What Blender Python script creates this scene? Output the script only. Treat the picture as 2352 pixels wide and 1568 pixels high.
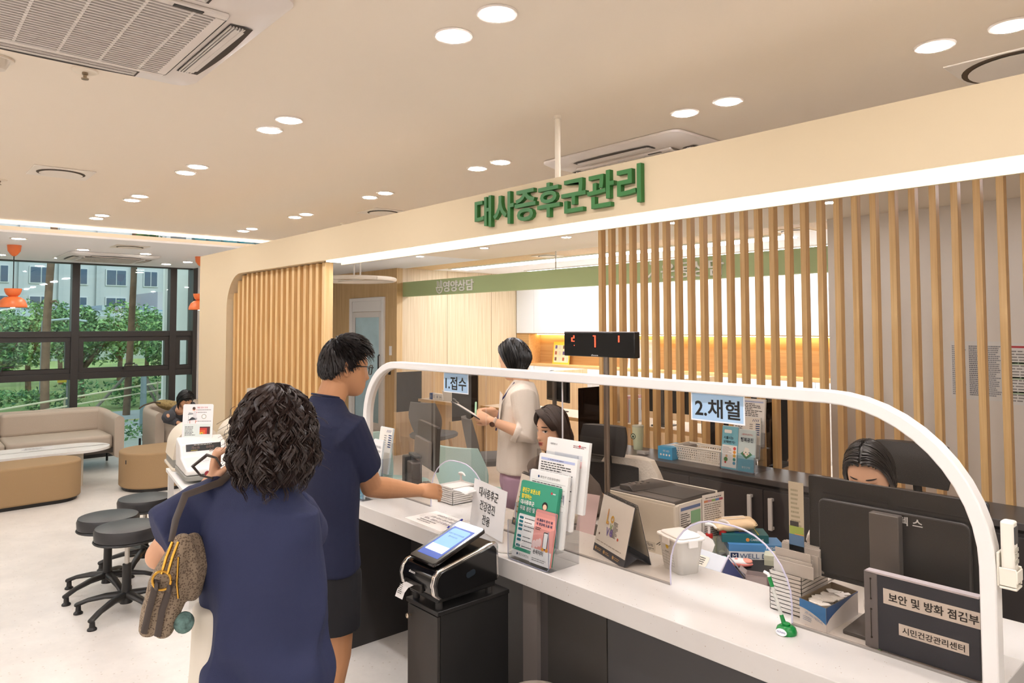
import bpy, bmesh, math, random
from mathutils import Vector, Matrix, noise
from mathutils.bvhtree import BVHTree
for _o in list(bpy.data.objects): bpy.data.objects.remove(_o)
SC = bpy.context.scene
COL = SC.collection
PI = math.pi
# ---------------------------------------------------------------- camera
cam = bpy.data.cameras.new('camera'); cam_o = bpy.data.objects.new('camera', cam); COL.objects.link(cam_o)
def _cam():
    yaw, pitch, roll = math.radians(48.493), math.radians(2.429), math.radians(-.142)
    f = Vector((-math.sin(yaw)*math.cos(pitch), math.cos(yaw)*math.cos(pitch), math.sin(pitch)))
    r = Vector((math.cos(yaw), math.sin(yaw), 0)); u = r.cross(f)
    r2 = r*math.cos(roll)+u*math.sin(roll); u2 = u*math.cos(roll)-r*math.sin(roll)
    m = Matrix((r2, u2, -f)).transposed().to_4x4(); m.translation = (0, 0, 1.75)
    return m
cam_o.matrix_world = _cam()
cam.sensor_width = 36; cam.lens = 25.0; cam.shift_y = -.0448; cam.clip_start = .05; cam.clip_end = 400
SC.camera = cam_o
# ---------------------------------------------------------------- sky, sun, exposure
w = bpy.data.worlds.new('sky'); SC.world = w; w.use_nodes = True
w.node_tree.nodes['Background'].inputs[0].default_value = (.86, .94, 1, 1)
w.node_tree.nodes['Background'].inputs[1].default_value = .55
sun = bpy.data.lights.new('sun', 'SUN'); sun.energy = 1.0; sun.angle = .6; sun.color = (1, .96, .9)
sun_o = bpy.data.objects.new('sun', sun); COL.objects.link(sun_o); sun_o.rotation_euler = (math.radians(-25), math.radians(42), 0)
SC.view_settings.view_transform = 'Standard'; SC.view_settings.look = 'None'
SC.view_settings.gamma = 1; SC.view_settings.exposure = 1.5; SC.view_settings.use_curve_mapping = False
SC.cycles.sample_clamp_indirect = 4; SC.cycles.use_denoising = True; SC.cycles.max_bounces = 10; SC.cycles.transparent_max_bounces = 24
DOWN_E, COVE_E, STRIP_E = 84.0, 11.0, 2.8      # strengths of downlight lenses, cove tube, linear lights
# ---------------------------------------------------------------- materials
def lin(h):
    h = h.lstrip('#'); v = [int(h[i:i+2], 16)/255 for i in (0, 2, 4)]
    return tuple(x/12.92 if x < .04045 else ((x+.055)/1.055)**2.4 for x in v)
_M = {}
def mat(hexc, rough=.6, metal=0, spec=.5, bump=0, bscale=60, var=0, vscale=8, coat=0, key=None):
    """procedural principled material; bump = noise relief, var = cloudy colour variation"""
    k = key or (hexc, rough, metal, spec, bump, bscale, var, vscale, coat)
    if k in _M: return _M[k]
    m = bpy.data.materials.new('mat_'+str(hexc).strip('#')); m.use_nodes = True
    n = m.node_tree.nodes; l = m.node_tree.links; b = n['Principled BSDF']
    c = lin(hexc); b.inputs['Base Color'].default_value = (*c, 1); b.inputs['Roughness'].default_value = rough
    b.inputs['Metallic'].default_value = metal; b.inputs['Specular IOR Level'].default_value = spec
    if coat: b.inputs['Coat Weight'].default_value = coat; b.inputs['Coat Roughness'].default_value = .08
    tc = n.new('ShaderNodeTexCoord')
    if var:
        t = n.new('ShaderNodeTexNoise'); t.inputs['Scale'].default_value = vscale; t.inputs['Detail'].default_value = 5
        l.new(tc.outputs['Object'], t.inputs['Vector'])
        r = n.new('ShaderNodeValToRGB'); l.new(t.outputs['Fac'], r.inputs['Fac'])
        r.color_ramp.elements[0].position = .3; r.color_ramp.elements[1].position = .7
        r.color_ramp.elements[0].color = (*[x*(1-var) for x in c], 1); r.color_ramp.elements[1].color = (*[min(1, x*(1+var)) for x in c], 1)
        l.new(r.outputs[0], b.inputs['Base Color'])
    if bump:
        t = n.new('ShaderNodeTexNoise'); t.inputs['Scale'].default_value = bscale; t.inputs['Detail'].default_value = 4
        l.new(tc.outputs['Object'], t.inputs['Vector'])
        bp = n.new('ShaderNodeBump'); bp.inputs['Strength'].default_value = bump; bp.inputs['Distance'].default_value = .01
        l.new(t.outputs['Fac'], bp.inputs['Height']); l.new(bp.outputs[0], b.inputs['Normal'])
    _M[k] = m; return m
def wood(c1, c2, rough=.5, axis='Z', scale=1.0, grain=.5):
    k = ('wood', c1, c2, rough, axis, scale)
    if k in _M: return _M[k]
    m = bpy.data.materials.new('wood_'+c1.strip('#')); m.use_nodes = True
    n = m.node_tree.nodes; l = m.node_tree.links; b = n['Principled BSDF']; b.inputs['Roughness'].default_value = rough
    tc = n.new('ShaderNodeTexCoord'); mp = n.new('ShaderNodeMapping'); l.new(tc.outputs['Object'], mp.inputs['Vector'])
    s = [38*scale]*3; s['XYZ'.index(axis)] = 1.1*scale; mp.inputs['Scale'].default_value = s
    t = n.new('ShaderNodeTexNoise'); t.inputs['Scale'].default_value = 1.6; t.inputs['Detail'].default_value = 6; t.inputs['Distortion'].default_value = .6
    l.new(mp.outputs[0], t.inputs['Vector'])
    r = n.new('ShaderNodeValToRGB'); l.new(t.outputs['Fac'], r.inputs['Fac'])
    r.color_ramp.elements[0].position = .32; r.color_ramp.elements[1].position = .68
    r.color_ramp.elements[0].color = (*lin(c1), 1); r.color_ramp.elements[1].color = (*lin(c2), 1)
    l.new(r.outputs[0], b.inputs['Base Color'])
    bp = n.new('ShaderNodeBump'); bp.inputs['Strength'].default_value = .12; bp.inputs['Distance'].default_value = .004
    l.new(t.outputs['Fac'], bp.inputs['Height']); l.new(bp.outputs[0], b.inputs['Normal'])
    _M[k] = m; return m
def speck(base, dots, scale=90, thr=.16, rough=.25, clouds=.04, share=.22):
    """solid surface / vinyl with small chips of another colour"""
    k = ('speck', base, dots, scale, share)
    if k in _M: return _M[k]
    m = bpy.data.materials.new('speck_'+base.strip('#')); m.use_nodes = True
    n = m.node_tree.nodes; l = m.node_tree.links; b = n['Principled BSDF']; b.inputs['Roughness'].default_value = rough
    tc = n.new('ShaderNodeTexCoord')
    v = n.new('ShaderNodeTexVoronoi'); v.inputs['Scale'].default_value = scale; l.new(tc.outputs['Object'], v.inputs['Vector'])
    lt = n.new('ShaderNodeMath'); lt.operation = 'LESS_THAN'; lt.inputs[1].default_value = thr; l.new(v.outputs['Distance'], lt.inputs[0])
    w2 = n.new('ShaderNodeTexWhiteNoise'); w2.noise_dimensions = '3D'; l.new(v.outputs['Position'], w2.inputs['Vector'])
    l2 = n.new('ShaderNodeMath'); l2.operation = 'LESS_THAN'; l2.inputs[1].default_value = share; l.new(w2.outputs['Value'], l2.inputs[0])
    mu = n.new('ShaderNodeMath'); mu.operation = 'MULTIPLY'; l.new(lt.outputs[0], mu.inputs[0]); l.new(l2.outputs[0], mu.inputs[1])
    t = n.new('ShaderNodeTexNoise'); t.inputs['Scale'].default_value = 2.5; t.inputs['Detail'].default_value = 8; t.inputs['Roughness'].default_value = .7
    l.new(tc.outputs['Object'], t.inputs['Vector'])
    r = n.new('ShaderNodeValToRGB'); l.new(t.outputs['Fac'], r.inputs['Fac']); c = lin(base)
    r.color_ramp.elements[0].position = .35; r.color_ramp.elements[1].position = .65
    r.color_ramp.elements[0].color = (*[x*(1-clouds) for x in c], 1); r.color_ramp.elements[1].color = (*[min(1, x*(1+clouds)) for x in c], 1)
    mx = n.new('ShaderNodeMix'); mx.data_type = 'RGBA'; l.new(mu.outputs[0], mx.inputs['Factor']); l.new(r.outputs[0], mx.inputs['A'])
    mx.inputs['B'].default_value = (*lin(dots), 1); l.new(mx.outputs['Result'], b.inputs['Base Color'])
    _M[k] = m; return m
def emit(hexc, s, key=None):
    k = ('emit', hexc, s)
    if k in _M: return _M[k]
    m = bpy.data.materials.new('glow_'+hexc.strip('#')); m.use_nodes = True
    b = m.node_tree.nodes['Principled BSDF']; b.inputs['Base Color'].default_value = (*[x*.15 for x in lin(hexc)], 1)
    b.inputs['Emission Color'].default_value = (*lin(hexc), 1); b.inputs['Emission Strength'].default_value = s
    _M[k] = m; return m
def clear(tint='#ffffff', gloss=.06, rough=.02, mixd=0, dcol='#ffffff'):
    """thin clear sheet: tinted see-through with a mirror sheen; mixd adds a milky share"""
    k = ('clear', tint, gloss, rough, mixd, dcol)
    if k in _M: return _M[k]
    m = bpy.data.materials.new('clear_'+tint.strip('#')); m.use_nodes = True
    n = m.node_tree.nodes; l = m.node_tree.links; n.remove(n['Principled BSDF']); out = n['Material Output']
    t = n.new('ShaderNodeBsdfTransparent'); t.inputs[0].default_value = (*lin(tint), 1)
    g = n.new('ShaderNodeBsdfGlossy'); g.inputs['Roughness'].default_value = rough
    fr = n.new('ShaderNodeLayerWeight'); fr.inputs['Blend'].default_value = .25
    ma = n.new('ShaderNodeMath'); ma.operation = 'MULTIPLY_ADD'; ma.inputs[1].default_value = .16; ma.inputs[2].default_value = gloss*.5
    l.new(fr.outputs['Fresnel'], ma.inputs[0])
    mx = n.new('ShaderNodeMixShader'); l.new(ma.outputs[0], mx.inputs[0]); l.new(t.outputs[0], mx.inputs[1]); l.new(g.outputs[0], mx.inputs[2])
    last = mx
    if mixd:
        d = n.new('ShaderNodeBsdfDiffuse'); d.inputs[0].default_value = (*lin(dcol), 1)
        m2 = n.new('ShaderNodeMixShader'); m2.inputs[0].default_value = mixd; l.new(mx.outputs[0], m2.inputs[1]); l.new(d.outputs[0], m2.inputs[2]); last = m2
    l.new(last.outputs[0], out.inputs['Surface'])
    _M[k] = m; return m
# ---------------------------------------------------------------- mesh builder
class MB:
    def __init__(s, world=False): s.v = []; s.f = []; s.mi = []; s.m = 0; s.mats = []; s.world = world
    def use(s, material):
        if material not in s.mats: s.mats.append(material)
        s.m = s.mats.index(material); return s
    def add(s, vs, fs):
        b = len(s.v); s.v += [Vector(p) for p in vs]; s.f += [tuple(b+i for i in f) for f in fs]; s.mi += [s.m]*len(fs); return s
    def box(s, x0, x1, y0, y1, z0, z1, M=None):
        vs = [Vector((x, y, z)) for z in (z0, z1) for x, y in ((x0, y0), (x1, y0), (x1, y1), (x0, y1))]
        if M: vs = [M @ p for p in vs]
        return s.add(vs, [(3, 2, 1, 0), (4, 5, 6, 7), (0, 1, 5, 4), (1, 2, 6, 5), (2, 3, 7, 6), (3, 0, 4, 7)])
    def cbox(s, c, d, M=None, rz=0):
        T = Matrix.Translation(c) @ (M.to_4x4() if M else Matrix.Rotation(rz, 4, 'Z'))
        return s.box(-d[0]/2, d[0]/2, -d[1]/2, d[1]/2, -d[2]/2, d[2]/2, T)
    def rbox(s, x0, x1, y0, y1, z0, z1, r, M=None, n=4):
        """box with rounded vertical corners"""
        pts = rrect(x0, x1, y0, y1, r, n); return s.prism(pts, z0, z1, M)
    def prism(s, pts, z0, z1, M=None):
        n = len(pts); vs = [Vector((p[0], p[1], z0)) for p in pts]+[Vector((p[0], p[1], z1)) for p in pts]
        if M: vs = [M @ p for p in vs]
        return s.add(vs, [tuple(range(n-1, -1, -1)), tuple(range(n, 2*n))]+[(i, (i+1) % n, (i+1) % n+n, i+n) for i in range(n)])
    def loft(s, rings, cap=True):
        n = len(rings[0]); vs = [p for r in rings for p in r]; fs = []
        for k in range(len(rings)-1):
            for i in range(n): fs.append((k*n+i, k*n+(i+1) % n, (k+1)*n+(i+1) % n, (k+1)*n+i))
        if cap: fs += [tuple(range(n-1, -1, -1)), tuple(range((len(rings)-1)*n, len(rings)*n))]
        return s.add(vs, fs)
    def tube(s, pts, r, n=10, ref=None, cap='flat'):
        """sweep an ellipse along points; r = number, or list of numbers / (a, b) pairs; a lies along ref"""
        pts = [Vector(p) for p in pts]; k = len(pts)
        rr = [r]*k if not isinstance(r, list) else r
        rr = [(q, q) if not isinstance(q, (tuple, list)) else q for q in rr]
        tans = []
        for i in range(k):
            t = (pts[min(i+1, k-1)]-pts[max(i-1, 0)]); tans.append(t.normalized() if t.length > 1e-9 else Vector((0, 0, 1)))
        if ref is None:
            ref = Vector((1, 0, 0)) if abs(tans[0].x) < .8 else Vector((0, 1, 0))
        a = Vector(ref); rings = []
        for i in range(k):
            t = tans[i]; a = (a-t*a.dot(t)); a = a.normalized() if a.length > 1e-6 else t.orthogonal().normalized(); b = t.cross(a)
            rings.append([pts[i]+a*(rr[i][0]*math.cos(2*PI*j/n))+b*(rr[i][1]*math.sin(2*PI*j/n)) for j in range(n)])
        if cap == 'round':
            def end(i, sgn):
                t = tans[i]*sgn; m = min(rr[i]); c = pts[i]; out = []
                for q in (.35, .68, .92):
                    out.append([c+(p-c)*math.sqrt(1-q*q)+t*(m*q) for p in rings[i]])
                return out
            rings = list(reversed(end(0, -1)))+rings+end(k-1, 1)
        return s.loft(rings)
    def cyl(s, c, r, z0, z1, n=24, r2=None):
        return s.loft([[Vector((c[0]+q*math.cos(2*PI*j/n), c[1]+q*math.sin(2*PI*j/n), z)) for j in range(n)] for q, z in ((r, z0), (r if r2 is None else r2, z1))])
    def lathe(s, c, prof, n=28, M=None):
        """prof = [(r, z)...] bottom to top; closed at both ends"""
        rings = []
        for r, z in prof:
            ring = [Vector((r*math.cos(2*PI*j/n), r*math.sin(2*PI*j/n), z)) for j in range(n)]
            rings.append([(M @ p if M else p)+Vector(c) for p in ring])
        return s.loft(rings)
    def ell(s, c, r, M=None, n=20, m=14):
        vs = []; fs = []
        for i in range(m+1):
            th = PI*i/m
            for j in range(n):
                p = Vector((r[0]*math.sin(th)*math.cos(2*PI*j/n), r[1]*math.sin(th)*math.sin(2*PI*j/n), -r[2]*math.cos(th)))
                vs.append((M @ p if M else p)+Vector(c))
        for i in range(m):
            for j in range(n): fs.append((i*n+j, i*n+(j+1) % n, (i+1)*n+(j+1) % n, (i+1)*n+j))
        return s.add(vs, fs)
    def quad(s, a, b, c, d): return s.add([a, b, c, d], [(0, 1, 2, 3)])
    def mesh(s, name):
        me = bpy.data.meshes.new(name); me.from_pydata(s.v, [], s.f)
        for m in s.mats: me.materials.append(m)
        if s.mats: me.polygons.foreach_set('material_index', s.mi)
        me.update(); return me
    def o(s, name, material=None, parent=None, smooth=False, bevel=0, seg=2, fix=True, auto=None):
        if material is not None and not s.mats: s.mats = [material]
        me = s.mesh(name)
        if fix:
            bm = bmesh.new(); bm.from_mesh(me); bmesh.ops.remove_doubles(bm, verts=bm.verts, dist=1e-6)
            bmesh.ops.recalc_face_normals(bm, faces=bm.faces); bm.to_mesh(me); bm.free()
        ob = bpy.data.objects.new(name, me); COL.objects.link(ob)
        if parent:
            ob.parent = parent
            if s.world and parent.type == 'EMPTY':     # built in room coordinates
                ob.matrix_parent_inverse = (Matrix.Translation(parent.location) @ Matrix.Rotation(parent.rotation_euler.z, 4, 'Z')).inverted()
        if bevel:
            md = ob.modifiers.new('Bevel', 'BEVEL'); md.width = bevel; md.segments = seg; md.limit_method = 'ANGLE'; md.angle_limit = .6
        if smooth or bevel:
            ang = auto if auto else .7
            for p in me.polygons: p.use_smooth = True
            bm = bmesh.new(); bm.from_mesh(me)
            for e in bm.edges:
                if len(e.link_faces) == 2 and e.calc_face_angle(0) > ang: e.smooth = False
            bm.to_mesh(me); bm.free()
        return ob
def W(): return MB(True)
def rrect(x0, x1, y0, y1, r, n=5):
    out = []
    for cx, cy, a in ((x1-r, y1-r, 0), (x0+r, y1-r, PI/2), (x0+r, y0+r, PI), (x1-r, y0+r, 1.5*PI)):
        for i in range(n+1): t = a+PI/2*i/n; out.append((cx+r*math.cos(t), cy+r*math.sin(t)))
    return out
def thing(name, label, cat, loc=(0, 0, 0), rz=0, group=None):
    o = bpy.data.objects.new(name, None); COL.objects.link(o); o.location = loc; o.rotation_euler = (0, 0, rz)
    o.empty_display_size = .05
    return tag(o, label, cat, group)
def tag(o, label, cat, group=None):
    o['label'] = label; o['category'] = cat
    if group: o['group'] = group
    return o
def struct(o): o['kind'] = 'structure'; return o
def dup(root, loc=None, rz=None, label=None, group=None):
    r = root.copy(); COL.objects.link(r)
    if loc is not None: r.location = loc
    if rz is not None: r.rotation_euler = (0, 0, rz)
    if label: r['label'] = label
    if group: r['group'] = group
    for ch in root.children:
        c = ch.copy(); COL.objects.link(c); c.parent = r
        for g in ch.children:
            d = g.copy(); COL.objects.link(d); d.parent = c
    return r
# ---------------------------------------------------------------- lettering
def text_verts(s, size=1, offset=0, res=3):
    cu = bpy.data.curves.new('lettering', 'FONT'); cu.body = s; cu.size = size; cu.offset = offset; cu.resolution_u = res
    cu.align_x = 'LEFT'; ob = bpy.data.objects.new('lettering', cu); COL.objects.link(ob)
    me = bpy.data.meshes.new_from_object(ob.evaluated_get(bpy.context.evaluated_depsgraph_get()))
    vs = [v.co.copy() for v in me.vertices]; fs = [tuple(p.vertices) for p in me.polygons]
    bpy.data.objects.remove(ob); bpy.data.curves.remove(cu); bpy.data.meshes.remove(me)
    return vs, fs
def lettering(mb, s, M, width=None, height=None, depth=.0006, offset=0, size=1, center=True, res=3):
    """writes s into mb, in the local XY plane of M (x right, y up), fitted to width and/or height, depth thick along local z"""
    vs, fs = text_verts(s, size, offset*size, res)
    if not vs: return mb
    x0 = min(v.x for v in vs); x1 = max(v.x for v in vs); y0 = min(v.y for v in vs); y1 = max(v.y for v in vs)
    sx = width/(x1-x0) if width else None; sy = height/(y1-y0) if height else None
    if sx is None and sy is None: sx = sy = 1
    if sx is None: sx = sy
    if sy is None: sy = sx
    ox, oy = ((x0+x1)/2, (y0+y1)/2) if center else (x0, y0)
    n = len(vs)
    top = [M @ Vector(((v.x-ox)*sx, (v.y-oy)*sy, depth)) for v in vs]
    if depth <= .0015: return mb.add(top, fs)
    bot = [M @ Vector(((v.x-ox)*sx, (v.y-oy)*sy, 0)) for v in vs]
    cnt = {}
    for f in fs:
        for i in range(len(f)):
            a, b = f[i], f[(i+1) % len(f)]; cnt[(a, b)] = 1
    sides = [(a, a+n, b+n, b) for (a, b) in cnt if (b, a) not in cnt]
    return mb.add(top+bot, fs+[(q[0], q[1], q[2], q[3]) for q in sides])
def frame(o, x, y):
    """matrix with origin o, local x along x, local y along y"""
    x = Vector(x).normalized(); y = Vector(y); y = (y-x*y.dot(x)).normalized(); z = x.cross(y)
    m = Matrix((x, y, z)).transposed().to_4x4(); m.translation = o; return m

def sheet(mb, M, w, h, t=.0012, material=None):
    """a card: local x 0..w, y 0..h, front face at z=0"""
    if material: mb.use(material)
    return mb.box(0, w, 0, h, -t, 0, M)
def bar(mb, M, x0, x1, y0, y1, material, z=.0006):
    mb.use(material); return mb.quad(*[M @ Vector(p) for p in ((x0, y0, z), (x1, y0, z), (x1, y1, z), (x0, y1, z))])
def textlines(mb, M, x0, x1, y0, y1, n, material, seed=1, fill=.45, words=True):
    """rows of small print"""
    rnd = random.Random(seed); dy = (y1-y0)/n
    for i in range(n):
        y = y1-(i+1)*dy; x = x0; end = x0+(x1-x0)*rnd.uniform(.6, 1)
        while x < end:
            w = (x1-x0)*rnd.uniform(.05, .16) if words else end-x
            bar(mb, M, x, min(end, x+w), y+dy*(.5-fill/2), y+dy*(.5+fill/2), material); x += w+(x1-x0)*.02
    return mb
def disc(mb, M, c, r, material, z=.0007, n=20, ry=None):
    mb.use(material); ry = ry or r
    return mb.add([M @ Vector((c[0]+r*math.cos(2*PI*i/n), c[1]+ry*math.sin(2*PI*i/n), z)) for i in range(n)], [tuple(range(n))])
def poly(mb, M, pts, material, z=.0007):
    mb.use(material); return mb.add([M @ Vector((p[0], p[1], z)) for p in pts], [tuple(range(len(pts)))])
# ================================================================ THE ROOM
H = 2.7
WHITE = mat('#f3efe9', .7); CEIL = mat('#ecdecb', .8); SOFFIT = mat('#f1f0f0', .8); STAFFC = mat('#f2f1f1', .8)
CREAM = mat('#ccb998', .75); BEIGE = mat('#ddd3c7', .8)
OAK = wood('#c79d64', '#deb981', .45); OAKL = wood('#d0a76c', '#e6c48f', .45)
PANEL = wood('#c9b28f', '#dcc8a8', .5, 'Z', .6); PANELW = wood('#c29e6c', '#d4b482', .5, 'Z', .6)
FLOOR = speck('#e2dcd4', '#cfc5b8', 40, .2, .32, .08)
CHAR = mat('#34312f', .45); BLACK = mat('#141313', .35); ALUB = mat('#2e2a28', .4)
struct(MB().box(-13, 4, -6, 14, -.05, 0).o('floor', FLOOR))
ceil = MB()
ceil.use(CEIL).box(-7.95, 4, -6, 6.45, H, H+.05)
ceil.use(PANELW).box(-12.4, 4, 6.45, 7.0, H, H+.05)
ceil.use(STAFFC).box(-12, 4, 7.0, 14, H, H+.05).box(-12.4, -7.95, 3.4, 6.45, H, H+.05)
struct(ceil.o('ceiling'))
# lower ceiling along the windows, its lip hides the cove tube
so = MB(); so.use(SOFFIT).box(-11.2, -7.74, -6, 3.4, 2.6, 2.62); so.use(mat('#f0e4d0', .7)).box(-7.76, -7.74, -6, 3.4, 2.62, 2.655)
struct(so.o('ceiling_soffit'))
ct = MB().box(-7.84, -7.80, -5.9, 3.3, 2.622, 2.640).o('cove_light', emit('#fff0d8', COVE_E)); tag(ct, 'long cove light tube on the lowered ceiling lip by windows', 'light')
# staff-side walls
struct(MB().box(-12.4, -9.95, 6.29, 6.40, 0, H).o('wall_door', PANELW))
struct(MB().box(-10.05, -9.95, 6.40, 9.3, 0, H).o('wall_panelled', PANEL))
struct(MB().box(-10.1, 4, 9.25, 9.35, 0, H+.05).o('wall_back', WHITE))
bw = MB().box(-2.89, 4, 6.35, 6.5, 0, H); struct(bw.o('wall_beige', BEIGE))
struct(MB().box(-2.89, -2.79, 6.5, 9.25, 0, H).o('wall_beige_return', BEIGE))
struct(MB().box(3.9, 4, -6, 6.35, 0, H).o('wall_right', WHITE))
struct(MB().box(-13, 4, -6.1, -6, 0, H).o('wall_behind', WHITE))
struct(MB().box(-12.4, -12.3, 3.4, 6.29, 0, H).o('wall_far', WHITE)); struct(MB().box(-12.3, -10.99, 3.45, 3.55, 0, H).o('wall_link', WHITE)); struct(MB().box(-11.2, -11.05, -6, -2.2, 0, H).o('wall_window_side_added', WHITE))  # window-side wall added out of view to cut outdoor reflections in the screen
# panel seams on the wood wall
for i, y in enumerate((7.31, 8.30)):
    struct(MB().box(-9.951, -9.947, y-.003, y+.003, 0, H).o('trim_%d' % (i+1), mat('#8f7350', .6)))
# ---------------------------------------------------------------- door in the panelled wall
dr = MB().box(-11.47, -11.37, 6.255, 6.29, 0, 2.24).box(-10.38, -10.30, 6.255, 6.29, 0, 2.24).box(-11.37, -10.38, 6.255, 6.29, 2.18, 2.24).box(-11.37, -10.38, 6.262, 6.29, 2.0, 2.18)
door = struct(dr.o('door_1', mat('#e9e6e3', .5), bevel=.003))
lf = MB().box(-11.37, -11.27, 6.268, 6.29, 0, 1.995).box(-10.47, -10.38, 6.268, 6.29, 0, 1.995).box(-11.27, -10.47, 6.268, 6.29, 1.9, 1.995).box(-11.27, -10.47, 6.268, 6.29, 0, .12)
lf.o('door_leaf', mat('#dcd8d4', .45), door, bevel=.002)
MB().box(-11.27, -10.47, 6.276, 6.288, .12, 1.9).o('door_glass', mat('#a9c6cf', .18, var=.25, vscale=1.2), door)
MB().tube([(-10.43, 6.255, .95), (-10.43, 6.235, .97), (-10.43, 6.235, 1.25), (-10.43, 6.255, 1.27)], .012).o('door_handle', mat('#3b3c40', .35, .7), door)
# ---------------------------------------------------------------- portal with fascia (sign board), lining and light strip
def portal():
    t = thing('sign_portal', 'cream portal frame arching over the counter with a green sign on its fascia', 'portal', (-6.5, 2.25, 0))
    Mi = Matrix.Translation((6.5, -2.25, 0))
    # front outline in x,z with rounded inner corner
    xo, xi, zt, zb, xr, r = -6.86, -6.17, 2.40, 2.19, 1.2, .30
    arc = [(xi+r-r*math.cos(a), zb-r+r*math.sin(a)) for a in [PI/2*i/10 for i in range(11)]]
    pts = [(xo, 0), (xi, 0)]+arc+[(xr, zb), (xr, zt), (xo, zt)]
    mb = MB(); R = Matrix(((1, 0, 0), (0, 0, -1), (0, 1, 0))).to_4x4()
    n = len(pts); fr = [Vector((p[0], 2.2, p[1])) for p in pts]; bk = [Vector((p[0], 2.34, p[1])) for p in pts]
    # split the outline into convex quads
    k = len(arc); fs = []
    mb.add(fr+bk, [(i, (i+1) % n, (i+1) % n+n, i+n) for i in range(n)])
    # faces: column and beam
    def face(y, flip):
        P = lambda x, z: Vector((x, y, z))
        L = [P(xo, 0), P(xi, 0)]+[P(*q) for q in arc]
        q = [[P(xo, 0), P(xi, 0), P(*arc[0]), P(xo, arc[0][1])]]
        for i in range(k-1):
            a, b = arc[i], arc[i+1]; q.append([P(xo, a[1]), P(*a), P(*b), P(xo, b[1])])
        q.append([P(xo, zb), P(arc[-1][0], zb), P(arc[-1][0], zt), P(xo, zt)])
        q.append([P(arc[-1][0], zb), P(xr, zb), P(xr, zt), P(arc[-1][0], zt)])
        for c in q: mb.add(c if not flip else c[::-1], [(0, 1, 2, 3)])
    face(2.2, False); face(2.34, True)
    mb.v = [Mi @ v for v in mb.v]
    mb.o('fascia', CREAM, t)
    b = MB().box(-4.38, 1.2, 2.215, 2.325, 2.18, 2.1895, Mi); b.o('light_strip', emit('#fffaf4', STRIP_E), t)
    b = MB().box(-4.38, 1.2, 2.325, 2.34, 2.165, 2.19, Mi); b.o('lip', CREAM, t)
    b = MB(); lettering(b, '대사증후군관리', Mi @ frame((-2.224, 2.2, 2.303), (1, 0, 0), (0, 0, 1)), 1.03, .152, .022, .02); b.o('sign_lettering', mat('#2c6b2d', .5), t)
    return t
portal()
def left_slats():
    t = thing('slat_lining', 'oak slat lining filling the rounded end of the cream portal', 'slat panel', (-5.1, 2.3, 0))
    MB(True).box(-6.165, -4.47, 2.295, 2.31, 0, 2.185).o('backing', OAK, t)
    MB(True).box(-4.51, -4.466, 2.25, 2.312, 0, 2.186).o('end_post', OAKL, t, bevel=.002)
    p = .0965
    for i in range(18):
        x = -4.585-i*p
        if x < -6.13: break
        top = 2.186
        if x < -5.87: dx = -5.87-x; top = 1.89+math.sqrt(max(.0, .09-dx*dx))-.006
        MB(True).box(x-.02, x+.02, 2.25, 2.296, 0, top).o('slat', OAK, t, bevel=.0015)
left_slats()
rod = MB().cyl((-2.25, 2.27), .013, 2.4, H, 14).cyl((-2.25, 2.27), .018, 2.685, H, 14).o('hanger_rod', mat('#e8dcc8', .5)); tag(rod, 'thin cream rod hanging the sign beam above the green letters', 'rod')
# ---------------------------------------------------------------- slatted screen behind the reception
def screen():
    t = thing('slatted_screen', 'open screen of upright oak slats behind the low dark cabinets', 'screen', (-1.5, 4.42, 0))
    Mi = Matrix.Translation((1.5, -4.42, 0))
    for i in range(32):
        x = -3.9+.1076*i
        MB().box(x, x+.035, 4.4, 4.455, 0, H, Mi).o('slat', OAK, t, bevel=.0015)
screen()
# ---------------------------------------------------------------- window wall
XW = -10.95
def windows():
    ys = [(-6, -3.43), (-3.33, -2.18), (-2.08, -.93), (-.83, .32), (.42, 1.87), (1.955, 3.08), (3.175, 3.4)]
    FR = ALUB; GL = clear('#e8f4f4', .10)
    mul = [1.912, 3.128, .37, -.88, -2.15]
    z1, z2 = 1.66, 1.10      # transom centres
    m = MB()
    fr = struct(MB().box(XW-.06, XW+.06, -2.2, 3.4, 0, .05).box(XW-.06, XW+.06, -2.2, 3.4, 2.585, 2.60).o('window_1', FR))
    for y in mul: MB().box(XW-.07, XW+.07, y-.045, y+.045, .05, 2.585).o('mullion', FR, fr, bevel=.003)
    MB().box(XW-.065, XW+.065, -2.2, 3.4, z1-.045, z1+.03).o('transom', FR, fr, bevel=.003)
    MB().box(XW-.065, XW+.065, -2.2, 3.4, z2-.045, z2+.04).o('transom', FR, fr, bevel=.003)
    MB().box(XW-.006, XW+.006, -2.2, 3.4, z1+.03, 2.585).o('pane', GL, fr)
    MB().box(XW-.006, XW+.006, -2.2, 3.4, .05, z2-.045).o('pane', GL, fr)
    edges = sorted(mul)+[3.4]
    for a, b in zip(edges[:-1], edges[1:]):
        a += .045; b -= .045 if b < 3.4 else 0
        c, d = z2+.04, z1-.045
        s = MB(); w = .06; x0, x1 = XW-.03, XW+.05
        s.box(x0, x1, a, b, c, c+w).box(x0, x1, a, b, d-w, d).box(x0, x1, a, a+w, c+w, d-w).box(x0, x1, b-w, b, c+w, d-w)
        so = s.o('sash', FR, fr, bevel=.003)
        MB().box(XW, XW+.01, a+w, b-w, c+w, d-w).o('pane', GL, so)
        if b-a > .5:
            ym = (a+b)/2
            MB().box(XW+.05, XW+.09, ym-.03, ym+.0, c+.03, c+.055).tube([(XW+.085, ym-.015, c+.045), (XW+.10, ym-.01, c+.10), (XW+.10, ym+.11, c+.105)], .010, 8).o('window_handle', mat('#26221f', .4), so)
windows()
struct(MB().box(-11.1, -10.85, 3.39, 3.45, 0, H).o('trim_3', ALUB))
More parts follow.
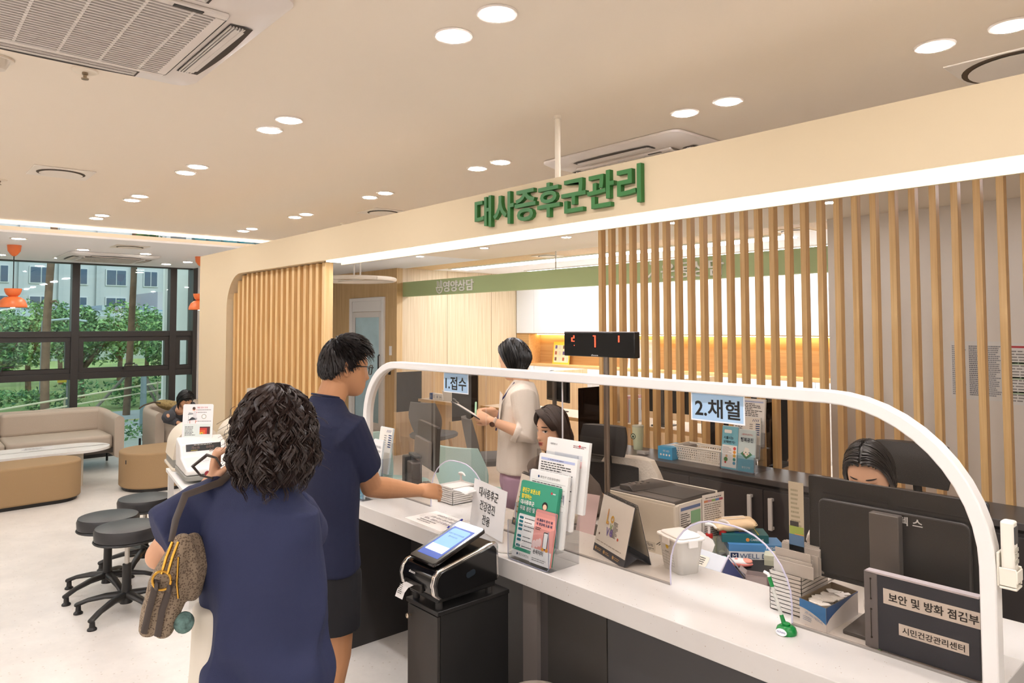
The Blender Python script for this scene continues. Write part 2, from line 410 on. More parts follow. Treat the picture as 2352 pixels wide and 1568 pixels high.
# ---------------------------------------------------------------- ceiling lights
TRIM = mat('#eadfd2', .5); LENS = emit('#faf9ff', DOWN_E)
def downlight(loc, r=.042, label='', group=None, glow=None, depth=.01):
    t = thing('downlight', label, 'downlight', loc, 0, group)
    MB().lathe((0, 0, 0), [(r*.98, -.001), (r*.98, -.006), (r*1.28, -.006), (r*1.34, -.001)], 28).o('trim_ring', TRIM, t, smooth=True)
    MB().lathe((0, 0, 0), [(r*.99, -.003), (r*.97, -.0075), (r*.5, -.009)], 28).o('lens', glow or LENS, t)
    return t
spots = []
for y in (1.376, 2.66):
    for x in (-.72, -1.73, -3.21, -4.475, -5.74, -6.92):
        if y == 1.376 and x == -.72: x = -.45
        for d in (-.11, .11): spots.append((x+d, y))
for y in (-1.19, -2.48, -3.76):  # unseen rows added behind the viewpoint to raise ambient light, continuing the ceiling grid
    for x in (2.6, 1.3, 0, -1.3, -2.6, -3.9, -5.2, -6.5):
        for d in (-.11, .11): spots.append((x+d, y))
for x in (.75, 2.1, 3.2):
    for d in (-.11, .11): spots.append((x+d, 1.376))
d0 = None
SIDE = {1.376: 'front row over the walkway', 2.66: 'rear row over the sign beam'}
for i, (x, y) in enumerate(spots):
    if i < 24:
        lab = 'round recessed ceiling downlight, %s of its pair, %s, pair %d from the counter end' % ('nearer' if i % 2 else 'farther', SIDE[y].split(' over')[0]+' over '+SIDE[y].split('over the ')[1], (i % 12)//2+1)
        lab = 'round recessed downlight over the %s, pair %s from the counter end, %s of two' % (SIDE[y].split('over the ')[1], ('first', 'second', 'third', 'fourth', 'fifth', 'sixth')[(i % 12)//2], 'nearer' if i % 2 else 'farther')
    else: lab = 'round recessed ceiling downlight added out of view behind the visitor walkway for ambient light'
    g = 'recessed ceiling downlights'
    if d0 is None: d0 = downlight((x, y, H), .048, lab, g)
    else: dup(d0, (x, y, H), None, lab, g)
order = ('first', 'second', 'third', 'fourth', 'fifth', 'sixth')
for i, x in enumerate((-8.06, -6.68, -5.29, -3.9, -2.47, -1.1)):
    dup(d0, (x, 5.46, H), None, 'round recessed downlight over the staff passage, %s from the door wall' % order[i], 'recessed ceiling downlights')
s0 = None
for i, (x, y) in enumerate([(-8.219, .957), (-8.95, 1.63), (-8.99, 2.27), (-10.2, 1.61), (-9.79, 2.98), (-10.3, 2.86), (-10.19, 1.01), (-8.2, -.6), (-9.5, -1.4)]):
    lab = ['beside the nearest orange pendant', 'in front of the window air conditioner', 'between window air conditioner and vent', 'behind the window air conditioner near glass', 'near the second orange pendant', 'at the glass beyond the second mullion', 'close to the glass by the first pendant', 'over the near end of the long sofa', 'over the ottoman'][i]
    lab = 'small round downlight in the lowered ceiling '+lab
    if s0 is None: s0 = downlight((x, y, 2.6), .055, lab, 'lowered ceiling downlights', emit('#fffaf2', 60))
    else: dup(s0, (x, y, 2.6), None, lab, 'lowered ceiling downlights')
# ================================================================ RECEPTION COUNTER AND WHAT STANDS ON IT
STONE = speck('#d0cbc5', '#a08b74', 75, .11, .22, .02)
ZC = .81
def counter():
    t = thing('reception_counter', 'long white speckled stone reception counter on dark grey side panels', 'counter', (-2.2, 2.15, 0))
    W().box(-3.78, -.57, 1.91, 2.42, .734, ZC).o('worktop', STONE, t, bevel=.003)
    W().box(-3.565, -3.53, 1.905, 2.36, 0, .734).o('side_panel', CHAR, t)
    W().box(-3.567, -3.548, 1.895, 1.906, 0, .734).o('edge_trim', mat('#77726d', .35, .3), t)
    W().box(-3.53, -2.12, 2.335, 2.36, .0, .734).o('modesty_panel', CHAR, t)
    W().box(-2.12, -2.04, 1.93, 2.36, 0, .734).o('support_post', mat('#6d655f', .5), t)
    W().box(-2.04, -2.0, 1.95, 2.36, 0, .734).o('support_post', mat('#4e4947', .4, .2), t)
    W().box(-2.0, -1.703, 1.95, 1.975, 0, .734).o('front_panel', mat('#37332f', .5), t)
    W().box(-1.70, -.60, 1.953, 1.975, 0, .734).o('front_panel', mat('#403e3e', .5), t)
    W().box(-.625, -.60, 1.975, 2.40, 0, .734).o('side_panel', CHAR, t)
counter()
def screen_arch():
    t = thing('counter_screen', 'white arched frame holding a clear hygiene screen on the counter', 'screen', (-2.17, 2.165, ZC))
    x0, x1, zt, rl, rr, th = -3.752, -.562, 1.552, .34, .43, .038
    def path(off):
        p = [(x0+off, ZC)]
        for i in range(13): a = PI-PI/2*i/12; p.append((x0+rl+(rl-off)*math.cos(a), zt-rl+(rl-off)*math.sin(a)))
        for i in range(13): a = PI/2-PI/2*i/12; p.append((x1-rr+(rr-off)*math.cos(a), zt-rr+(rr-off)*math.sin(a)))
        return p+[(x1-off, ZC)]
    o, i = path(0), path(th); mb = W()
    rings = [[Vector((o[k][0], 2.14, o[k][1])), Vector((i[k][0], 2.14, i[k][1])), Vector((i[k][0], 2.19, i[k][1])), Vector((o[k][0], 2.19, o[k][1]))] for k in range(len(o))]
    mb.loft(rings).o('frame', mat('#e9e5e0', .3), t, bevel=.004, auto=.5)
    # pane with two arched openings
    ip = path(th-.004); xs = [-3.089, -2.629, -1.583, -1.123]; hz = 1.074
    def hole(a, b):
        r = .2; q = [(a, ZC)]
        for k in range(9): u = PI-PI/2*k/8; q.append((a+r+r*math.cos(u), hz-r+r*math.sin(u)))
        for k in range(9): u = PI/2-PI/2*k/8; q.append((b-r+r*math.cos(u), hz-r+r*math.sin(u)))
        return q+[(b, ZC)]
    def topz(x):
        if x < x0+rl: d = x0+rl-x; return zt-rl+math.sqrt(max(0, (rl-th+.004)**2-d*d))
        if x > x1-rr: d = x-(x1-rr); return zt-rr+math.sqrt(max(0, (rr-th+.004)**2-d*d))
        return zt-th+.004
    cols = sorted(set([round(v, 4) for v in [p[0] for p in ip]+[p[0] for p in hole(xs[0], xs[1])]+[p[0] for p in hole(xs[2], xs[3])]]))
    def botz(x):
        for a, b in ((xs[0], xs[1]), (xs[2], xs[3])):
            if a < x < b:
                d = max(0, a+.2-x, x-(b-.2)); return hz-.2+math.sqrt(max(0, .04-d*d))
        return ZC
    m = W()
    for a, b in zip(cols[:-1], cols[1:]):
        e = 1e-5
        qa = [(a, botz(a+e)), (b, botz(b-e)), (b, topz(b-e)), (a, topz(a+e))]
        m.add([(q[0], 2.168, q[1]) for q in qa], [(0, 1, 2, 3)])
    m.o('pane', clear('#e4dbd2', .03), t)
    ed = mat('#c9c4d6', .2)
    for a, b in ((xs[0], xs[1]), (xs[2], xs[3])):
        W().tube([(p[0], 2.166, p[1]) for p in hole(a, b)], .0032, 6).o('opening_edge', ed, t, smooth=True)
    for a, b in ((x0+th, xs[0]), (xs[1], xs[2]), (xs[3], x1-th)):
        W().box(a, b, 2.1615, 2.1715, ZC, ZC+.006).o('foot_rail', clear('#cfcac6', .1, .1, .35, '#d8d0c8'), t)
    for x in (-2.129,): W().box(x-.0015, x+.0015, 2.165, 2.172, 1.02, 1.515).o('pane_joint', mat('#d2cdd0', .25), t)
screen_arch()
def notice(name, label, txt, x0, x1, z0, z1):
    mb = W(); M = frame((x0, 2.1655, z0), (1, 0, 0), (0, 0, 1)); w = x1-x0; h = z1-z0
    sheet(mb, M, w, h, .0008, mat('#eceef2', .4)); bar(mb, M, .005, w-.005, .005, h-.005, mat('#a9c8e4', .45), .0003)
    mb.use(mat('#16140f', .5)); lettering(mb, txt, M @ Matrix.Translation((w*.5, h*.47, 0)), w*.84, h*.66, .0008, .02)
    tag(mb.o(name), label, 'sign')
notice('window_notice', 'light blue card on the clear screen above the outstretched hand', '1.접수', -2.978, -2.772, 1.413, 1.515)
notice('window_notice', 'light blue card on the clear screen in front of the oak slats', '2.채혈', -1.486, -1.275, 1.415, 1.515)
# ---------------------------------------------------------------- ticket kiosk on its cabinet
def kiosk():
    c = thing('kiosk_cabinet', 'small black cabinet with a knob, standing before the counter under the ticket machine', 'cabinet', (-2.275, 1.73, 0))
    W().box(-2.375, -2.175, 1.57, 1.9, .02, .683).o('body', mat('#191817', .5), c)
    W().box(-2.38, -2.17, 1.553, 1.903, .684, .70).o('top', mat('#1d1b1a', .4), c, bevel=.002)
    d = W().box(-2.373, -2.177, 1.556, 1.5695, .03, .678).o('door', mat('#2e2a27', .45), c, bevel=.0015)
    W().lathe((-2.35, 1.556, .64), [(.004, 0), (.004, .012), (.0095, .014), (.0095, .019), (.006, .021)], 16, Matrix.Rotation(PI/2, 3, 'X').to_4x4()).o('knob', mat('#c9b9a6', .25, .9), d, smooth=True)
    k = thing('ticket_kiosk', 'black and chrome number ticket machine with a tilted touch screen', 'ticket machine', (-2.275, 1.68, .70))
    prof = [(1.56, .742), (1.536, .762), (1.528, .800), (1.537, .83), (1.556, .847), (1.80, .896), (1.825, .900), (1.838, .885), (1.842, .755)]
    def side(x0, x1, sc=1.0, m=None, dz=0, nm='body', bev=.004):
        c0 = (1.70, .80); P = [(c0[0]+(p[0]-c0[0])*sc, c0[1]+(p[1]-c0[1])*sc+dz) for p in prof]
        b = W(); n = len(P)
        b.add([(x0, *p) for p in P]+[(x1, *p) for p in P], [tuple(range(n)), tuple(range(2*n-1, n-1, -1))]+[(i, (i+1) % n, (i+1) % n+n, i+n) for i in range(n)])
        return b.o(nm, m, k, bevel=bev, seg=3)
    GL = mat('#0e0d0d', .12, 0, .6); CHR = mat('#d8d4d0', .08, 1)
    side(-2.368, -2.182, 1.0, GL)
    for xa, xb in ((-2.385, -2.368), (-2.182, -2.165)):
        side(xa, xb, 1.03, CHR, .002, 'chrome_side_frame', .006)
    side(-2.1655, -2.1615, .93, GL, -.002, 'side_cover', .003); side(-2.3885, -2.3845, .93, GL, -.002, 'side_cover', .003)
    W().rbox(-.022, .022, -.011, .011, 0, .002, .01, frame((-2.1616, 1.70, .81), (0, .97, .24), (0, -.24, .97)), 5).o('side_port', mat('#232a30', .2), k)
    W().box(-2.368, -2.182, 1.56, 1.84, .725, .757).o('base', mat('#131212', .5), k, bevel=.006)
    for x in (-2.35, -2.2):
        for y in (1.58, 1.82): W().cyl((x, y), .014, .70, .727, 14).o('foot', mat('#2b2826', .5), k)
    # tablet
    u = Vector((0, .246, .084)).normalized(); M = frame((-2.275, 1.555, .853), (1, 0, 0), u)
    tb = W().rbox(-.083, .083, 0, .262, 0, .016, .014, M).o('tablet', mat('#1a1512', .15), k, bevel=.003)
    s = W(); M2 = M @ Matrix.Translation((0, 0, .0165)); bar(s, M2, -.066, .066, .03, .222, emit('#4c63b0', .42), 0)
    poly(s, M2, rrect(-.055, .055, .075, .212, .012), emit('#7ea6cf', .55), .0006); bar(s, M2, -.055, .055, .06, .1, emit('#dfe6ea', .8), .0008)
    s.use(mat('#1b2a40', .5)); lettering(s, '발행기 하단의 번호표를', M2 @ Matrix.Translation((0, .178, .0008)), .095, .009, .0006); lettering(s, '뽑아주십시오', M2 @ Matrix.Translation((0, .16, .0008)), .055, .009, .0006)
    s.o('display', None, tb)
    z = W().use(mat('#e7e3de', .4)); lettering(z, 'shoon', frame((-2.30, 1.5275, .822), (1, 0, 0), (0, .35, 1)), .04, .010, .0008, .01); z.o('logo', None, k)
    W().box(-2.345, -2.235, 1.523, 1.537, .758, .79).o('ticket_slot', mat('#3b3733', .2, .5), k, bevel=.003)
    tk = W(); pts = [(1.523, .776), (1.50, .772), (1.484, .758), (1.474, .735)]
    for q, m_ in ((0, mat('#eee9e4', .6)),):
        tk.use(m_)
        for a, b in zip(pts[:-1], pts[1:]): tk.add([(-2.335, *a), (-2.285, *a), (-2.285, *b), (-2.335, *b), (-2.335, a[0], a[1]-.0006), (-2.285, a[0], a[1]-.0006), (-2.285, b[0], b[1]-.0006), (-2.335, b[0], b[1]-.0006)], [(0, 1, 2, 3), (7, 6, 5, 4)])
    Mt = frame((-2.335, 1.4735, .7365), (1, 0, 0), (0, .37, .93)); textlines(tk, Mt, .008, .042, .012, .05, 6, mat('#5a5651', .7), 3)
    tk.o('ticket', None, k)
    W().tube([(-2.2, 1.842, .86), (-2.21, 1.89, .838), (-2.222, 1.95, .818), (-2.23, 2.05, .8135), (-2.215, 2.14, .813)], .003, 8).o('cable', mat('#d9d2c8', .5), k, smooth=True)
kiosk()
# ---------------------------------------------------------------- leaflet holders
ACR = clear('#f8f9fa', .03, .03); ACE = mat('#8b8c9c', .2)
def holder(name, label, x0, x1, y0, depth, tiers, z0=ZC, rise=.055, hgt=.13, front=None):
    """stepped clear leaflet rack; tiers deep, facing -y"""
    t = thing(name, label, 'leaflet holder', ((x0+x1)/2, y0+depth/2, z0))
    d = depth/tiers; m = W()
    for k in range(tiers):
        y = y0+k*d; zb = z0+k*rise+.003; lean = .18
        m.box(x0, x1, y, y+.003, zb, zb+(front or hgt)).box(x0, x1, y, y+d, zb-.003, zb)
    for x in (x0, x1-.003):
        pr = [(y0, z0)]
        for k in range(tiers): pr += [(y0+k*d, z0+k*rise+hgt), (y0+(k+1)*d-.001, z0+k*rise+hgt)]
        pr += [(y0+depth, z0+(tiers-1)*rise+hgt+.08), (y0+depth+.02, z0+(tiers-1)*rise+hgt+.08), (y0+depth, z0)]
        n = len(pr); m.add([(x, *p) for p in pr]+[(x+.003, *p) for p in pr], [tuple(range(n)), tuple(range(2*n-1, n-1, -1))]+[(i, (i+1) % n, (i+1) % n+n, i+n) for i in range(n)])
    m.box(x0, x1, y0+depth, y0+depth+.003, z0, z0+(tiers-1)*rise+hgt+.08)
    m.o('rack', ACR, t)
    for k in range(tiers):
        y = y0+k*d; zb = z0+k*rise+.003
        W().tube([(x0+.002, y, zb+hgt*.97), (x0+.002, y, zb+.012), (x0+.012, y, zb), (x1-.012, y, zb), (x1-.002, y, zb+.012), (x1-.002, y, zb+hgt*.97)], .0016, 6).o('front_edge', ACE, t, smooth=True)
    return t
INK = mat('#4a4744', .7); WPAP = mat('#efece7', .6)
def leafM(x, y, z, lean=.16): return frame((x, y, z), (1, 0, 0), (0, lean, 1))
holder('leaflet_holder', 'clear four-tier leaflet holder with green and white forms beside the ticket machine', -2.2, -1.962, 1.92, .165, 4, ZC, .062, .155)
def stack(mb, M, w, h, n, material, dz=.0016):
    for i in range(n):
        sheet(mb, M @ Matrix.Translation((.0012*((i*7) % 3), .0015*((i*5) % 3), -.002-i*dz*1.6)), w, h, dz, material)
def green_leaflet():
    m = W(); M = leafM(-2.19, 1.932, .825, .2); w, h = .215, .295; G = mat('#3c9b7b', .5)
    stack(m, M, w, h, 6, G); sheet(m, M, w, h, .001, G)
    bar(m, M, 0, w, 0, .025, WPAP); poly(m, M, rrect(.012, w-.012, .038, .168, .008), WPAP, .0005)
    m.use(mat('#f3dc3a', .5)); lettering(m, '광진구 보건소와', M @ Matrix.Translation((.065, .262, .0008)), .105, .020, .0006, .03); lettering(m, '함께하는', M @ Matrix.Translation((.043, .238, .0008)), .06, .019, .0006, .03)
    m.use(WPAP); lettering(m, '대사증후군', M @ Matrix.Translation((.052, .214, .0008)), .08, .019, .0006, .03); lettering(m, '무료 검진 및 상담', M @ Matrix.Translation((.075, .190, .0008)), .125, .019, .0006, .03)
    T = mat('#1f6f7a', .5)
    for i, y in enumerate((.153, .138, .123, .108, .082, .067, .045)): poly(m, M, rrect(.018, .042, y-.005, y+.005, .004), T, .0009); textlines(m, M, .05, .115, y-.004, y+.004, 1, INK, i)
    # small figure of a nurse
    disc(m, M, (.152, .218), .016, mat('#2b211c', .6), .0009); disc(m, M, (.152, .214), .011, mat('#f0c9a8', .6), .0012); poly(m, M, [(.135, .17), (.17, .17), (.165, .20), (.14, .20)], WPAP, .001); poly(m, M, [(.146, .17), (.158, .17), (.156, .2), (.148, .2)], mat('#e9a23b', .6), .0012)
    m.use(INK); lettering(m, '광진구보건소', M @ Matrix.Translation((.07, .013, .0008)), .06, .010, .0006)
    disc(m, M, (.032, .013), .005, mat('#28415f', .5)); disc(m, M, (.18, .272), .005, mat('#c33a45', .5)); textlines(m, M, .187, .208, .266, .276, 1, WPAP, 3)
    tag(m.o('leaflet_stack'), 'green health centre leaflets in the front tier of the tall clear holder', 'leaflets', 'leaflets in the clear holders')
green_leaflet()
def pink_leaflet():
    m = W(); M = leafM(-2.078, 1.9265, .825, .2); w, h = .112, .20; Pk = mat('#eda196', .5)
    stack(m, M, w, h, 3, Pk, .001); sheet(m, M, w, h, .001, Pk); bar(m, M, 0, w, 0, .055, WPAP)
    m.use(mat('#25365c', .5)); lettering(m, '내 걸음이 돈이 돼', M @ Matrix.Translation((.055, .165, .0008)), .088, .011, .0006, .03); lettering(m, '내 건강에 도움 돼', M @ Matrix.Translation((.055, .15, .0008)), .088, .011, .0006, .03)
    textlines(m, M, .01, .04, .125, .138, 2, mat('#2b2b2b', .6), 2); m.use(mat('#1b1a1a', .5)); lettering(m, '손목닥터', M @ Matrix.Translation((.04, .044, .0008)), .056, .017, .0006, .02)
    textlines(m, M, .01, .1, .008, .022, 2, INK, 5)
    poly(m, M, rrect(.058, .085, .06, .125, .005), mat('#26262b', .4), .0008); poly(m, M, rrect(.061, .082, .064, .121, .003), WPAP, .001); textlines(m, M, .063, .08, .07, .115, 5, mat('#8a8a8a', .6), 8)
    for i, x in enumerate((.012, .028, .042)): disc(m, M, (x, .07+.006*i), .010, mat('#f6d8d2', .6), .0008, 16, .016)
    for x in (.062, .084): disc(m, M, (x, .06), .007, mat('#e09a33', .6), .0012)
    tag(m.o('leaflet_stack'), 'small pink phone leaflets in front of the green leaflets in clear holder', 'leaflets', 'leaflets in the clear holders')
pink_leaflet()
def form(x, y, z, w, h, label, kind, lean=.16):
    m = W(); M = leafM(x, y, z, lean); stack(m, M, w, h, 5, WPAP); sheet(m, M, w, h, .001, WPAP)
    if kind == 'form':
        disc(m, M, (.05, h-.02), .005, mat('#2a4a74', .5)); m.use(INK); lettering(m, '광진구 건강검진센터', M @ Matrix.Translation((.115, h-.02, .0008)), .11, .009, .0006)
        for i in range(6): bar(m, M, .012, w-.012, h-.036-i*.02, h-.0353-i*.02, INK); textlines(m, M, .015, w-.02, h-.054-i*.02, h-.04-i*.02, 2, INK, i)
    elif kind == 'blue':
        bar(m, M, .012, w-.012, h-.022, h-.012, mat('#b7bfe0', .6)); textlines(m, M, .05, w-.05, h-.02, h-.014, 1, INK, 9); textlines(m, M, .014, w-.014, .1, h-.026, 16, INK, 4)
    elif kind == 'plain':
        m.use(INK); lettering(m, 'I·SEOUL·U', M @ Matrix.Translation((.04, h-.022, .0008)), .04, .007, .0006, .01); disc(m, M, (w-.05, h-.016), .005, mat('#c8323a', .5)); textlines(m, M, w-.085, w-.015, h-.026, h-.014, 2, mat('#7a3a3a', .6), 2)
        bar(m, M, .05, w-.03, h-.072, h-.052, mat('#d5d6d8', .7)); bar(m, M, .16, w-.03, h-.1, h-.075, mat('#eec9c6', .7))
    elif kind == 'card': textlines(m, M, .012, w-.012, h*.3, h*.9, 12, INK, 12)
    tag(m.o('leaflet_stack'), label, 'forms', 'leaflets in the clear holders')
form(-2.165, 1.975, .888, .215, .275, 'white check-up forms in the second tier of the tall clear holder', 'form')
form(-2.155, 2.016, .950, .215, .275, 'white consent sheets with a lilac heading in the tall clear holder', 'blue')
form(-2.15, 2.058, 1.012, .235, .275, 'plain white envelopes in the rearmost tier of the tall clear holder', 'plain')
# ---------------------------------------------------------------- sign, paper, pen
def table_sign():
    t = thing('counter_sign', 'white sign reading 대사증후군 건강검진 전용 in an acrylic stand', 'sign', (-2.5, 2.09, ZC))
    x = Vector((.272, -.062, 0)); Mx = frame((-2.678, 2.10, ZC+.005), x, (.03, .12, 1)); w, h = .325, .215
    m = W(); sheet(m, Mx, w, h, .002, mat('#f0edea', .45)); m.use(mat('#161413', .5))
    for s_, y, ww in (('대사증후군', .17, .19), ('건강검진', .112, .15), ('전용', .053, .075)): lettering(m, s_, Mx @ Matrix.Translation((.158, y, .0006)), ww, .043, .0008, .012)
    m.o('card', None, t)
    W().box(0, w, -.004, -.001, -.01, .065, Mx).o('foot', ACR, t)
    W().tube([Mx @ Vector(p) for p in ((0, .012, .064), (0, 0, .066), (w, 0, .066), (w, .012, .064))], .002, 6).o('foot_edge', mat('#a9a4c4', .2), t)
table_sign()
m = W(); M = frame((-3.0, 1.945, ZC+.001), (.31, -.006, 0), (.0, .18, 0)); sheet(m, M, .31, .19, .001, mat('#eae4dd', .35))
for i, (tx, ww) in enumerate((('대사증후군 검진 예약', .17), ('오늘 검사 결과 확인', .19), ('당뇨 혈압 고지혈증', .2))):
    m.use(mat('#3d3a44' if i != 2 else '#5b3d55', .6)); lettering(m, tx, M @ Matrix.Translation((.16, .15-.034*i, .0005)), ww, .021, .0005)
textlines(m, M, .06, .24, .025, .065, 2, mat('#8a8580', .6), 7); tag(m.o('counter_note'), 'handwritten note sheet under clear film lying on the counter', 'paper')
t = thing('ballpoint_pen', 'clear ballpoint pen with blue ends lying on the handwritten note', 'pen', (-2.73, 2.05, ZC+.002))
a, b = Vector((-2.70, 1.985, ZC+.0065)), Vector((-2.762, 2.119, ZC+.0065))
W().tube([a.lerp(b, .1), a.lerp(b, .88)], .0042, 8).o('barrel', clear('#e8ecf4', .1, .1, .5, '#dfe4f2'), t); W().tube([a, a.lerp(b, .11)], [.0015, .0048], 8).o('tip', mat('#2b35a8', .4), t); W().tube([a.lerp(b, .86), b], .005, 8).o('cap', mat('#2b35a8', .4), t)
# ---------------------------------------------------------------- far-end leaflet holder, screens, trays on the counter
holder('leaflet_holder', 'clear leaflet holder with blue leaflets at the far end of the counter', -3.60, -3.42, 1.955, .182, 3, ZC, .055, .10)
def blue_leaflet(x, y, z, w, h, label, lean=.18, kind=0, grp='leaflets in the clear holders'):
    m = W(); M = leafM(x, y, z, lean); stack(m, M, w, h, 4, mat('#dfe6e6', .6)); 
    if kind == 0:
        sheet(m, M, w, h, .001, mat('#c9d9d9', .5)); bar(m, M, 0, w, 0, h*.3, mat('#6fa9bd', .5), .0004); bar(m, M, 0, w, h*.3, h*.42, mat('#9cc3cc', .5), .0004)
        poly(m, M, [(w*.15, h*.42), (w*.5, h*.3), (w*.85, h*.42), (w*.5, h*.54)], mat('#4d7d5a', .6), .0007); poly(m, M, [(w*.3, h*.44), (w*.5, h*.36), (w*.7, h*.44), (w*.62, h*.56), (w*.42, h*.58)], mat('#e9e4da', .6), .0009)
        for i in range(4): disc(m, M, (w*(.36+.1*i), h*(.42+.04*(i % 2))), w*.035, mat(('#b5483f', '#3c6f55', '#c9913f', '#55708f')[i], .6), .0011, 8)
        m.use(WPAP); lettering(m, '광진구청', M @ Matrix.Translation((w*.5, h*.1, .0007)), w*.5, h*.05, .0006, .01)
        m.use(mat('#2b3442', .5)); lettering(m, '행복광진', M @ Matrix.Translation((w*.5, h*.76, .0007)), w*.74, h*.11, .0006, .02); m.use(mat('#c23a44', .5)); lettering(m, '소통하며 발전하는', M @ Matrix.Translation((w*.5, h*.89, .0007)), w*.66, h*.045, .0006)
    elif kind == 1:
        sheet(m, M, w, h, .001, mat('#7fbfd0', .5)); bar(m, M, .005, w-.005, .01, h*.56, mat('#f0ede8', .6), .0004)
        m.use(mat('#26343f', .5)); lettering(m, '서울시는', M @ Matrix.Translation((w*.42, h*.73, .0007)), w*.62, h*.07, .0006, .02); lettering(m, '오락반지!', M @ Matrix.Translation((w*.47, h*.63, .0007)), w*.72, h*.07, .0006, .02)
        for i, c in enumerate(('#d9534f', '#e79a3c', '#e0b13e', '#4f9a8c', '#5b9fc0')): disc(m, M, (w*.82, h*(.49-.085*i)), w*.09, mat(c, .5), .0008, 14); 
        textlines(m, M, .01, w*.66, h*.36, h*.52, 5, mat('#9a9792', .7), 4); disc(m, M, (w*.3, h*.22), w*.12, mat('#5f8f52', .6), .0008); disc(m, M, (w*.34, h*.3), w*.07, mat('#e4b98f', .6), .001); disc(m, M, (w*.28, h*.15), w*.06, mat('#c9463f', .6), .001)
        poly(m, M, rrect(w*.14, w*.6, h*.84, h*.92, .006), WPAP, .0006)
    elif kind == 2:
        sheet(m, M, w, h, .001, mat('#ece5da', .6)); N = mat('#24406f', .5)
        for i in range(4): m.use(N); m.add([M @ Vector(p) for p in ((w*.55+.012*i, h*.9, .0006), (w*.58+.012*i, h*.9, .0006), (w*.63+.012*i, h*.96, .0006), (w*.6+.012*i, h*.96, .0006))], [(0, 1, 2, 3)])
        for i in range(6): bar(m, M, w*.74, w*.97, h*(.58+.05*i), h*(.605+.05*i), N)
        textlines(m, M, w*.4, w*.6, h*.6, h*.85, 5, mat('#9a948c', .7), 6)
    elif kind == 3:
        sheet(m, M, w, h, .001, mat('#e9e6e3', .6)); m.use(INK); lettering(m, '당신의 마음,', M @ Matrix.Translation((w*.5, h*.8, .0007)), w*.7, h*.07, .0006); lettering(m, '건강한가요?', M @ Matrix.Translation((w*.5, h*.68, .0007)), w*.7, h*.07, .0006)
        disc(m, M, (w*.4, h*.3), w*.2, mat('#d8492f', .5), .0008, 18); disc(m, M, (w*.62, h*.32), w*.16, mat('#d8492f', .5), .001, 18); poly(m, M, [(w*.22, h*.26), (w*.76, h*.27), (w*.5, h*.1)], mat('#d8492f', .5), .0009)
    elif kind == 4:
        sheet(m, M, w, h, .001, mat('#efe6e4', .6)); bar(m, M, w*.05, w*.25, 0, h, mat('#c8385a', .5)); bar(m, M, w*.5, w*.62, 0, h, mat('#c8385a', .5)); disc(m, M, (w*.6, h*.06), w*.2, mat('#e8c53f', .5), .0009)
    tag(m.o('leaflet_stack'), label, 'leaflets', grp)
blue_leaflet(-3.545, 1.971, .814, .10, .20, 'pale blue district leaflets in front pocket of the far-end holder', .15, 0)
blue_leaflet(-3.60, 1.971, .814, .048, .20, 'crimson edged leaflets at the edge of the far-end holder', .15, 4)
blue_leaflet(-3.57, 2.04, .87, .07, .19, 'sky blue leaflets in the middle tier of the far-end holder', .15, 1)
blue_leaflet(-3.525, 2.055, .93, .10, .19, 'white leaflets with a red heart in the far-end holder', .15, 3)
blue_leaflet(-3.56, 2.11, .93, .13, .25, 'cream leaflets with navy stripes in the rear of far-end holder', .15, 2)
DK = mat('#2a2725', .4); DG = mat('#4b4744', .45)
def monitor(name, label, cx, cy, z0, w, h, zb, face, neck=.055, rz=0, basew=.2, based=.2, back='#2a2928', tilt=0, loc_group=None):
    """display seen from behind unless face is True; screen plane at local y=0 looking +y"""
    t = thing(name, label, 'monitor', (cx, cy, z0), rz, loc_group)
    m = MB(); bm = mat(back, .38)
    m.rbox(-w/2, w/2, 0, h, -.012, .0, .008, frame((0, 0, zb), (1, 0, 0), (0, tilt, 1)), 3)
    c = m.o('casing', bm, t, bevel=.003)
    b = MB(); b.rbox(-w*.42, w*.42, h*.06, h*.80, 0, .022, .02, frame((0, 0, zb), (1, 0, 0), (0, tilt, 1)), 4); b.o('rear_cover', bm, c, bevel=.006)
    s = MB().box(-w/2+.008, w/2-.008, .0121, .0127, zb+.012, zb+h-.008); s.o('display', face or mat('#101214', .12), c)
    MB().box(-neck/2, neck/2, -.06, -.026, .008, zb+h*.78).o('neck', mat('#5e5a57', .4), t, bevel=.003)
    MB().prism([(-basew*.5, -.115), (basew*.5, -.115), (basew*.56, based-.11), (-basew*.56, based-.11)], 0, .012).o('base', mat('#4a4643', .4), t, bevel=.003)
    return t
mon = monitor('computer_monitor', 'wide black monitor seen from behind at the near end of the counter', -.885, 2.335, ZC, .52, .325, .115, None, .085, 0, .21, .24, '#262423')
mm = MB(); S = frame((0, -.0235, 0), (1, 0, 0), (0, 0, 1))
mm.use(mat('#dfe3e6', .4)); lettering(mm, '에이텍 스', S @ Matrix.Translation((.034, .352, 0)), .125, .026, .0006, .02); mm.o('rear_lettering', None, mon)
v = MB()
for x0, x1, zz in ((-.20, .0, .395), (.03, .23, .392)): v.box(x0, x1, -.0235, -.0222, zz-.003, zz+.003)
v.o('vent_slot', mat('#0e0e0e', .6), mon)
MB().tube([(-.045, -.03, .155), (-.05, -.045, .11), (-.04, -.05, .07), (.03, -.04, .03), (.07, .0, .015)], .005, 8).o('cable', mat('#1a1919', .4), mon, smooth=True)
fl = W(); Mf = frame((-1.198, 2.302, .955), (1, 0, 0), (0, 0, 1)); w_, h_ = .052, .27
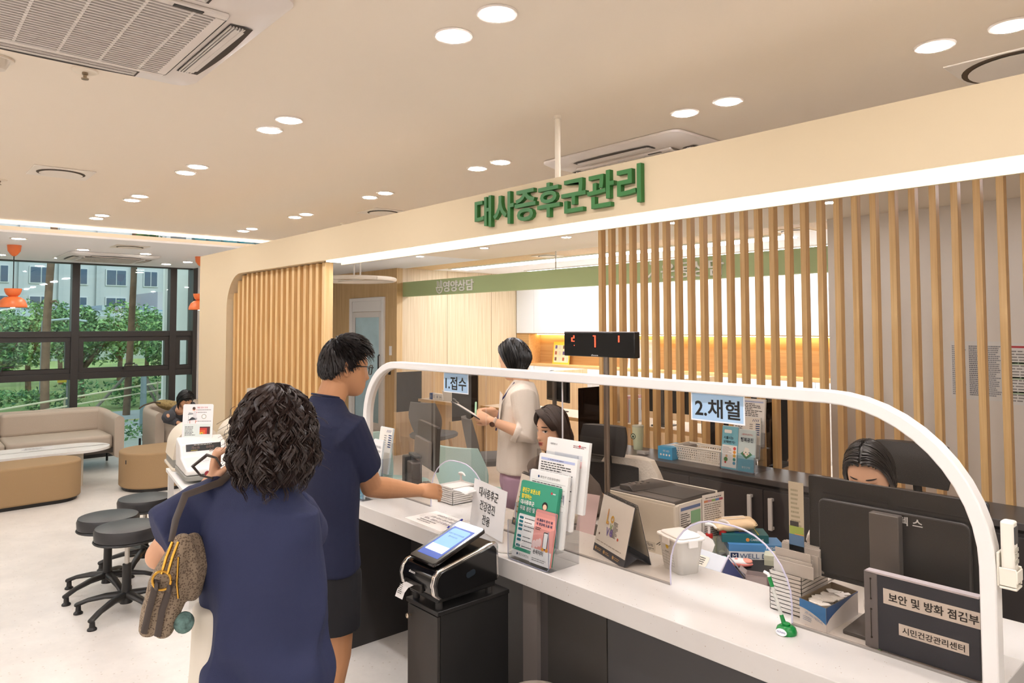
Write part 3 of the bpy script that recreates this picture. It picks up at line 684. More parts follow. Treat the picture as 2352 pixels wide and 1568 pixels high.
sheet(fl, Mf, w_, h_, .0012, mat('#cfc8b4', .5)); textlines(fl, Mf, .008, .044, .12, .25, 9, mat('#a9a690', .7), 3); bar(fl, Mf, .004, .034, .118, .14, mat('#3a3838', .5), .0008); bar(fl, Mf, .002, .051, .095, .124, mat('#a6bf5a', .6), .001); bar(fl, Mf, 0, .052, .04, .097, mat('#5c86b4', .6), .0012); bar(fl, Mf, .02, .052, .097, .1, mat('#e6a85a', .6), .0014)
tag(fl.o('memo_strip'), 'clear memo strip with green and blue sticky notes on the near monitor edge', 'memo strip')
def old_monitor():
    t = thing('computer_monitor', 'black monitor and thin-client on a post, seen from behind near the mint chair', 'monitor', (-3.42, 2.372, ZC), -.32)
    m = MB().rbox(-.19, .19, 0, .25, -.012, .012, .012, frame((0, 0, .13), (1, 0, 0), (0, .04, 1)), 3); c = m.o('casing', mat('#35302c', .4), t, bevel=.003)
    MB().rbox(-.17, .13, .02, .16, .012, .035, .02, frame((0, 0, .13), (1, 0, 0), (0, .04, 1)), 3).o('rear_cover', mat('#6f665f', .45), c, bevel=.004)
    MB().box(-.1, .05, -.085, -.045, .19, .205).box(-.11, -.05, -.12, -.05, .02, .19).o('post', mat('#2d2927', .4), t, bevel=.004)
    MB().box(-.04, .07, -.11, -.05, .015, .17).o('computer_box', mat('#57504b', .45), t, bevel=.006)
    MB().prism([(-.15, -.15), (.12, -.15), (.14, .06), (-.17, .06)], 0, .012).o('base', mat('#514b47', .4), t, bevel=.003)
    MB().tube([(-.02, -.06, .08), (0, -.09, .05), (.05, -.1, .02), (.12, -.06, .008)], .004, 8).o('cable', mat('#191817', .4), t, smooth=True)
old_monitor()
def tray_stack(name, label, x0, x1, y0, y1, n, dz, material, z0=ZC, rim=.004):
    t = thing(name, label, 'trays', ((x0+x1)/2, (y0+y1)/2, z0))
    for i in range(n):
        m = W(); z = z0+.002+i*dz
        m.box(x0, x1, y0, y1, z, z+.002).box(x0, x1, y0, y0+.002, z, z+dz*.98).box(x0, x1, y1-.002, y1, z, z+dz*.85).box(x0, x0+.002, y0, y1, z, z+dz*.85).box(x1-.002, x1, y0, y1, z, z+dz*.98)
        m.o('tray', material, t)
    return t
tray_stack('tray_stack', 'stack of clear shallow trays behind the opening under the man’s hand'.replace('’', "'"), -3.165, -3.03, 2.262, 2.42, 8, .011, mat('#e3dfda', .3))
def pump(name, label, x, y, z0, body, hgt=.13, r=.028, group=None):
    t = thing(name, label, 'bottle', (x, y, z0), 0, group)
    MB().lathe((0, 0, 0), [(r*.92, 0), (r, .006), (r, hgt*.72), (r*.75, hgt*.86), (.012, hgt*.92), (.012, hgt*.95)], 20).o('body', body, t, smooth=True)
    MB().lathe((0, 0, 0), [(.0165, hgt*.93), (.0165, hgt*1.12), (.010, hgt*1.14)], 20).o('collar', mat('#b3251f', .35), t, smooth=True)
    h = hgt*1.13
    MB().lathe((0, 0, 0), [(.0065, h), (.0055, h+.03), (.0055, h+.034)], 12).tube([(-.012, 0, h+.038), (.006, 0, h+.041), (.024, 0, h+.040), (.036, 0, h+.032)], [.009, .009, .006, .004], 10, cap='round').o('pump_head', mat('#efebe6', .35), t, smooth=True)
    return t
GELB = clear('#f2f4f2', .1, .05, .18, '#e7e4de')
pump('sanitizer_bottle', 'clear gel pump bottle with a red collar behind the clear trays', -3.21, 2.455, .72, GELB, .145, .03)
# ---------------------------------------------------------------- calendars
def calendar(name, label, x, y, rz, w, h, front, z0=ZC):
    t = thing(name, label, 'calendar', (x, y, z0), rz)
    GR = mat('#4a4c54', .5); s = .24
    A = frame((-w/2, -.062, 0), (1, 0, 0), (0, s, 1)); B = frame((w/2, .062, 0), (-1, 0, 0), (0, -s, 1)); hh = h
    st = MB(); st.box(0, w, 0, hh, -.002, 0, A).box(0, w, 0, hh, -.002, 0, B); st.add([(-w/2, -.06, .001), (w/2, -.06, .001), (w/2, 0, .03), (-w/2, 0, .03), (w/2, .06, .001), (-w/2, .06, .001)], [(0, 1, 2, 3), (3, 2, 4, 5)])
    st.o('stand', GR, t)
    p = MB(); A2 = A @ Matrix.Translation((.002, .032, .002)); sheet(p, A2, w-.004, hh-.034, .004, mat('#f2efe8', .55)); front(p, A2 @ Matrix.Translation((0, 0, .0004)), w-.004, hh-.034)
    p.o('page', None, t)
    pb = MB(); sheet(pb, B @ Matrix.Translation((.002, .032, .002)), w-.004, hh-.034, .004, mat('#ece4cf', .55)); pb.o('page', None, t)
    c = MB(); top = A @ Vector((0, hh, 0))
    for i in range(26):
        x_ = -w/2+.008+i*(w-.016)/25
        c.tube([(x_, top.y+.008+.009*math.cos(q), top.z-.001+.009*math.sin(q)) for q in [2*PI*k/8 for k in range(9)]], .0011, 5)
    c.o('spiral_binding', mat('#222', .3, .6, key='spiral') if False else mat('#2a2a2c', .3), t)
    l = MB(); 
    for i, xx in enumerate((.02, .09, .165)): disc(l, A @ Matrix.Translation((0, 0, .0006)), (xx, .016), .007, mat('#c9a06a', .5)); textlines(l, A @ Matrix.Translation((0, 0, .0006)), xx+.01, xx+.05, .009, .022, 2, mat('#c9a06a', .5), i)
    l.o('print', None, t)
def love(p, M, w, h):
    cols = ['#d98a62', '#e3b04e', '#8fb06a', '#6a7fb0', '#8c6ab0']
    for ch, cx, cy, hh, c1 in (('L', .30, .62, .30, '#dd9a58'), ('o', .44, .60, .15, '#e2b24f'), ('V', .36, .33, .17, '#7b6fae'), ('e', .47, .34, .16, '#8a78b8')):
        p.use(mat(c1, .6)); lettering(p, ch, M @ Matrix.Translation((w*cx, h*cy, .0006)), w*(.08 if ch == 'L' else .10), h*hh, .0006, .03)
    p.use(mat('#e5bd55', .6)); lettering(p, 'L', M @ Matrix.Translation((w*.3, h*.555, .0008)), w*.075, h*.14, .0006, .04); p.use(mat('#8fb36f', .6)); lettering(p, 'V', M @ Matrix.Translation((w*.44, h*.44, .0007)), w*.10, h*.14, .0006, .02)
    textlines(p, M, w*.5, w*.66, h*.26, h*.58, 12, INK, 5); textlines(p, M, w*.06, w*.94, .012, .02, 1, mat('#b5aea3', .7), 6); disc(p, M, (w*.7, h*.28), .006, mat('#d8624a', .5)); disc(p, M, (w*.11, h*.22), .005, mat('#7d5a52', .6))
calendar('desk_calendar', 'white spiral desk calendar lettered Love on a grey stand before the printer', -1.905, 2.275, -.36, .255, .235, love)
def plain(p, M, w, h): textlines(p, M, .02, w-.02, .02, h-.05, 6, mat('#c9a24f', .6), 5, .3); disc(p, M, (w*.5, h*.4), .02, mat('#e0b85f', .6))
calendar('desk_calendar', 'cream spiral desk calendar standing behind the white counter sign', -2.44, 2.30, -.25, .24, .24, plain)
# ---------------------------------------------------------------- pen stand, glove box, near tray stack, tub
def pen_stand():
    t = thing('pen_stand', 'green desk pen standing in its small green base on the counter', 'pen stand', (-1.105, 2.095, ZC))
    G = mat('#14813a', .25, var=.1)
    MB().lathe((0, 0, 0), [(.030, 0), (.031, .006), (.027, .018), (.018, .024)], 24).lathe((0, 0, 0), [(.01, .01), (.012, .03), (.008, .032)], 12).o('base', G, t, smooth=True)
    q = MB(); M = frame((0, -.0320, .011), (1, 0, 0), (0, .35, 1)); disc(q, M, (0, 0), .018, mat('#eeeef0', .4), .0003, 18, .010); q.use(mat('#4a4a86', .4)); lettering(q, 'MONAMI', M @ Matrix.Translation((0, 0, .0006)), .026, .005, .0005); q.o('badge', None, t)
    d = Vector((-.052, 0, .145)).normalized(); a = Vector((-.006, 0, .022))
    MB().tube([a, a+d*.03], [.0075, .006], 12).o('socket', G, t); MB().tube([a+d*.028, a+d*.115], .0055, 12).o('barrel', clear('#f0f4f0', .12, .05, .5, '#ece9e2'), t)
    MB().tube([a+d*.112, a+d*.142], .0062, 12).o('grip', G, t); MB().tube([a+d*.142, a+d*.15, a+d*.15+Vector((-.014, 0, .004))], .005, 10).o('tail', mat('#f0eeea', .4), t)
pen_stand()
def glove_box():
    t = thing('swab_box', 'open blue and white carton of white swabs beside the near monitor', 'box', (-1.03, 2.29, ZC))
    a = Vector((-1.117, 2.205, ZC)); b = Vector((-1.022, 2.182, ZC)); c = Vector((-1.018, 2.40, ZC)); d = a+c-b; h = .075
    m = W(); WB = mat('#e8e6e6', .5); BL = mat('#3f86cf', .45); BL2 = mat('#2f5f9f', .45)
    up = Vector((0, 0, h))
    def wall(p, q, m_=WB): m.use(m_); m.quad(p, q, q+up, p+up)
    for p, q in ((a, b), (b, c), (c, d), (d, a)): wall(p, q)
    m.use(mat('#8d7c60', .7)); e = .0015
    ctr = (a+c)/2; sh = lambda p: ctr+(p-ctr)*.97
    for p, q in ((a, b), (b, c), (c, d), (d, a)): m.quad(sh(q), sh(p), sh(p)+up, sh(q)+up)
    m.use(WB); m.quad(a+up*.02, b+up*.02, c+up*.02, d+up*.02)
    o = m.o('carton', None, t, fix=False)
    pr = W(); n = (b-a).cross(up).normalized()*-.0006
    Ma = frame(a, b-a, up); w1 = (b-a).length; Mb = frame(b, c-b, up); w2 = (c-b).length
    for M, w, cc in ((Ma, w1, BL), (Mb, w2, BL2)):
        N = 10; pr.use(cc)
        for i in range(N):
            x0, x1 = w*i/N, w*(i+1)/N; f = lambda x: (h*(.66-.34*(x/w)**2) if M is Ma else h*(.33+.62*min(1, x/w*1.15)**.6))
            if f(x0) < h: pr.quad(*[M @ Vector(p) for p in ((x0, min(h, f(x0)), .0006), (x1, min(h, f(x1)), .0006), (x1, h, .0006), (x0, h, .0006))])
    pr.use(mat('#6f93c4', .5)); lettering(pr, 'JAE HAN MEDICAL', Ma @ Matrix.Translation((w1*.55, h*.42, .0009)) @ Matrix.Rotation(-.22, 4, 'Z'), w1*.7, .009, .0005); textlines(pr, Ma, .012, w1*.6, .012, .028, 3, mat('#a7b4c8', .6), 3)
    pr.o('print', None, t)
    rnd = random.Random(4); s = W()
    for i in range(60):
        p = a.lerp(b, rnd.uniform(.25, .75))+(c-b)*rnd.uniform(.12, .88); s.cbox(p+Vector((0, 0, .05+rnd.uniform(0, .018))), (.034, .02, .003), None, rnd.uniform(-1, 1))
    so_ = s.o('swab_packets', mat('#efeeeb', .5), t); so_['kind'] = 'stuff'
glove_box()
tray_stack('tray_stack', 'tall stack of milky ribbed trays beside the green pen stand', -1.235, -1.125, 2.235, 2.42, 10, .0125, mat('#d5d1cb', .3))
pk = W(); rnd = random.Random(2)
for i in range(26):
    y = 2.245+i*.0062; pk.box(-1.228+rnd.uniform(-.004, .004), -1.10+rnd.uniform(-.02, .012), y, y+.003, .936+rnd.uniform(0, .004), .985+rnd.uniform(-.012, .016)+.02*math.sin(i*.12))
tag(pk.o('packet_row', mat('#cbc8c3', .35)), 'row of clear plastic packets filed upright on the milky tray stack', 'packets')['kind'] = 'stuff'
def tub():
    t = thing('swab_tub', 'white snap-lid plastic tub with a printed table label beside the calendar', 'container', (-1.655, 2.33, ZC), -.35)
    BOD = clear('#f4f3f0', .1, .1, .72, '#efece6')
    r = [[Vector((x, y, z)) for x, y in rrect(-a, a, -b, b, .018, 4)] for a, b, z in ((.058, .042, 0), (.060, .044, .004), (.074, .058, .128))]
    MB().loft(r).o('body', BOD, t, smooth=True)
    l = MB().rbox(-.080, .080, -.064, .064, .124, .134, .02).rbox(-.068, .068, -.052, .052, .134, .141, .02); l.o('lid', mat('#f1efeb', .35), t, bevel=.003)
    for sx, sy, dx, dy in ((0, -.066, .022, .004), (0, .066, .022, .004), (-.082, 0, .004, .02), (.082, 0, .004, .02)): MB().box(sx-dx, sx+dx, sy-dy, sy+dy, .105, .134).o('clasp', mat('#f1efeb', .35), t, bevel=.002)
    q = MB(); M = frame((-.05, -.0505, .02), (1, 0, 0), (0, -.11, 1)); K = mat('#4c4a46', .6)
    for i in range(5): bar(q, M, .01, .085, .006+.011*i, .0068+.011*i, K)
    for x in (.01, .035, .06, .0845): bar(q, M, x, x+.0007, .006, .05, K)
    disc(q, M, (.047, .075), .009, mat('#e0bb2f', .5)); textlines(q, M, .03, .07, .052, .058, 1, K, 3); q.o('label', None, t)
tub()
tg = thing('tweezers_pair', 'long steel tweezers leaning from the swab tub dish toward the printer', 'tweezers', (-1.8, 2.45, ZC))
a = Vector((-1.79, 2.52, .95)); 
for dx in (0, .012): W().tube([(-1.86+dx, 2.45, .835), (-1.79+dx*.6, 2.47, .89), (-1.715, 2.49, .945)], .0022, 6).o('prong', mat('#6f6a64', .3, .8), tg)
# ---------------------------------------------------------------- navy binder, air conditioner remote
def binder():
    t = thing('ring_binder', 'navy binder labelled 보안 및 방화 점검부 standing against the clear screen', 'binder', (-.75, 2.215, ZC))
    W().box(-.90, -.612, 2.178, 2.20, .816, 1.028).o('cover', mat('#2a3140', .4), t, bevel=.002)
    W().box(-.905, -.868, 2.176, 2.202, .815, 1.032).o('spine_strip', mat('#77767a', .35), t, bevel=.002)
    W().box(-.90, -.612, 2.176, 2.204, 1.029, 1.034).o('top_edge', mat('#d4d1dc', .3), t)
    k = W()
    for z0, z1 in ((.955, 1.012), (.845, .925)):
        k.tube([(-.886, 2.174, z0), (-.886, 2.174, z1)], .0012, 6)
        for z in (z0, z1): k.lathe((-.886, 2.1765, z), [(.0032, 0), (.0022, .003)], 10, Matrix.Rotation(PI/2, 3, 'X').to_4x4())
    k.o('lace', mat('#3e3a35', .4, .5), t)
    M = frame((-.90, 2.1775, .816), (1, 0, 0), (0, 0, 1))
    q = W(); bar(q, M, .048, .29, .135, .178, mat('#eae7e3', .5), .0003); bar(q, M, .088, .262, .058, .09, mat('#eae7e3', .5), .0003)
    q.use(mat('#1e1a17', .5)); lettering(q, '보안 및 방화 점검부', M @ Matrix.Translation((.175, .1565, .0005)), .225, .026, .0006, .02); lettering(q, '시민건강관리센터', M @ Matrix.Translation((.175, .0735, .0005)), .155, .019, .0006, .015)
    q.o('label', None, t)
    W().box(-.872, -.864, 2.18, 2.19, .8105, .822).o('marker_tab', mat('#8fc48f', .5), t)
binder()
def remote():
    IV = mat('#e9e2d2', .4)
    b = thing('remote_holder', 'ivory wall bracket for a remote on the screen post', 'holder', (-.55, 2.165, 1.09))
    W().box(-.562, -.556, 2.145, 2.19, 1.085, 1.17).box(-.556, -.518, 2.142, 2.146, 1.09, 1.135).box(-.556, -.518, 2.188, 2.192, 1.09, 1.135).box(-.556, -.518, 2.142, 2.192, 1.082, 1.088).box(-.52, -.516, 2.142, 2.192, 1.10, 1.13).o('bracket', IV, b, bevel=.002)
    r = thing('air_conditioner_remote', 'ivory remote control hanging in the bracket on the screen post', 'remote', (-.54, 2.167, 1.09))
    W().rbox(-.553, -.523, 2.147, 2.187, 1.09, 1.25, .008).o('body', mat('#ece6d8', .35), r, bevel=.004)
    W().box(-.5235, -.5215, 2.153, 2.181, 1.195, 1.238).o('display', mat('#3a3e42', .2), r)
    for i in range(3):
        for j in range(2): W().box(-.5235, -.5205, 2.153+.016*j, 2.164+.016*j, 1.145+.015*i, 1.155+.015*i).o('button', mat('#b3ae9f', .5), r, bevel=.001)
remote()
# ================================================================ STAFF SIDE
def staff_desk(label, x0, x1, y0=2.43, y1=2.98, z=.72):
    t = thing('staff_desk', label, 'desk', ((x0+x1)/2, y0+.25, 0))
    W().box(x0, x1, y0, y1, z-.028, z).o('desktop', mat('#e9e5df', .4), t, bevel=.002)
    for x in (x0+.02, x1-.05): W().box(x, x+.03, y0+.03, y1-.03, 0, z-.028).o('leg', mat('#8b8783', .4, .3), t)
staff_desk('white staff desk behind the counter carrying the printer', -2.60, -1.34)
staff_desk('white staff desk behind the near monitor at the counter end', -1.33, -.30)
staff_desk('white staff desk at the far end behind the counter', -3.78, -2.61, 2.43, 2.68)
def printer():
    t = thing('laser_printer', 'ivory laser printer with a dark top on the staff desk', 'printer', (-2.06, 2.78, .72))
    x0, x1, y0, y1, z0, z1 = -2.255, -1.875, 2.60, 2.935, .722, .985
    IV = mat('#e5ddce', .45); DKT = mat('#4d4742', .45)
    W().box(x0, x1, y0, y1, z0, z1-.02).o('body', IV, t, bevel=.008, seg=3)
    W().box(x0+.006, x1-.006, y0+.006, y1-.006, z1-.021, z1-.004).o('top_cover', DKT, t, bevel=.005)
    W().box(x0, x1, y0, y0+.006, z1-.022, z1-.012).box(x0, x1, y1-.006, y1, z1-.022, z1-.003).o('top_rim', IV, t, bevel=.002)
    tr = W(); Mx = Matrix.Translation((-2.02, 2.77, z1-.003))
    tr.add([Mx @ Vector(p) for p in ((-.08, -.10, 0), (.14, -.10, 0), (.14, .1, 0), (-.08, .1, 0), (-.08, -.1, .001), (.14, -.1, .001), (.14, .1, .001), (-.08, .1, .001))], [(0, 3, 2, 1), (4, 5, 6, 7), (0, 1, 5, 4), (1, 2, 6, 5), (2, 3, 7, 6), (3, 0, 4, 7)]); tr.o('paper_well', mat('#2d2926', .5), t)
    k = W(); k.add([(-2.20, 2.62, z1-.003), (-2.12, 2.62, z1-.003), (-2.06, 2.88, z1-.003), (-2.20, 2.88, z1-.003), (-2.20, 2.62, z1+.020), (-2.14, 2.62, z1+.020), (-2.10, 2.88, z1+.006), (-2.20, 2.88, z1+.006)], [(3, 2, 1, 0), (4, 5, 6, 7), (0, 1, 5, 4), (1, 2, 6, 5), (2, 3, 7, 6), (3, 0, 4, 7)]); k.o('control_panel', mat('#3a3531', .4), t, bevel=.003)
    b = W()
    for i in range(3):
        for j in range(2): b.cyl((-2.18+.03*j, 2.67+.05*i), .007, z1+.008, z1+.021-.0022*i, 12)
    b.o('button', mat('#5e5852', .4), t)
    W().box(x0-.001, x0+.07, y0-.0012, y0+.001, z0+.02, z1-.03).o('port_panel', mat('#d9d0c0', .5), t)
    p = W()
    for i, (a, c) in enumerate(((-2.235, .93), (-2.225, .90), (-2.235, .862))): p.box(a, a+.022, y0-.003, y0, c, c+.014)
    for i in range(9): p.box(-2.195, -2.178, y0-.0022, y0, .86+.008*i, .863+.008*i)
    p.o('socket', mat('#2a2623', .5), t)
    v = W()
    for i in range(10): v.box(x1-.0005, x1+.0012, 2.625, 2.65, .75+.008*i, .753+.008*i)
    for i in range(9): v.box(-1.915, -1.89, y0-.0016, y0, .74+.009*i, .7435+.009*i)
    v.o('vent', mat('#544d45', .6), t)
    W().tube([(-2.19, 2.598, .90), (-2.17, 2.57, .905), (-2.15, 2.56, .88), (-2.14, 2.56, .82), (-2.16, 2.57, .735)], .006, 8).o('power_cord', mat('#1d1b1a', .4), t, smooth=True)
    q = W(); M = frame((-2.09, y0-.0014, .745), (1, 0, 0), (0, 0, 1)); sheet(q, M, .11, .04, .0005, mat('#cfc7b8', .6)); textlines(q, M, .004, .106, .003, .037, 6, INK, 4); q.o('rating_label', None, t)
    return x1, y0
printer()
def hang_sheet(name, label, M, w, h, draw, grp=None):
    m = W(); sheet(m, M, w, h, .0012, mat('#e7e1d8', .5)); draw(m, M @ Matrix.Translation((0, 0, .0006)), w, h); tag(m.o(name), label, 'paper', grp)
def d1(m, M, w, h): bar(m, M, .01, w-.01, h-.03, h-.016, mat('#5d6f9a', .6)); bar(m, M, w*.5, w-.01, h*.5, h-.04, mat('#7fae84', .6)); textlines(m, M, .01, w*.48, .02, h-.04, 14, INK, 4)
def d2(m, M, w, h):
    for i, c in enumerate(('#d98a5f', '#c58f9a', '#8fae6a', '#6f8fbf', '#b5606a')): bar(m, M, .01+i*(w-.02)/5, .01+(i+1)*(w-.02)/5, h-.035, h-.025, mat(c, .6))
    textlines(m, M, .02, w-.02, h-.02, h-.012, 1, INK, 2); textlines(m, M, .012, w-.012, .02, h-.04, 16, mat('#8a8178', .6), 6)
hang_sheet('notice_sheet', 'printed price sheet with a blue heading and green box on the printer side', frame((-1.8725, 2.63, .775), (0, 1, 0), (0, 0, 1)), .17, .19, d1)
hang_sheet('notice_sheet', 'printed sheet with a coloured heading band hanging beyond the printer corner', frame((-1.868, 2.80, .765), (.12, 1, 0), (0, 0, 1)), .15, .215, d2)
pp = W()
for i in range(5):
    M = Matrix.Translation((-1.80-.01*i, 2.72+.012*i, 0)); pp.add([M @ Vector(p) for p in ((-.05, -.05, .722), (.05, -.07, .722), (.04, .01, .80), (-.06, .03, .83))], [(0, 1, 2, 3)])
tag(pp.o('loose_papers', mat('#e6dfd8', .6)), 'loose curled papers leaning at the printer side', 'papers')['kind'] = 'stuff'
pump('sanitizer_bottle', 'clear pump bottle with a red collar, its spout turned from the wet wipes', -1.835, 2.80, .722, GELB, .085, .026)
pump('sanitizer_bottle', 'clear pump bottle with a red collar touching the wet wipes pack', -1.80, 2.855, .722, GELB, .095, .028)
def carton(name, label, c, d, rz, base, top=None, cat='box', dec=None, z0=.722):
    t = MB(); t.use(mat(base, .45)).box(-d[0]/2, d[0]/2, -d[1]/2, d[1]/2, 0, d[2])
    if top: t.use(mat(top, .45)).box(-d[0]/2-.0004, d[0]/2+.0004, -d[1]/2-.0004, d[1]/2+.0004, d[2]*.55, d[2]+.0004)
    if dec: dec(t, d)
    o = t.o(name); o.location = (c[0], c[1], z0); o.rotation_euler.z = rz; tag(o, label, cat); return o
def dec_well(t, d):
    M = frame((-d[0]/2, -d[1]/2-.0006, 0), (1, 0, 0), (0, 0, 1)); t.use(mat('#5f6f8a', .5)); lettering(t, 'WELL DON', M @ Matrix.Translation((d[0]*.55, d[2]*.26, 0)), d[0]*.72, d[2]*.32, .0006, .01)
    bar(t, M, .006, .04, .006, d[2]*.46, mat('#1c2f55', .5)); t.use(WPAP); lettering(t, 'M', M @ Matrix.Translation((.023, d[2]*.25, .0008)), .018, d[2]*.28, .0006); lettering(t, 'MEDIUM', M @ Matrix.Translation((d[0]*.8, d[2]*.8, .0002)), d[0]*.25, d[2]*.16, .0006)
carton('glove_box', 'white and blue carton of examination gloves under the teal box', (-1.70, 3.0-.06), (.235, .12, .065), .75, '#e2e1de', '#4f86b8', 'box', dec_well)
def dec_teal(t, d):
    M = frame((-d[0]/2, -d[1]/2, d[2]+.0006), (1, 0, 0), (0, 1, 0)); bar(t, M, d[0]*.3, d[0]*.7, d[1]*.2, d[1]*.7, mat('#3f6fae', .5), 0); poly(t, M, [(d[0]*.4, d[1]*.35), (d[0]*.65, d[1]*.45), (d[0]*.62, d[1]*.55), (d[0]*.42, d[1]*.55)], mat('#e2b592', .6), .0004)
    F = frame((-d[0]/2, -d[1]/2-.0006, 0), (1, 0, 0), (0, 0, 1)); disc(t, F, (d[0]*.55, d[2]*.4), .008, mat('#e08a3a', .5)); t.use(WPAP); lettering(t, 'CARELINE', F @ Matrix.Translation((d[0]*.75, d[2]*.42, .0004)), d[0]*.28, .009, .0005)
    bar(t, M, d[0]*.78, d[0]*.8, 0, d[1], mat('#d9c63f', .5), .0006)
carton('teal_box', 'dark teal carton with a yellow band on top of the glove carton', (-1.745, 2.93), (.20, .115, .034), .72, '#1f5f63', None, 'box', dec_teal, .788)
def wipes():
    m = MB(); n = 18; rings = []
    for k in range(11):
        u = k/10-.5; f = (1-abs(2*u)**4)**.5 if abs(u) < .5 else 0; hh = .004+.026*f; ww = .052+.006*math.sin(k*2.3)
        rings.append([Vector((u*.19, ww*math.cos(2*PI*j/n)*(1.0), .03+hh*math.sin(2*PI*j/n))) for j in range(n)])
    m.use(mat('#e9cfa8', .5)).loft(rings)
    M = frame((-.05, -.03, .0575), (1, 0, 0), (0, 1, 0)); poly(m, M, rrect(.0, .1, .005, .055, .012), mat('#efe8de', .4), .001); bar(m, M, .04, .07, .022, .036, mat('#7d3a3a', .5), .002)
    for s in (-1, 1):
        for i in range(8): m.use(mat('#3a2a24', .6)); m.cbox((s*.088, -.045+i*.0125, .033), (.004, .006, .006))
    o = m.o('wet_wipes', None, None, smooth=True); o.location = (-1.775, 2.915, .822); o.rotation_euler = (0, -.1, .7); tag(o, 'cream wet wipes pack lying on top of the teal carton', 'wipes')
wipes()
carton('tin_box', 'pale olive tin box beside the glove carton', (-1.565, 2.93), (.13, .10, .042), .45, '#b9b79c', '#c9c7ad', 'tin')
def mouse():
    t = thing('computer_mouse', 'white and coral computer mouse on the black desk mat', 'mouse', (-1.665, 2.765, .725), .5)
    MB().ell((0, 0, .012), (.056, .03, .013), None, 24, 12).o('base', mat('#e6857a', .35), t, smooth=True); MB().ell((0, 0, .018), (.053, .027, .014), None, 24, 12).o('shell', mat('#efe6e2', .3), t, smooth=True)
    MB().ell((.03, 0, .023), (.024, .022, .0108), None, 16, 10).o('button', mat('#ef9a86', .35), t, smooth=True); MB().ell((-.012, -.006, .030), (.008, .007, .003), None, 12, 8).o('logo', mat('#e6857a', .35), t)
mouse()
tag(W().box(-1.80, -1.36, 2.62, 2.93, .7205, .7235).o('desk_mat', mat('#211d1b', .6)), 'black desk mat under the mouse on the staff desk', 'mat')
tag(W().tube([(-1.40, 2.84, .726), (-1.46, 2.86, .75), (-1.43, 2.80, .77), (-1.38, 2.76, .75), (-1.34, 2.72, .728)], .003, 6).o('mouse_cable', BLACK, smooth=True), 'thin black cable looping over the desk mat', 'cable')
nb = W(); M = frame((-1.90, 2.70, .7245), (.19, -.03, 0), (.04, .12, 0)); sheet(nb, M, .17, .1, .002, mat('#efebe2', .5)); tag(nb.o('memo_pad'), 'blank white memo pad beside the coral mouse', 'paper')
tag(W().tube([(-1.815, 2.765, .731), (-1.755, 2.80, .731)], [.0065, .006], 10, cap='round').o('highlighter', mat('#8fcdb5', .4)), 'mint green highlighter pen lying on the memo pad', 'pen')
cd = W().box(-.05, .05, 0, .07, 0, .002, frame((-1.83, 2.86, .723), (.7, .7, 0), (-.3, .3, .9))); tag(cd.o('folded_card', mat('#d8d6b8', .5)), 'open pale green card standing by the glove carton', 'card')
def wedge():
    t = thing('glucose_reader_stand', 'pale grey wedge-shaped reader with a blue triangular side on the desk', 'reader', (-1.66, 2.55, .72), -.12)
    P = [(-.10, 0), (.10, 0), (-.005, .11)]
    for nm, x0, x1, c in (('body', -.12, .085, '#d3d7de'), ('end_panel', .0852, .089, '#4d5684'), ('rim', .0845, .0925, '#c9c6d6')):
        b = MB(); s = 1.08 if nm == 'rim' else .96 if nm == 'end_panel' else 1
        if nm == 'rim':
            b.tube([(.088, y*s, max(.004, z*s)) for y, z in P+[P[0]]], .004, 6)
        else: b.add([(x0, y*s, z*s+.001) for y, z in P]+[(x1, y*s, z*s+.001) for y, z in P], [(0, 1, 2), (5, 4, 3), (0, 3, 4, 1), (1, 4, 5, 2), (2, 5, 3, 0)])
        b.o(nm, mat(c, .4), t, bevel=.002)
    q = MB(); M = frame((-.04, -.05, .058), (1, 0, 0), (0, .65, .75)); poly(q, M, rrect(0, .05, 0, .045, .006), mat('#e9e2d2', .5), .002); textlines(q, M @ Matrix.Translation((0, 0, .002)), .004, .046, .005, .04, 4, INK, 3); q.o('label', None, t)
wedge()
def pbox():
    t = thing('plastic_box', 'small open clear plastic box on the staff desk edge', 'box', (-1.49, 2.60, .724), .4)
    C = clear('#f0ecec', .12, .05, .25, '#e2d3cf'); b = MB()
    b.box(-.04, .04, -.028, .028, 0, .002).box(-.04, .04, -.028, -.026, 0, .05).box(-.04, .04, .026, .028, 0, .05).box(-.04, -.038, -.028, .028, 0, .05).box(.038, .04, -.028, .028, 0, .05); b.o('body', C, t)
    MB().box(0, .03, -.026, .026, -.001, .001, frame((.04, 0, .05), (.5, 0, .8), (0, 1, 0))).box(0, .03, -.026, .026, -.001, .001, frame((-.04, 0, .05), (-.7, 0, .5), (0, 1, 0))).o('flap', C, t)
pbox()
chn = W(); rnd = random.Random(8)
for i in range(40): chn.ell((-1.40+rnd.uniform(-.02, .02), 2.60+rnd.uniform(-.01, .012), .729+rnd.uniform(0, .012)), (.003, .003, .003), None, 6, 4)
tag(chn.o('bead_chain', mat('#8d8a86', .3, .7)), 'small heap of metal bead chain by the clear plastic box', 'chain')['kind'] = 'stuff'
t = thing('tape_roll_stand', 'cream tape roll on a grey stand beside the printer', 'dispenser', (-2.42, 2.60, .72))
W().box(-2.48, -2.37, 2.56, 2.66, .7205, .775).o('stand', mat('#6f6863', .5), t, bevel=.006); W().lathe((-2.45, 2.61, .80), [(.036, -.03), (.036, .03)], 24, Matrix.Rotation(PI/2, 3, 'Y').to_4x4()).o('roll', mat('#e6d9c6', .6), t, smooth=True)
cc = W(); sheet(cc, frame((-2.385, 2.50, .8105 if False else .7205), (.10, .02, 0), (.02, .10, .26)), .10, .23, .003, mat('#dcc4c4', .5)); tag(cc.o('pink_folder'), 'pale pink folder leaning behind the love calendar', 'folder')
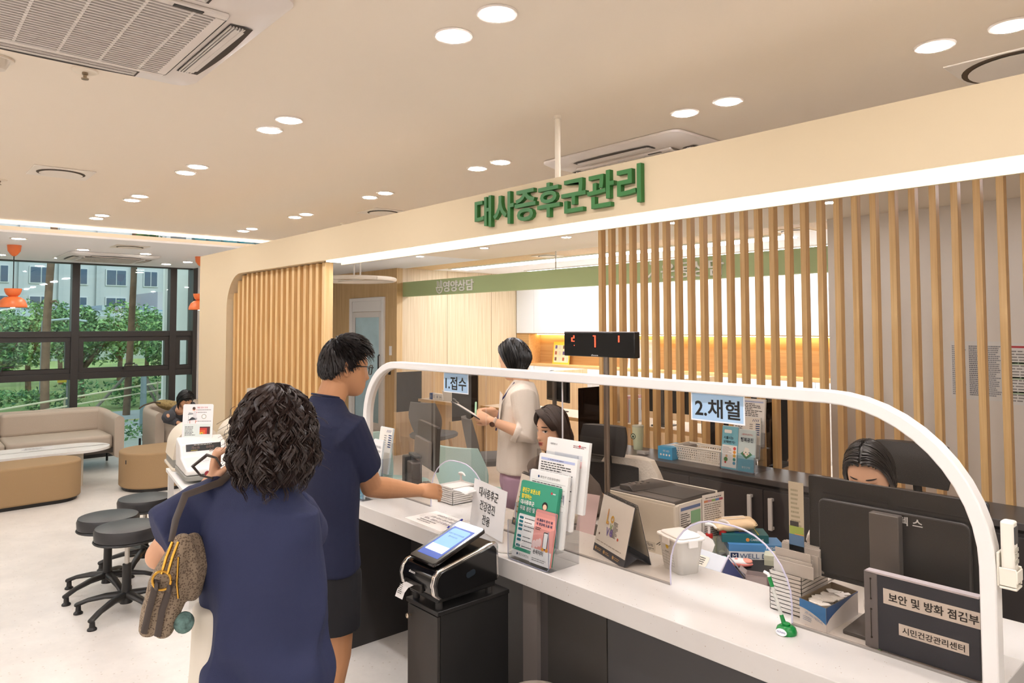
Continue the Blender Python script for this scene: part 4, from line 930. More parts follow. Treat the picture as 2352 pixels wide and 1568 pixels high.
cl = W(); cl.tube([(-.945+.035*math.cos(a)+.01*math.sin(a*.3), 2.385+.02*math.sin(a*1.0), .865+.045*math.sin(a)) for a in [2*PI*k/20 for k in range(61)]], .003, 6); tag(cl.o('tube_coil', clear('#f2f2f2', .1, .05, .35, '#e6e2de'), smooth=True), 'coil of clear tubing beside the near monitor foot', 'tube')
# right end: packet, cup carrier behind the monitor, small box
bx = W(); M = frame((-.545, 2.50, .845), (.10, .02, 0), (0, 0, 1)); bx.use(mat('#e9e1d2', .5)).box(0, .15, 0, .055, -.09, 0, M); bx.use(INK)
for i, s in enumerate(('FRENCH', 'CAFE', 'ROASTERS')): lettering(bx, s, M @ Matrix.Translation((.05, .04-.012*i, .0006)), .06, .008, .0005)
tag(bx.o('coffee_carton'), 'small cream carton printed FRENCH CAFE ROASTERS behind the counter end', 'carton')
t = thing('steel_canister_rack', 'low metal canister rack under the cream carton at the counter end', 'rack', (-.47, 2.56, .722))
W().cyl((-.50, 2.56), .03, .722, .84, 18).cyl((-.42, 2.58), .03, .722, .84, 18).o('canister', mat('#9a8f84', .25, .8), t, smooth=True)
W().box(-.55, -.37, 2.52, 2.62, .84, .8445).o('tray', mat('#4a4038', .3, .5), t)
tag(W().tube([(-.53, 2.55, .9), (-.545, 2.545, .94), (-.56, 2.54, .985)], .0035, 8, cap='round').o('white_cable', mat('#eceae6', .4), smooth=True), 'white cable rising behind the cream carton', 'cable')
tag(W().ell((-.53, 2.47, .76), (.05, .05, .045), None, 18, 10).o('phone_pouch', mat('#26211e', .5), smooth=True), 'black soft pouch on the desk at the counter end', 'pouch')
# ---------------------------------------------------------------- low dark cabinets behind the staff
def cabinets():
    W0 = mat('#3d3836', .45); n = 0
    xs = [-3.75, -3.27, -2.79, -2.262, -1.735, -1.2, -.67, -.14]
    base = None
    for i, (a, b) in enumerate(zip(xs[:-1], xs[1:])):
        lab = ['at the far end by the pale tumbler', 'under the blue tissue box', 'under the white basket, first with long white handle', 'with the long white handle facing the glove carton', 'behind the seated woman with earring', 'behind the near office chair', 'at the wall end'][i]
        t = thing('low_cabinet', 'charcoal low cabinet unit '+lab, 'cabinet', ((a+b)/2, 4.2, 0), 0, None)
        W().box(a, b, 4.05, 4.38, 0, .765).o('body', W0, t)
        d = W().box(a+.002, b-.002, 4.031, 4.049, .06, .75).o('door', mat('#3a3533', .4), t, bevel=.0015)
        hx = b-.075 if i % 2 == 0 else a+.062
        hd = W().rbox(hx-.013, hx+.013, 3.995, 4.012, .525, .715, .004).box(hx-.011, hx+.011, 4.01, 4.032, .527, .545).box(hx-.011, hx+.011, 4.01, 4.032, .695, .713).o('handle', mat('#cfcac4', .35), d, bevel=.003)
    tp = tag(W().box(-3.76, -.13, 4.02, 4.385, .785, .82).o('cabinet_top', mat('#4d4744', .35), bevel=.003), 'continuous dark grey top over the row of low cabinets', 'worktop')
    tag(W().box(-3.75, -.14, 4.05, 4.38, .766, .785).o('shadow_gap', mat('#26221f', .5)), 'recessed dark strip between the low cabinets and their top', 'strip')
cabinets()
def tissue():
    m = MB(); m.use(mat('#3f9fcf', .5)).box(-.06, .06, -.105, .105, 0, .085); M = frame((-.06, -.1056, 0), (1, 0, 0), (0, 0, 1))
    m.use(WPAP); lettering(m, 'KF-AD', M @ Matrix.Translation((.07, .057, 0)), .05, .012, .0006)
    for i in range(4): disc(m, M, (.025+.024*i, .03), .007, WPAP)
    T = frame((-.06, -.105, .0856), (1, 0, 0), (0, 1, 0)); poly(m, T, [(.01, .05), (.11, .07), (.1, .19), (.02, .17)], mat('#d9e4ec', .5)); disc(m, T, (.06, .12), .025, mat('#e3c9b2', .6), .0009)
    o = m.o('mask_box'); o.location = (-3.035, 4.21, .8205); tag(o, 'sky blue mask carton on the dark cabinet top beside the basket', 'box')
tissue()
def basket():
    t = thing('storage_basket', 'white perforated plastic basket on the dark cabinet top', 'basket', (-2.80, 4.235, .8205), -.02)
    w0, w1, d0, d1, h = .165, .19, .075, .09, .10; B = mat('#ece7dc', .45)
    m = MB(); m.box(-w0, w0, -d0, d0, 0, .004)
    def side(P0, P1, Q1, Q0, nx, nz):
        # wall with rows of square holes, P bottom, Q top
        P0, P1, Q1, Q0 = map(Vector, (P0, P1, Q1, Q0))
        at = lambda u, v: (P0*(1-u)+P1*u)*(1-v)+(Q0*(1-u)+Q1*u)*v
        for i in range(nx):
            for j in range(nz):
                u0, u1, v0, v1 = i/nx, (i+1)/nx, .08+j*.8/nz, .08+(j+1)*.8/nz; e = .24
                a0, a1, b0, b1 = u0+(u1-u0)*e, u1-(u1-u0)*e, v0+(v1-v0)*e, v1-(v1-v0)*e
                for q in (((u0, v0), (u1, v0), (a1, b0), (a0, b0)), ((u1, v0), (u1, v1), (a1, b1), (a1, b0)), ((u1, v1), (u0, v1), (a0, b1), (a1, b1)), ((u0, v1), (u0, v0), (a0, b0), (a0, b1))):
                    m.quad(*[at(*p) for p in q])
        for v0, v1 in ((0, .08), (.88, 1)): m.quad(at(0, v0), at(1, v0), at(1, v1), at(0, v1))
    a, b, c, d = (-w0, -d0, 0), (w0, -d0, 0), (w0, d0, 0), (-w0, d0, 0); A, Bq, Cq, D = (-w1, -d1, h), (w1, -d1, h), (w1, d1, h), (-w1, d1, h)
    side(a, b, Bq, A, 20, 5); side(b, c, Cq, Bq, 9, 5); side(c, d, D, Cq, 20, 5); side(d, a, A, D, 9, 5)
    o = m.o('body', B, t); md = o.modifiers.new('Solidify', 'SOLIDIFY'); md.thickness = .003
    MB().tube([(x, y, h) for x, y in rrect(-w1, w1, -d1, d1, .012, 3)+[rrect(-w1, w1, -d1, d1, .012, 3)[0]]], .005, 8).o('rim', B, t, smooth=True)
    MB().box(-.15, -.10, -.04, .05, .02, .10).o('booklet', mat('#8c8a86', .6), t)
basket()
holder('leaflet_holder', 'clear leaflet holder with two blue leaflets on the dark cabinet top', -2.60, -2.355, 4.10, .20, 3, .8205, .07, .10)
blue_leaflet(-2.598, 4.106, .826, .116, .27, 'turquoise ring leaflets in the holder on the dark cabinet top', .12, 1)
blue_leaflet(-2.478, 4.106, .826, .118, .26, 'grey blue district leaflets in the holder on the dark cabinet top', .12, 0)
blue_leaflet(-2.49, 4.175, .90, .125, .26, 'cream navy striped leaflets behind the two blue ones on the cabinet', .12, 2)
form(-2.585, 4.235, .97, .22, .30, 'white forms with blue headings rising from the cabinet-top holder', 'blue', .1)
def tumbler():
    t = thing('tumbler', 'pale green tumbler with a round green emblem on the dark cabinet top', 'tumbler', (-3.41, 4.28, .8205))
    MB().lathe((0, 0, 0), [(.032, 0), (.034, .004), (.044, .165), (.044, .17)], 24).o('body', mat('#cfd8b8', .4), t, smooth=True); MB().lathe((0, 0, 0), [(.0445, .168), (.0445, .178), (.038, .182)], 24).o('lid', mat('#c9cfc0', .25), t, smooth=True)
    q = MB(); M = frame((-.012, -.0425, .1), (.95, .1, 0), (0, 0, 1)); disc(q, M, (0, 0), .022, mat('#1f3b2f', .5)); disc(q, M, (0, 0), .016, mat('#cfd8b8', .5), .0012); disc(q, M, (0, -.002), .010, mat('#1f3b2f', .5), .0016, 6); q.o('emblem', None, t)
tumbler()
tag(W().box(-3.30, -3.22, 4.12, 4.17, .8205, .845).o('tape_dispenser', clear('#efeff0', .15, .05, .4, '#dcd8d4'), bevel=.006), 'small clear tape dispenser on the cabinet top by the tumbler', 'dispenser')
# ---------------------------------------------------------------- called-number display
def number_display():
    t = thing('number_display', 'black queue number display with red digits on a slim steel pole', 'display', (-2.2, 2.5, .72))
    W().cyl((-2.197, 2.53), .0135, .722, 1.62, 18).o('pole', mat('#8a7f75', .3, .8), t, smooth=True); W().cyl((-2.197, 2.53), .05, .7205, .73, 24).o('pole_base', mat('#6d645c', .35, .7), t)
    c = W().box(-2.437, -2.003, 2.495, 2.535, 1.604, 1.720).o('casing', mat('#0c0b0b', .15), t, bevel=.004)
    W().box(-2.437, -2.003, 2.496, 2.534, 1.7195, 1.7225).o('top_edge', mat('#b9aeb0', .3, .4), t)
    q = W().use(emit('#ff3a22', 3.2)); M = frame((-2.437, 2.4945, 1.604), (1, 0, 0), (0, 0, 1)); s = .0044
    def dots(x, y, rows):
        for j, r in enumerate(rows):
            for i, ch in enumerate(r):
                if ch == '#': q.add([M @ Vector((x+i*s+dx, y-j*s*1.15+dz, .0004)) for dx, dz in ((0, 0), (s*.72, 0), (s*.72, s*.8), (0, s*.8))], [(0, 1, 2, 3)])
    dots(.050, .095, ['...##', '...##', '#####', '##...', '##...', '#####', '.....', '.....', '.....', '....#'])
    dots(.190, .096, ['####', '..##', '..##', '..##', '..##', '..##', '..##', '..##', '..##', '..##', '..##'])
    dots(.342, .096, ['##', '##', '##', '##', '##', '##'])
    q.o('digits', None, c)
    l = W().use(mat('#d9d6d2', .4)); lettering(l, 'shoon', M @ Matrix.Translation((.2, .008, .0004)), .042, .009, .0006); l.o('logo', None, c)
number_display()
# ---------------------------------------------------------------- chairs
def office_chair(label, loc, rz, low=0):
    """high-backed chair, local front +y"""
    t = thing('office_chair', label, 'office chair', loc, rz); F = mat('#26221f', .75, bump=.3, bscale=250); P = mat('#1b1918', .45)
    MB().rbox(-.24, .24, -.22, .26, .43, .50, .08).o('seat', F, t, bevel=.025, seg=4)
    r = []
    for k in range(9):
        v = k/8; z = .55+.47*v-low; y = -.25-.05*math.sin(v*2.2)-.06*v; w_ = .235-.02*v-.03*(1-v)**2
        r.append([Vector((w_*math.cos(a), y+.018*math.sin(a)-.045*(1-abs(math.cos(a)))*0+.05*(math.cos(a)**2), z)) for a in [2*PI*j/20 for j in range(20)]])
    MB().loft(r).o('backrest', F, t, smooth=True)
    r = []
    for k in range(7):
        v = k/6; z = 1.08+.17*v-low; b = math.sin(PI*(.12+.76*v))
        r.append([Vector(((.135+.02*b)*math.copysign(abs(math.cos(a))**.6, math.cos(a)), -.30-.02*v+(.025+.018*b)*math.sin(a)+.035*math.cos(a)**2, z)) for a in [2*PI*j/24 for j in range(24)]])
    MB().loft(r).o('headrest', mat('#221f1d', .5), t, smooth=True)
    MB().tube([(0, -.33, .9-low), (0, -.35, 1.02-low), (0, -.33, 1.14-low)], .018, 8).box(-.03, .03, -.30, -.1, .40, .43).tube([(0, -.22, .42), (0, -.31, .5), (0, -.34, .75)], .022, 8).o('back_frame', P, t, smooth=True)
    for s in (-1, 1): MB().tube([(s*.26, -.05, .45), (s*.28, -.05, .62), (s*.28, .02, .65)], .014, 8).box(s*.28-.035, s*.28+.035, -.12, .14, .65, .68).o('armrest', P, t, bevel=.006)
    MB().cyl((0, 0), .028, .10, .43, 16).o('gas_post', P, t, smooth=True)
    for i in range(5):
        a = 2*PI*i/5+.3; d = Vector((math.cos(a), math.sin(a), 0))
        lg = MB().tube([d*.02+Vector((0, 0, .12)), d*.30+Vector((0, 0, .075))], [.025, .016], 8).o('leg', P, t); MB().ell(d*.30+Vector((0, 0, .03)), (.028, .028, .03), None, 12, 8).o('castor', P, lg, smooth=True)
    return t
office_chair('black high-back office chair behind the queue display pole', (-2.78, 2.98, 0), PI*1.08, .10)
office_chair('black high-back office chair under the woman looking down at the near monitor', (-1.15, 2.98, 0), PI)
def jacket(label, loc, rz, sw=1):
    m = MB(); rings = []
    for k in range(10):
        v = k/9; z = .42+.62*v; r = []
        for j in range(28):
            a = 2*PI*j/28; w_ = (.27-.05*v**2-.10*max(0, v-.8)*3)*sw; d = .055+.03*(1-v); f = 1+.05*math.sin(a*7+v*2)
            r.append(Vector((w_*math.cos(a)*f, -.30+d*math.sin(a)*f+.04*math.cos(a)**2-.05*v, z)))
        rings.append(r)
    m.loft(rings); o = m.o('cardigan', mat('#e6dfd2', .9, bump=.4, bscale=90), None, smooth=True); o.location = loc; o.rotation_euler.z = rz; tag(o, label, 'jacket')
jacket('cream cardigan draped over the office chair back behind the pole', (-2.70, 3.06, -.08), PI*1.05)
jacket('cream cardigan hung over the chair back behind the woman at the near monitor', (-1.15, 3.09, -.06), PI*.97, .78)
def side_chair(label, loc, rz, shell, legc='#c79a5f', grp=None):
    """upholstered chair with splayed wooden legs, front +y"""
    t = thing('side_chair', label, 'chair', loc, rz, grp); F = mat(shell, .85, bump=.25, bscale=180)
    MB().loft([[Vector((x, y, z)) for x, y in rrect(-a, a, -b, b, .09, 5)] for a, b, z in ((.20, .20, .40), (.235, .225, .42), (.24, .23, .455), (.22, .21, .475))]).o('seat', F, t, smooth=True)
    r = []
    for k in range(10):
        v = k/9; z = .40+.45*v; hw = (.15+.09*math.sin(min(1, v*1.6)*PI/2))*(1-.38*max(0, v-.62)**1.2*2.2); y = -.19-.09*v
        r.append([Vector((hw*math.copysign(abs(math.cos(a))**.7, math.cos(a)), y+.022*math.sin(a)+.07*math.cos(a)**2*(1-.3*v), z)) for a in [2*PI*j/24 for j in range(24)]])
    MB().loft(r).o('backrest', F, t, smooth=True)
    for sx, sy in ((-1, -1), (1, -1), (-1, 1), (1, 1)): MB().tube([(sx*.13, sy*.13, .41), (sx*.215, sy*.215, 0)], [.017, .010], 10).o('leg', mat(legc, .5), t, smooth=True)
    return t
side_chair('mint green upholstered chair with wooden legs, its back turned to the clear screen', (-4.36, 3.46, 0), .35, '#b2d3d0')
side_chair('mint green upholstered chair showing its seat beyond the far-end monitor', (-5.06, 3.2, 0), -1.1, '#b2d3d0')
side_chair('grey upholstered chair drawn up to the first booth desk', (-7.1, 5.02, 0), .35, '#6c6a69')
side_chair('grey upholstered chair beside the standing woman in the white jacket', (-5.45, 4.55, 0), -.5, '#6c6a69')
# ---------------------------------------------------------------- consultation booths
BW = wood('#bfa07a', '#d3b890', .5, 'Z', .6); SMK = clear('#5a4a3c', .03, .05, .35, '#2e241c')
def partition(label, x, y0, y1=7.7, h=1.12):
    t = thing('booth_partition', label, 'partition', (x, (y0+y1)/2, 0))
    r = .16; yn = y0+.42; zn = .58
    pts = [(y0, 0), (y1, 0), (y1, h), (yn, h)]+[(yn-r+r*math.cos(-PI/2*k/6), zn+r+r*math.sin(-PI/2*k/6)) for k in range(7)]+[(y0, zn)]
    th = .018
    L = [(y0, 0), (y1, 0), (y1, zn), (y0, zn)]; m = W()
    m.box(x-th, x+th, y0, y1, 0, zn).box(x-th, x+th, yn, y1, zn, h)
    ar = [(yn-r+r*math.cos(-PI/2*k/6), zn+r+r*math.sin(-PI/2*k/6)) for k in range(7)]
    for (a, b) in zip(ar[:-1], ar[1:]):
        m.add([(x+s, *p) for s in (-th, th) for p in (a, b, (yn, zn))], [(0, 1, 2), (5, 4, 3), (0, 3, 4, 1)])
    m.o('panel', BW, t)
    W().box(x-th-.003, x+th+.003, y0-.012, y0, 0, zn).o('front_edge', wood('#cfa56c', '#e2bd86', .5), t)
    W().box(x-.004, x+.004, y0+.02, yn, zn, h).o('smoked_glass', SMK, t)
    return t
partition('wooden booth partition with smoked glass nearest the panelled door wall', -8.33, 5.25)
partition('wooden booth partition with smoked glass behind the first notice', -7.07, 5.25)
partition('wooden booth partition with a tall smoked pane seen beside the pole', -4.95, 5.25)
partition('wooden booth partition at the beige wall corner', -2.98, 5.35, 6.34)
def booth_desk(label, x0, x1, y0, y1):
    t = thing('booth_desk', label, 'desk', ((x0+x1)/2, y0+.3, 0))
    W().box(x0, x1, y0, y1, .71, .74).o('desktop', mat('#e4d6c2', .45), t); W().box(x0, x1, y0-.014, y0, .705, .742).o('front_edge', wood('#c79d66', '#dbb47c', .5, 'X'), t)
    for x in (x0+.02, x1-.06): W().box(x, x+.04, y0+.02, y1-.02, 0, .71).o('leg', BW, t)
    return t
booth_desk('wooden desk in the first consultation booth by the door wall', -8.31, -7.09, 5.62, 6.26)
booth_desk('long pale desk in the booth behind the standing woman', -7.05, -4.97, 5.72, 6.26)
booth_desk('long pale desk behind the oak slats below the white cupboards', -4.93, -3.0, 5.75, 6.33)
SCR = mat('#1a1918', .2)
monitor('computer_monitor', 'dark monitor in the first booth behind the white calendar', -7.55, 6.0, .74, .46, .28, .12, None, .05, .3, .18, .2, '#3a3633')
monitor('computer_monitor', 'black monitor behind the standing woman in white', -5.95, 5.98, .74, .52, .31, .12, None, .05, -.25, .18, .2, '#1d1b1a')
monitor('computer_monitor', 'black monitor behind the oak slats above the tumbler', -4.40, 5.95, .74, .55, .32, .13, None, .05, .1, .18, .2, '#1d1b1a')
monitor('computer_monitor', 'black monitor behind the oak slats beside the second notice', -3.75, 5.98, .74, .55, .32, .13, None, .05, .1, .18, .2, '#1d1b1a')
monitor('computer_monitor', 'black monitor behind the oak slats by the white bundle', -3.30, 6.08, .74, .4, .34, .1, None, .05, .2, .18, .2, '#1d1b1a')
def minical(label, x, y, z, w, h, c, rz=0):
    t = thing('desk_calendar', label, 'calendar', (x, y, z), rz)
    MB().box(-w/2, w/2, 0, .003, 0, h, Matrix.Rotation(.22, 4, 'X') @ Matrix.Rotation(0, 4, 'Z')).o('page', mat('#ece9e4', .6), t); MB().box(-w/2-.004, w/2+.004, .0, .09, 0, .012).box(w/2, w/2+.006, 0, .07, 0, h*.9).o('stand', mat(c, .5), t)
minical('white month calendar on a blue stand in the first booth', -7.75, 5.72, .74, .19, .15, '#2f5f8f', .15)
blk = W()
for i, (s, c) in enumerate((('8', '#e8e6e2'), ('0', '#eeece8'), ('4', '#eeece8'), ('WED', '#eeece8'))):
    M = frame((-8.17+.075*i, 5.70, .741), (1, 0, 0), (0, 0, 1)); blk.use(mat('#2a5294' if i == 0 else c, .5)).box(0, .07, 0, .085, -.05, 0, M); blk.use(mat('#e8e6e2' if i == 0 else '#2a3f6f', .5)); lettering(blk, s, M @ Matrix.Translation((.035, .042, .0008)), .045 if i == 3 else .024, .018 if i == 3 else .04, .0006)
tag(blk.o('date_blocks'), 'white and blue date blocks reading 04 in the first booth', 'date blocks')
blk = W()
for i, s in enumerate(('0', '5')):
    M = frame((-3.83+.075*i, 5.79, .741), (1, 0, 0), (0, 0, 1)); blk.use(mat('#e8e6e2', .5)).box(0, .07, 0, .11, -.05, 0, M); blk.use(mat('#2a3240', .5)); lettering(blk, s, M @ Matrix.Translation((.035, .05, .0008)), .028, .05, .0006)
tag(blk.o('date_blocks'), 'white date blocks reading 05 behind the slats under the second notice', 'date blocks')
fb = W()
for i in range(4): fb.use(mat(('#d9dbe2', '#e6e4e0', '#d8a9a9', '#cfd5e0')[i], .6)).box(-4.87+.03*i, -4.845+.03*i, 5.85, 6.1, .741, .741+.27-.03*(i % 2))
tag(fb.o('file_folders'), 'upright white and pink file folders on the desk behind the slats', 'folders')
bu = W()
for i in range(7): bu.ell((-3.16+.05*math.sin(i*2.1)-.05*i*.4, 5.84+.008*i, .803+.018*i), (.10, .07, .06), Matrix.Rotation(i*.7, 3, 'Z'), 16, 10)
tag(bu.o('white_coat', mat('#e9e7e4', .9, bump=.5, bscale=30), smooth=True), 'crumpled white coat lying on the desk behind the slats', 'coat')
# person's dark chair behind the slats
office_chair('black office chair behind the slats by the crumpled white coat', (-2.72-.35, 5.2, 0), .1)
# instrument on the middle booth desk
t = thing('desk_microphone', 'brown body-scale handset standing on the booth desk behind the clipboard', 'instrument', (-6.35, 5.85, .74), .2)
MB().box(-.09, .09, -.02, .02, 0, .012).box(-.09, -.075, -.02, .02, .012, .09).box(.075, .09, -.02, .02, .012, .09).box(-.09, .09, -.02, .02, .09, .10).o('frame', mat('#5a4632', .5), t, bevel=.003)
MB().box(-.03, .03, -.025, .025, .10, .2).box(-.035, .035, -.03, .03, .20, .27).o('handset', mat('#3b3a44', .45), t, bevel=.004); MB().box(-.02, .11, -.028, -.02, .11, .16).o('card', mat('#6f8f5a', .6), t)
# ---------------------------------------------------------------- cupboards on the back wall
WC = mat('#e9eaec', .35)
def wall_cupboards():
    xs = [-9.93+.4735*i for i in range(16)]
    xs = [x for x in xs if x < -3.45]
    for i, a in enumerate(xs):
        t = thing('wall_cupboard', 'tall white wall cupboard door unit over the lit wooden niche', 'cupboard', (a+.235, 9.07, 1.61), 0, 'white wall cupboards')
        W().box(a+.0015, a+.472, 8.92, 9.24, 1.62, 2.698).o('body', WC, t); W().box(a+.002, a+.4715, 8.9, 8.919, 1.615, 2.698).o('door', WC, t)
    for i, a in enumerate(xs):
        t = thing('base_cupboard', 'white base cupboard unit under the wooden niche shelf', 'cupboard', (a+.235, 9.07, 0), 0, 'white base cupboards')
        W().box(a+.0015, a+.472, 8.92, 9.24, 0, 1.02).o('body', WC, t); d = W().box(a+.002, a+.4715, 8.9, 8.919, .05, 1.02).o('door', WC, t)
        W().box(a+.40, a+.425, 8.875, 8.899, .86, 1.0).o('handle', mat('#f2f2f2', .4), d, bevel=.004)
    n = thing('lit_niche', 'wooden open niche with a hidden warm light between white cupboards', 'niche', (-6.4, 9.07, 1.03))
    NW = wood('#b98c55', '#caa06a', .5, 'X', .6)
    W().box(-9.93, -2.91, 8.9, 9.24, 1.022, 1.062).o('shelf', wood('#cda26b', '#e0bb85', .5, 'X'), n); W().box(-9.93, -2.9, 9.2, 9.24, 1.062, 1.60).o('back', NW, n); W().box(-9.93, -9.60, 8.905, 9.2, 1.062, 1.60).o('end', NW, n)
    W().box(-9.93, -2.9, 8.9, 9.2, 1.60, 1.614).o('canopy', wood('#8f6a3f', '#a27a4a', .5, 'X'), n)
    W().box(-9.6, -2.9, 9.12, 9.15, 1.585, 1.5995).o('light_line', emit('#ffd79a', 9), n)
wall_cupboards()
def poster(label, x, w, z0, h, base, knob, kc):
    t = thing('leaflet_board', label, 'leaflet board', (x, 9.1, 1.063)); m = MB(); M = frame((-w/2, 0, 0), (1, 0, 0), (0, .12, 1))
    sheet(m, M, w, h, .006, mat(base, .5)); poly(m, M, rrect(.03, w-.03, .03, h-.06, .01), mat('#efe6c4' if kc else '#e9dfe6', .5))
    for i in range(2):
        for j in range(3):
            bar(m, M, .05+i*w*.46, .05+i*w*.46+w*.12, .06+j*h*.27, .06+j*h*.27+h*.15, mat(('#7a5a4a', '#b56a4a', '#6a5a8a')[(i+j) % 3], .6), .001); bar(m, M, .05+i*w*.46+w*.22, .05+i*w*.46+w*.36, .05+j*h*.27, .05+j*h*.27+h*.18, mat('#dcd6c8', .6), .001)
    m.o('board', None, t)
    if knob: MB().lathe((0, 0, 0), [(.12, -.006), (.12, .004)], 28, frame((w*.28, .13*.5+.03, h+.02), (1, 0, 0), (0, .12, 1))).o('badge', mat('#e8a53a', .5), t)
poster('yellow leaflet board with a round orange badge in the lit niche', -8.98, .42, 0, .40, '#f0d24a', True, 1)
poster('pale pink leaflet board in the niche behind the display pole', -7.2, .5, 0, .46, '#e6d3dc', False, 0)
# ---------------------------------------------------------------- hanging green sign beam and other things of the staff ceiling
def green_beam():
    t = thing('green_sign_beam', 'long pale green hanging beam with white letters over the booths', 'sign', (-6.4, 6.45, 2.23))
    W().box(-9.945, -2.91, 6.40, 6.52, 2.232, 2.468).o('beam', mat('#a9b886', .6), t)
    L = mat('#e8e6de', .5); D = .018
    M = frame((0, 6.40, 0), (1, 0, 0), (0, 0, 1))
    q = W(); lettering(q, '영양상담', M @ Matrix.Translation((-8.43, 2.348, 0)), .74, .165, D, .015); q.o('lettering', L, t)
    q = W(); lettering(q, '운동상담', M @ Matrix.Translation((-4.36, 2.345, 0)), .78, .17, D, .015); q.o('lettering', L, t)
    q = W(); C = Vector((-8.905, 6.394, 2.34)); q.tube([C+Vector((.075*math.cos(a), 0, .075*math.sin(a)*1.15)) for a in [PI+PI*k/10 for k in range(11)]], .010, 6).tube([C+Vector((-.085, 0, 0)), C+Vector((.085, 0, 0))], .010, 6).tube([C+Vector((-.05, 0, .01)), C+Vector((-.06, 0, .10)), C+Vector((-.02, 0, .085)), C+Vector((-.015, 0, .02))], .008, 6).tube([C+Vector((.02, 0, .01)), C+Vector((.03, 0, .11)), C+Vector((.06, 0, .09)), C+Vector((.05, 0, .01))], .008, 6).box(C.x-.007, C.x+.007, 6.385, 6.40, C.z-.06, C.z-.02).box(C.x-.02, C.x+.02, 6.385, 6.40, C.z-.047, C.z-.033)
    q.o('bowl_emblem', L, t, smooth=True)
    q = W(); C = Vector((-4.87, 6.394, 2.34)); q.tube([C+Vector((.0, 0, .09)), C+Vector((.03, 0, .02)), C+Vector((-.05, 0, -.05)), C+Vector((-.09, 0, -.05))], .014, 8).tube([C+Vector((.03, 0, .02)), C+Vector((.07, 0, -.06))], .014, 8).ell(C+Vector((-.02, 0, .10)), (.02, .012, .02), None, 12, 8); q.o('runner_emblem', L, t, smooth=True)
    for x in (-6.43, -3.6): W().cyl((x, 6.44), .010, 2.468, H, 10).o('hanger', mat('#d9d6d0', .5), t)
green_beam()
def linear(label, x0, x1, y):
    t = thing('linear_ceiling_light', label, 'ceiling light', ((x0+x1)/2, y, H)); W().box(x0, x1, y-.17, y+.17, H-.012, H-.001).o('diffuser', emit('#f4f8ff', 6), t); W().box(x0-.02, x1+.02, y-.19, y-.17, H-.016, H-.001).box(x0-.02, x1+.02, y+.17, y+.19, H-.016, H-.001).o('frame', WHITE, t)
linear('long white linear ceiling light behind the green beam', -9.5, -3.7, 7.2)
linear('long white linear ceiling light nearer the white cupboards', -9.0, -3.3, 8.45)
def vent(label, x, y, z, r=.115, s=.16, rz=0, grp=None):
    t = thing('ceiling_vent', label, 'air vent', (x, y, z), rz); V = mat('#e9dfd2', .5)
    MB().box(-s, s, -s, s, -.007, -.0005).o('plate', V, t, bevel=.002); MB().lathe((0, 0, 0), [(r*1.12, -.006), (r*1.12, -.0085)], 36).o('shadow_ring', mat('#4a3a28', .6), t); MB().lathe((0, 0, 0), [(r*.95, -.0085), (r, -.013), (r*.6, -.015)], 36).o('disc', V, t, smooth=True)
vent('square ceiling vent with a round disc over the stools', -5.09, .80, H); vent('square ceiling vent with a round disc behind the sign beam at the near end', -.68, 3.10, H, .17, .2); vent('square ceiling vent with a round disc behind the sign beam near the lining', -5.12, 3.1, H); vent('square vent with a round disc in the lowered ceiling', -8.33, 1.95, 2.6); vent('square ceiling vent over the corridor near the green beam', -6.9, 6.75, H); vent('square ceiling vent beyond the green beam by the beige wall', -3.45, 6.85, H)
def ring_lamp():
    t = thing('ring_pendant', 'white ring pendant lamp hanging near the panelled door', 'pendant lamp', (-9.15, 5.1, 2.42))
    MB().tube([(.55*math.cos(a), .55*math.sin(a), 0) for a in [2*PI*k/40 for k in range(41)]], [(.03, .03)]*41, 8).o('ring', mat('#e2d6c6', .5), t, smooth=True)
    for x, y in ((-.1, .02), (.15, -.02)): MB().cyl((x, y), .012, .0, .28, 10).cyl((x, y), .022, .0, .05, 10).o('rod', mat('#e9e2d8', .5), t)
    MB().box(-.55, .55, -.015, .015, -.008, .008).o('crossbar', mat('#e2d6c6', .5), t)
ring_lamp()
th = W().rbox(-10.14, -10.08, 6.262, 6.289, 1.27, 1.42, .006); tag(th.o('thermostat', mat('#e9e6e1', .4), bevel=.003), 'small white thermostat remote on the panelled wall beside the door', 'thermostat')
tag(W().box(-10.155, -10.12, 6.255, 6.289, .95, 1.08).o('door_reader', BLACK, bevel=.004), 'small black card reader on the panelled wall beside the door', 'reader')
# notices on the beige wall
def wall_note(label, x0, x1, z0, z1, red):
    m = W(); M = frame((x0, 6.349, z0), (1, 0, 0), (0, 0, 1)); w_, h_ = x1-x0, z1-z0; sheet(m, M, w_, h_, .002, mat('#dad5ce', .5))
    if red: bar(m, M, .01, w_-.01, h_-.035, h_-.02, mat('#b5393f', .6)); [bar(m, M, .01, w_-.01, h_-.16-.11*i, h_-.14-.11*i, mat('#a9b89a', .6)) for i in range(3)]; textlines(m, M, .01, w_-.01, .02, h_-.05, 18, mat('#8a8580', .7), 3)
    else:
        for i in range(3): textlines(m, M, .01+w_/3*i, w_/3*(i+1)-.01, .03, h_-.03, 26, mat('#8b8a8c' if i != 1 else '#77767a', .7), i, .6)
    tag(m.o('wall_notice'), label, 'notice')
wall_note('grey printed wall chart in three columns on the beige wall', -1.93, -1.58, 1.17, 1.62, False)
wall_note('printed wall chart with a red heading on the beige wall', -1.54, -1.17, 1.15, 1.61, True)
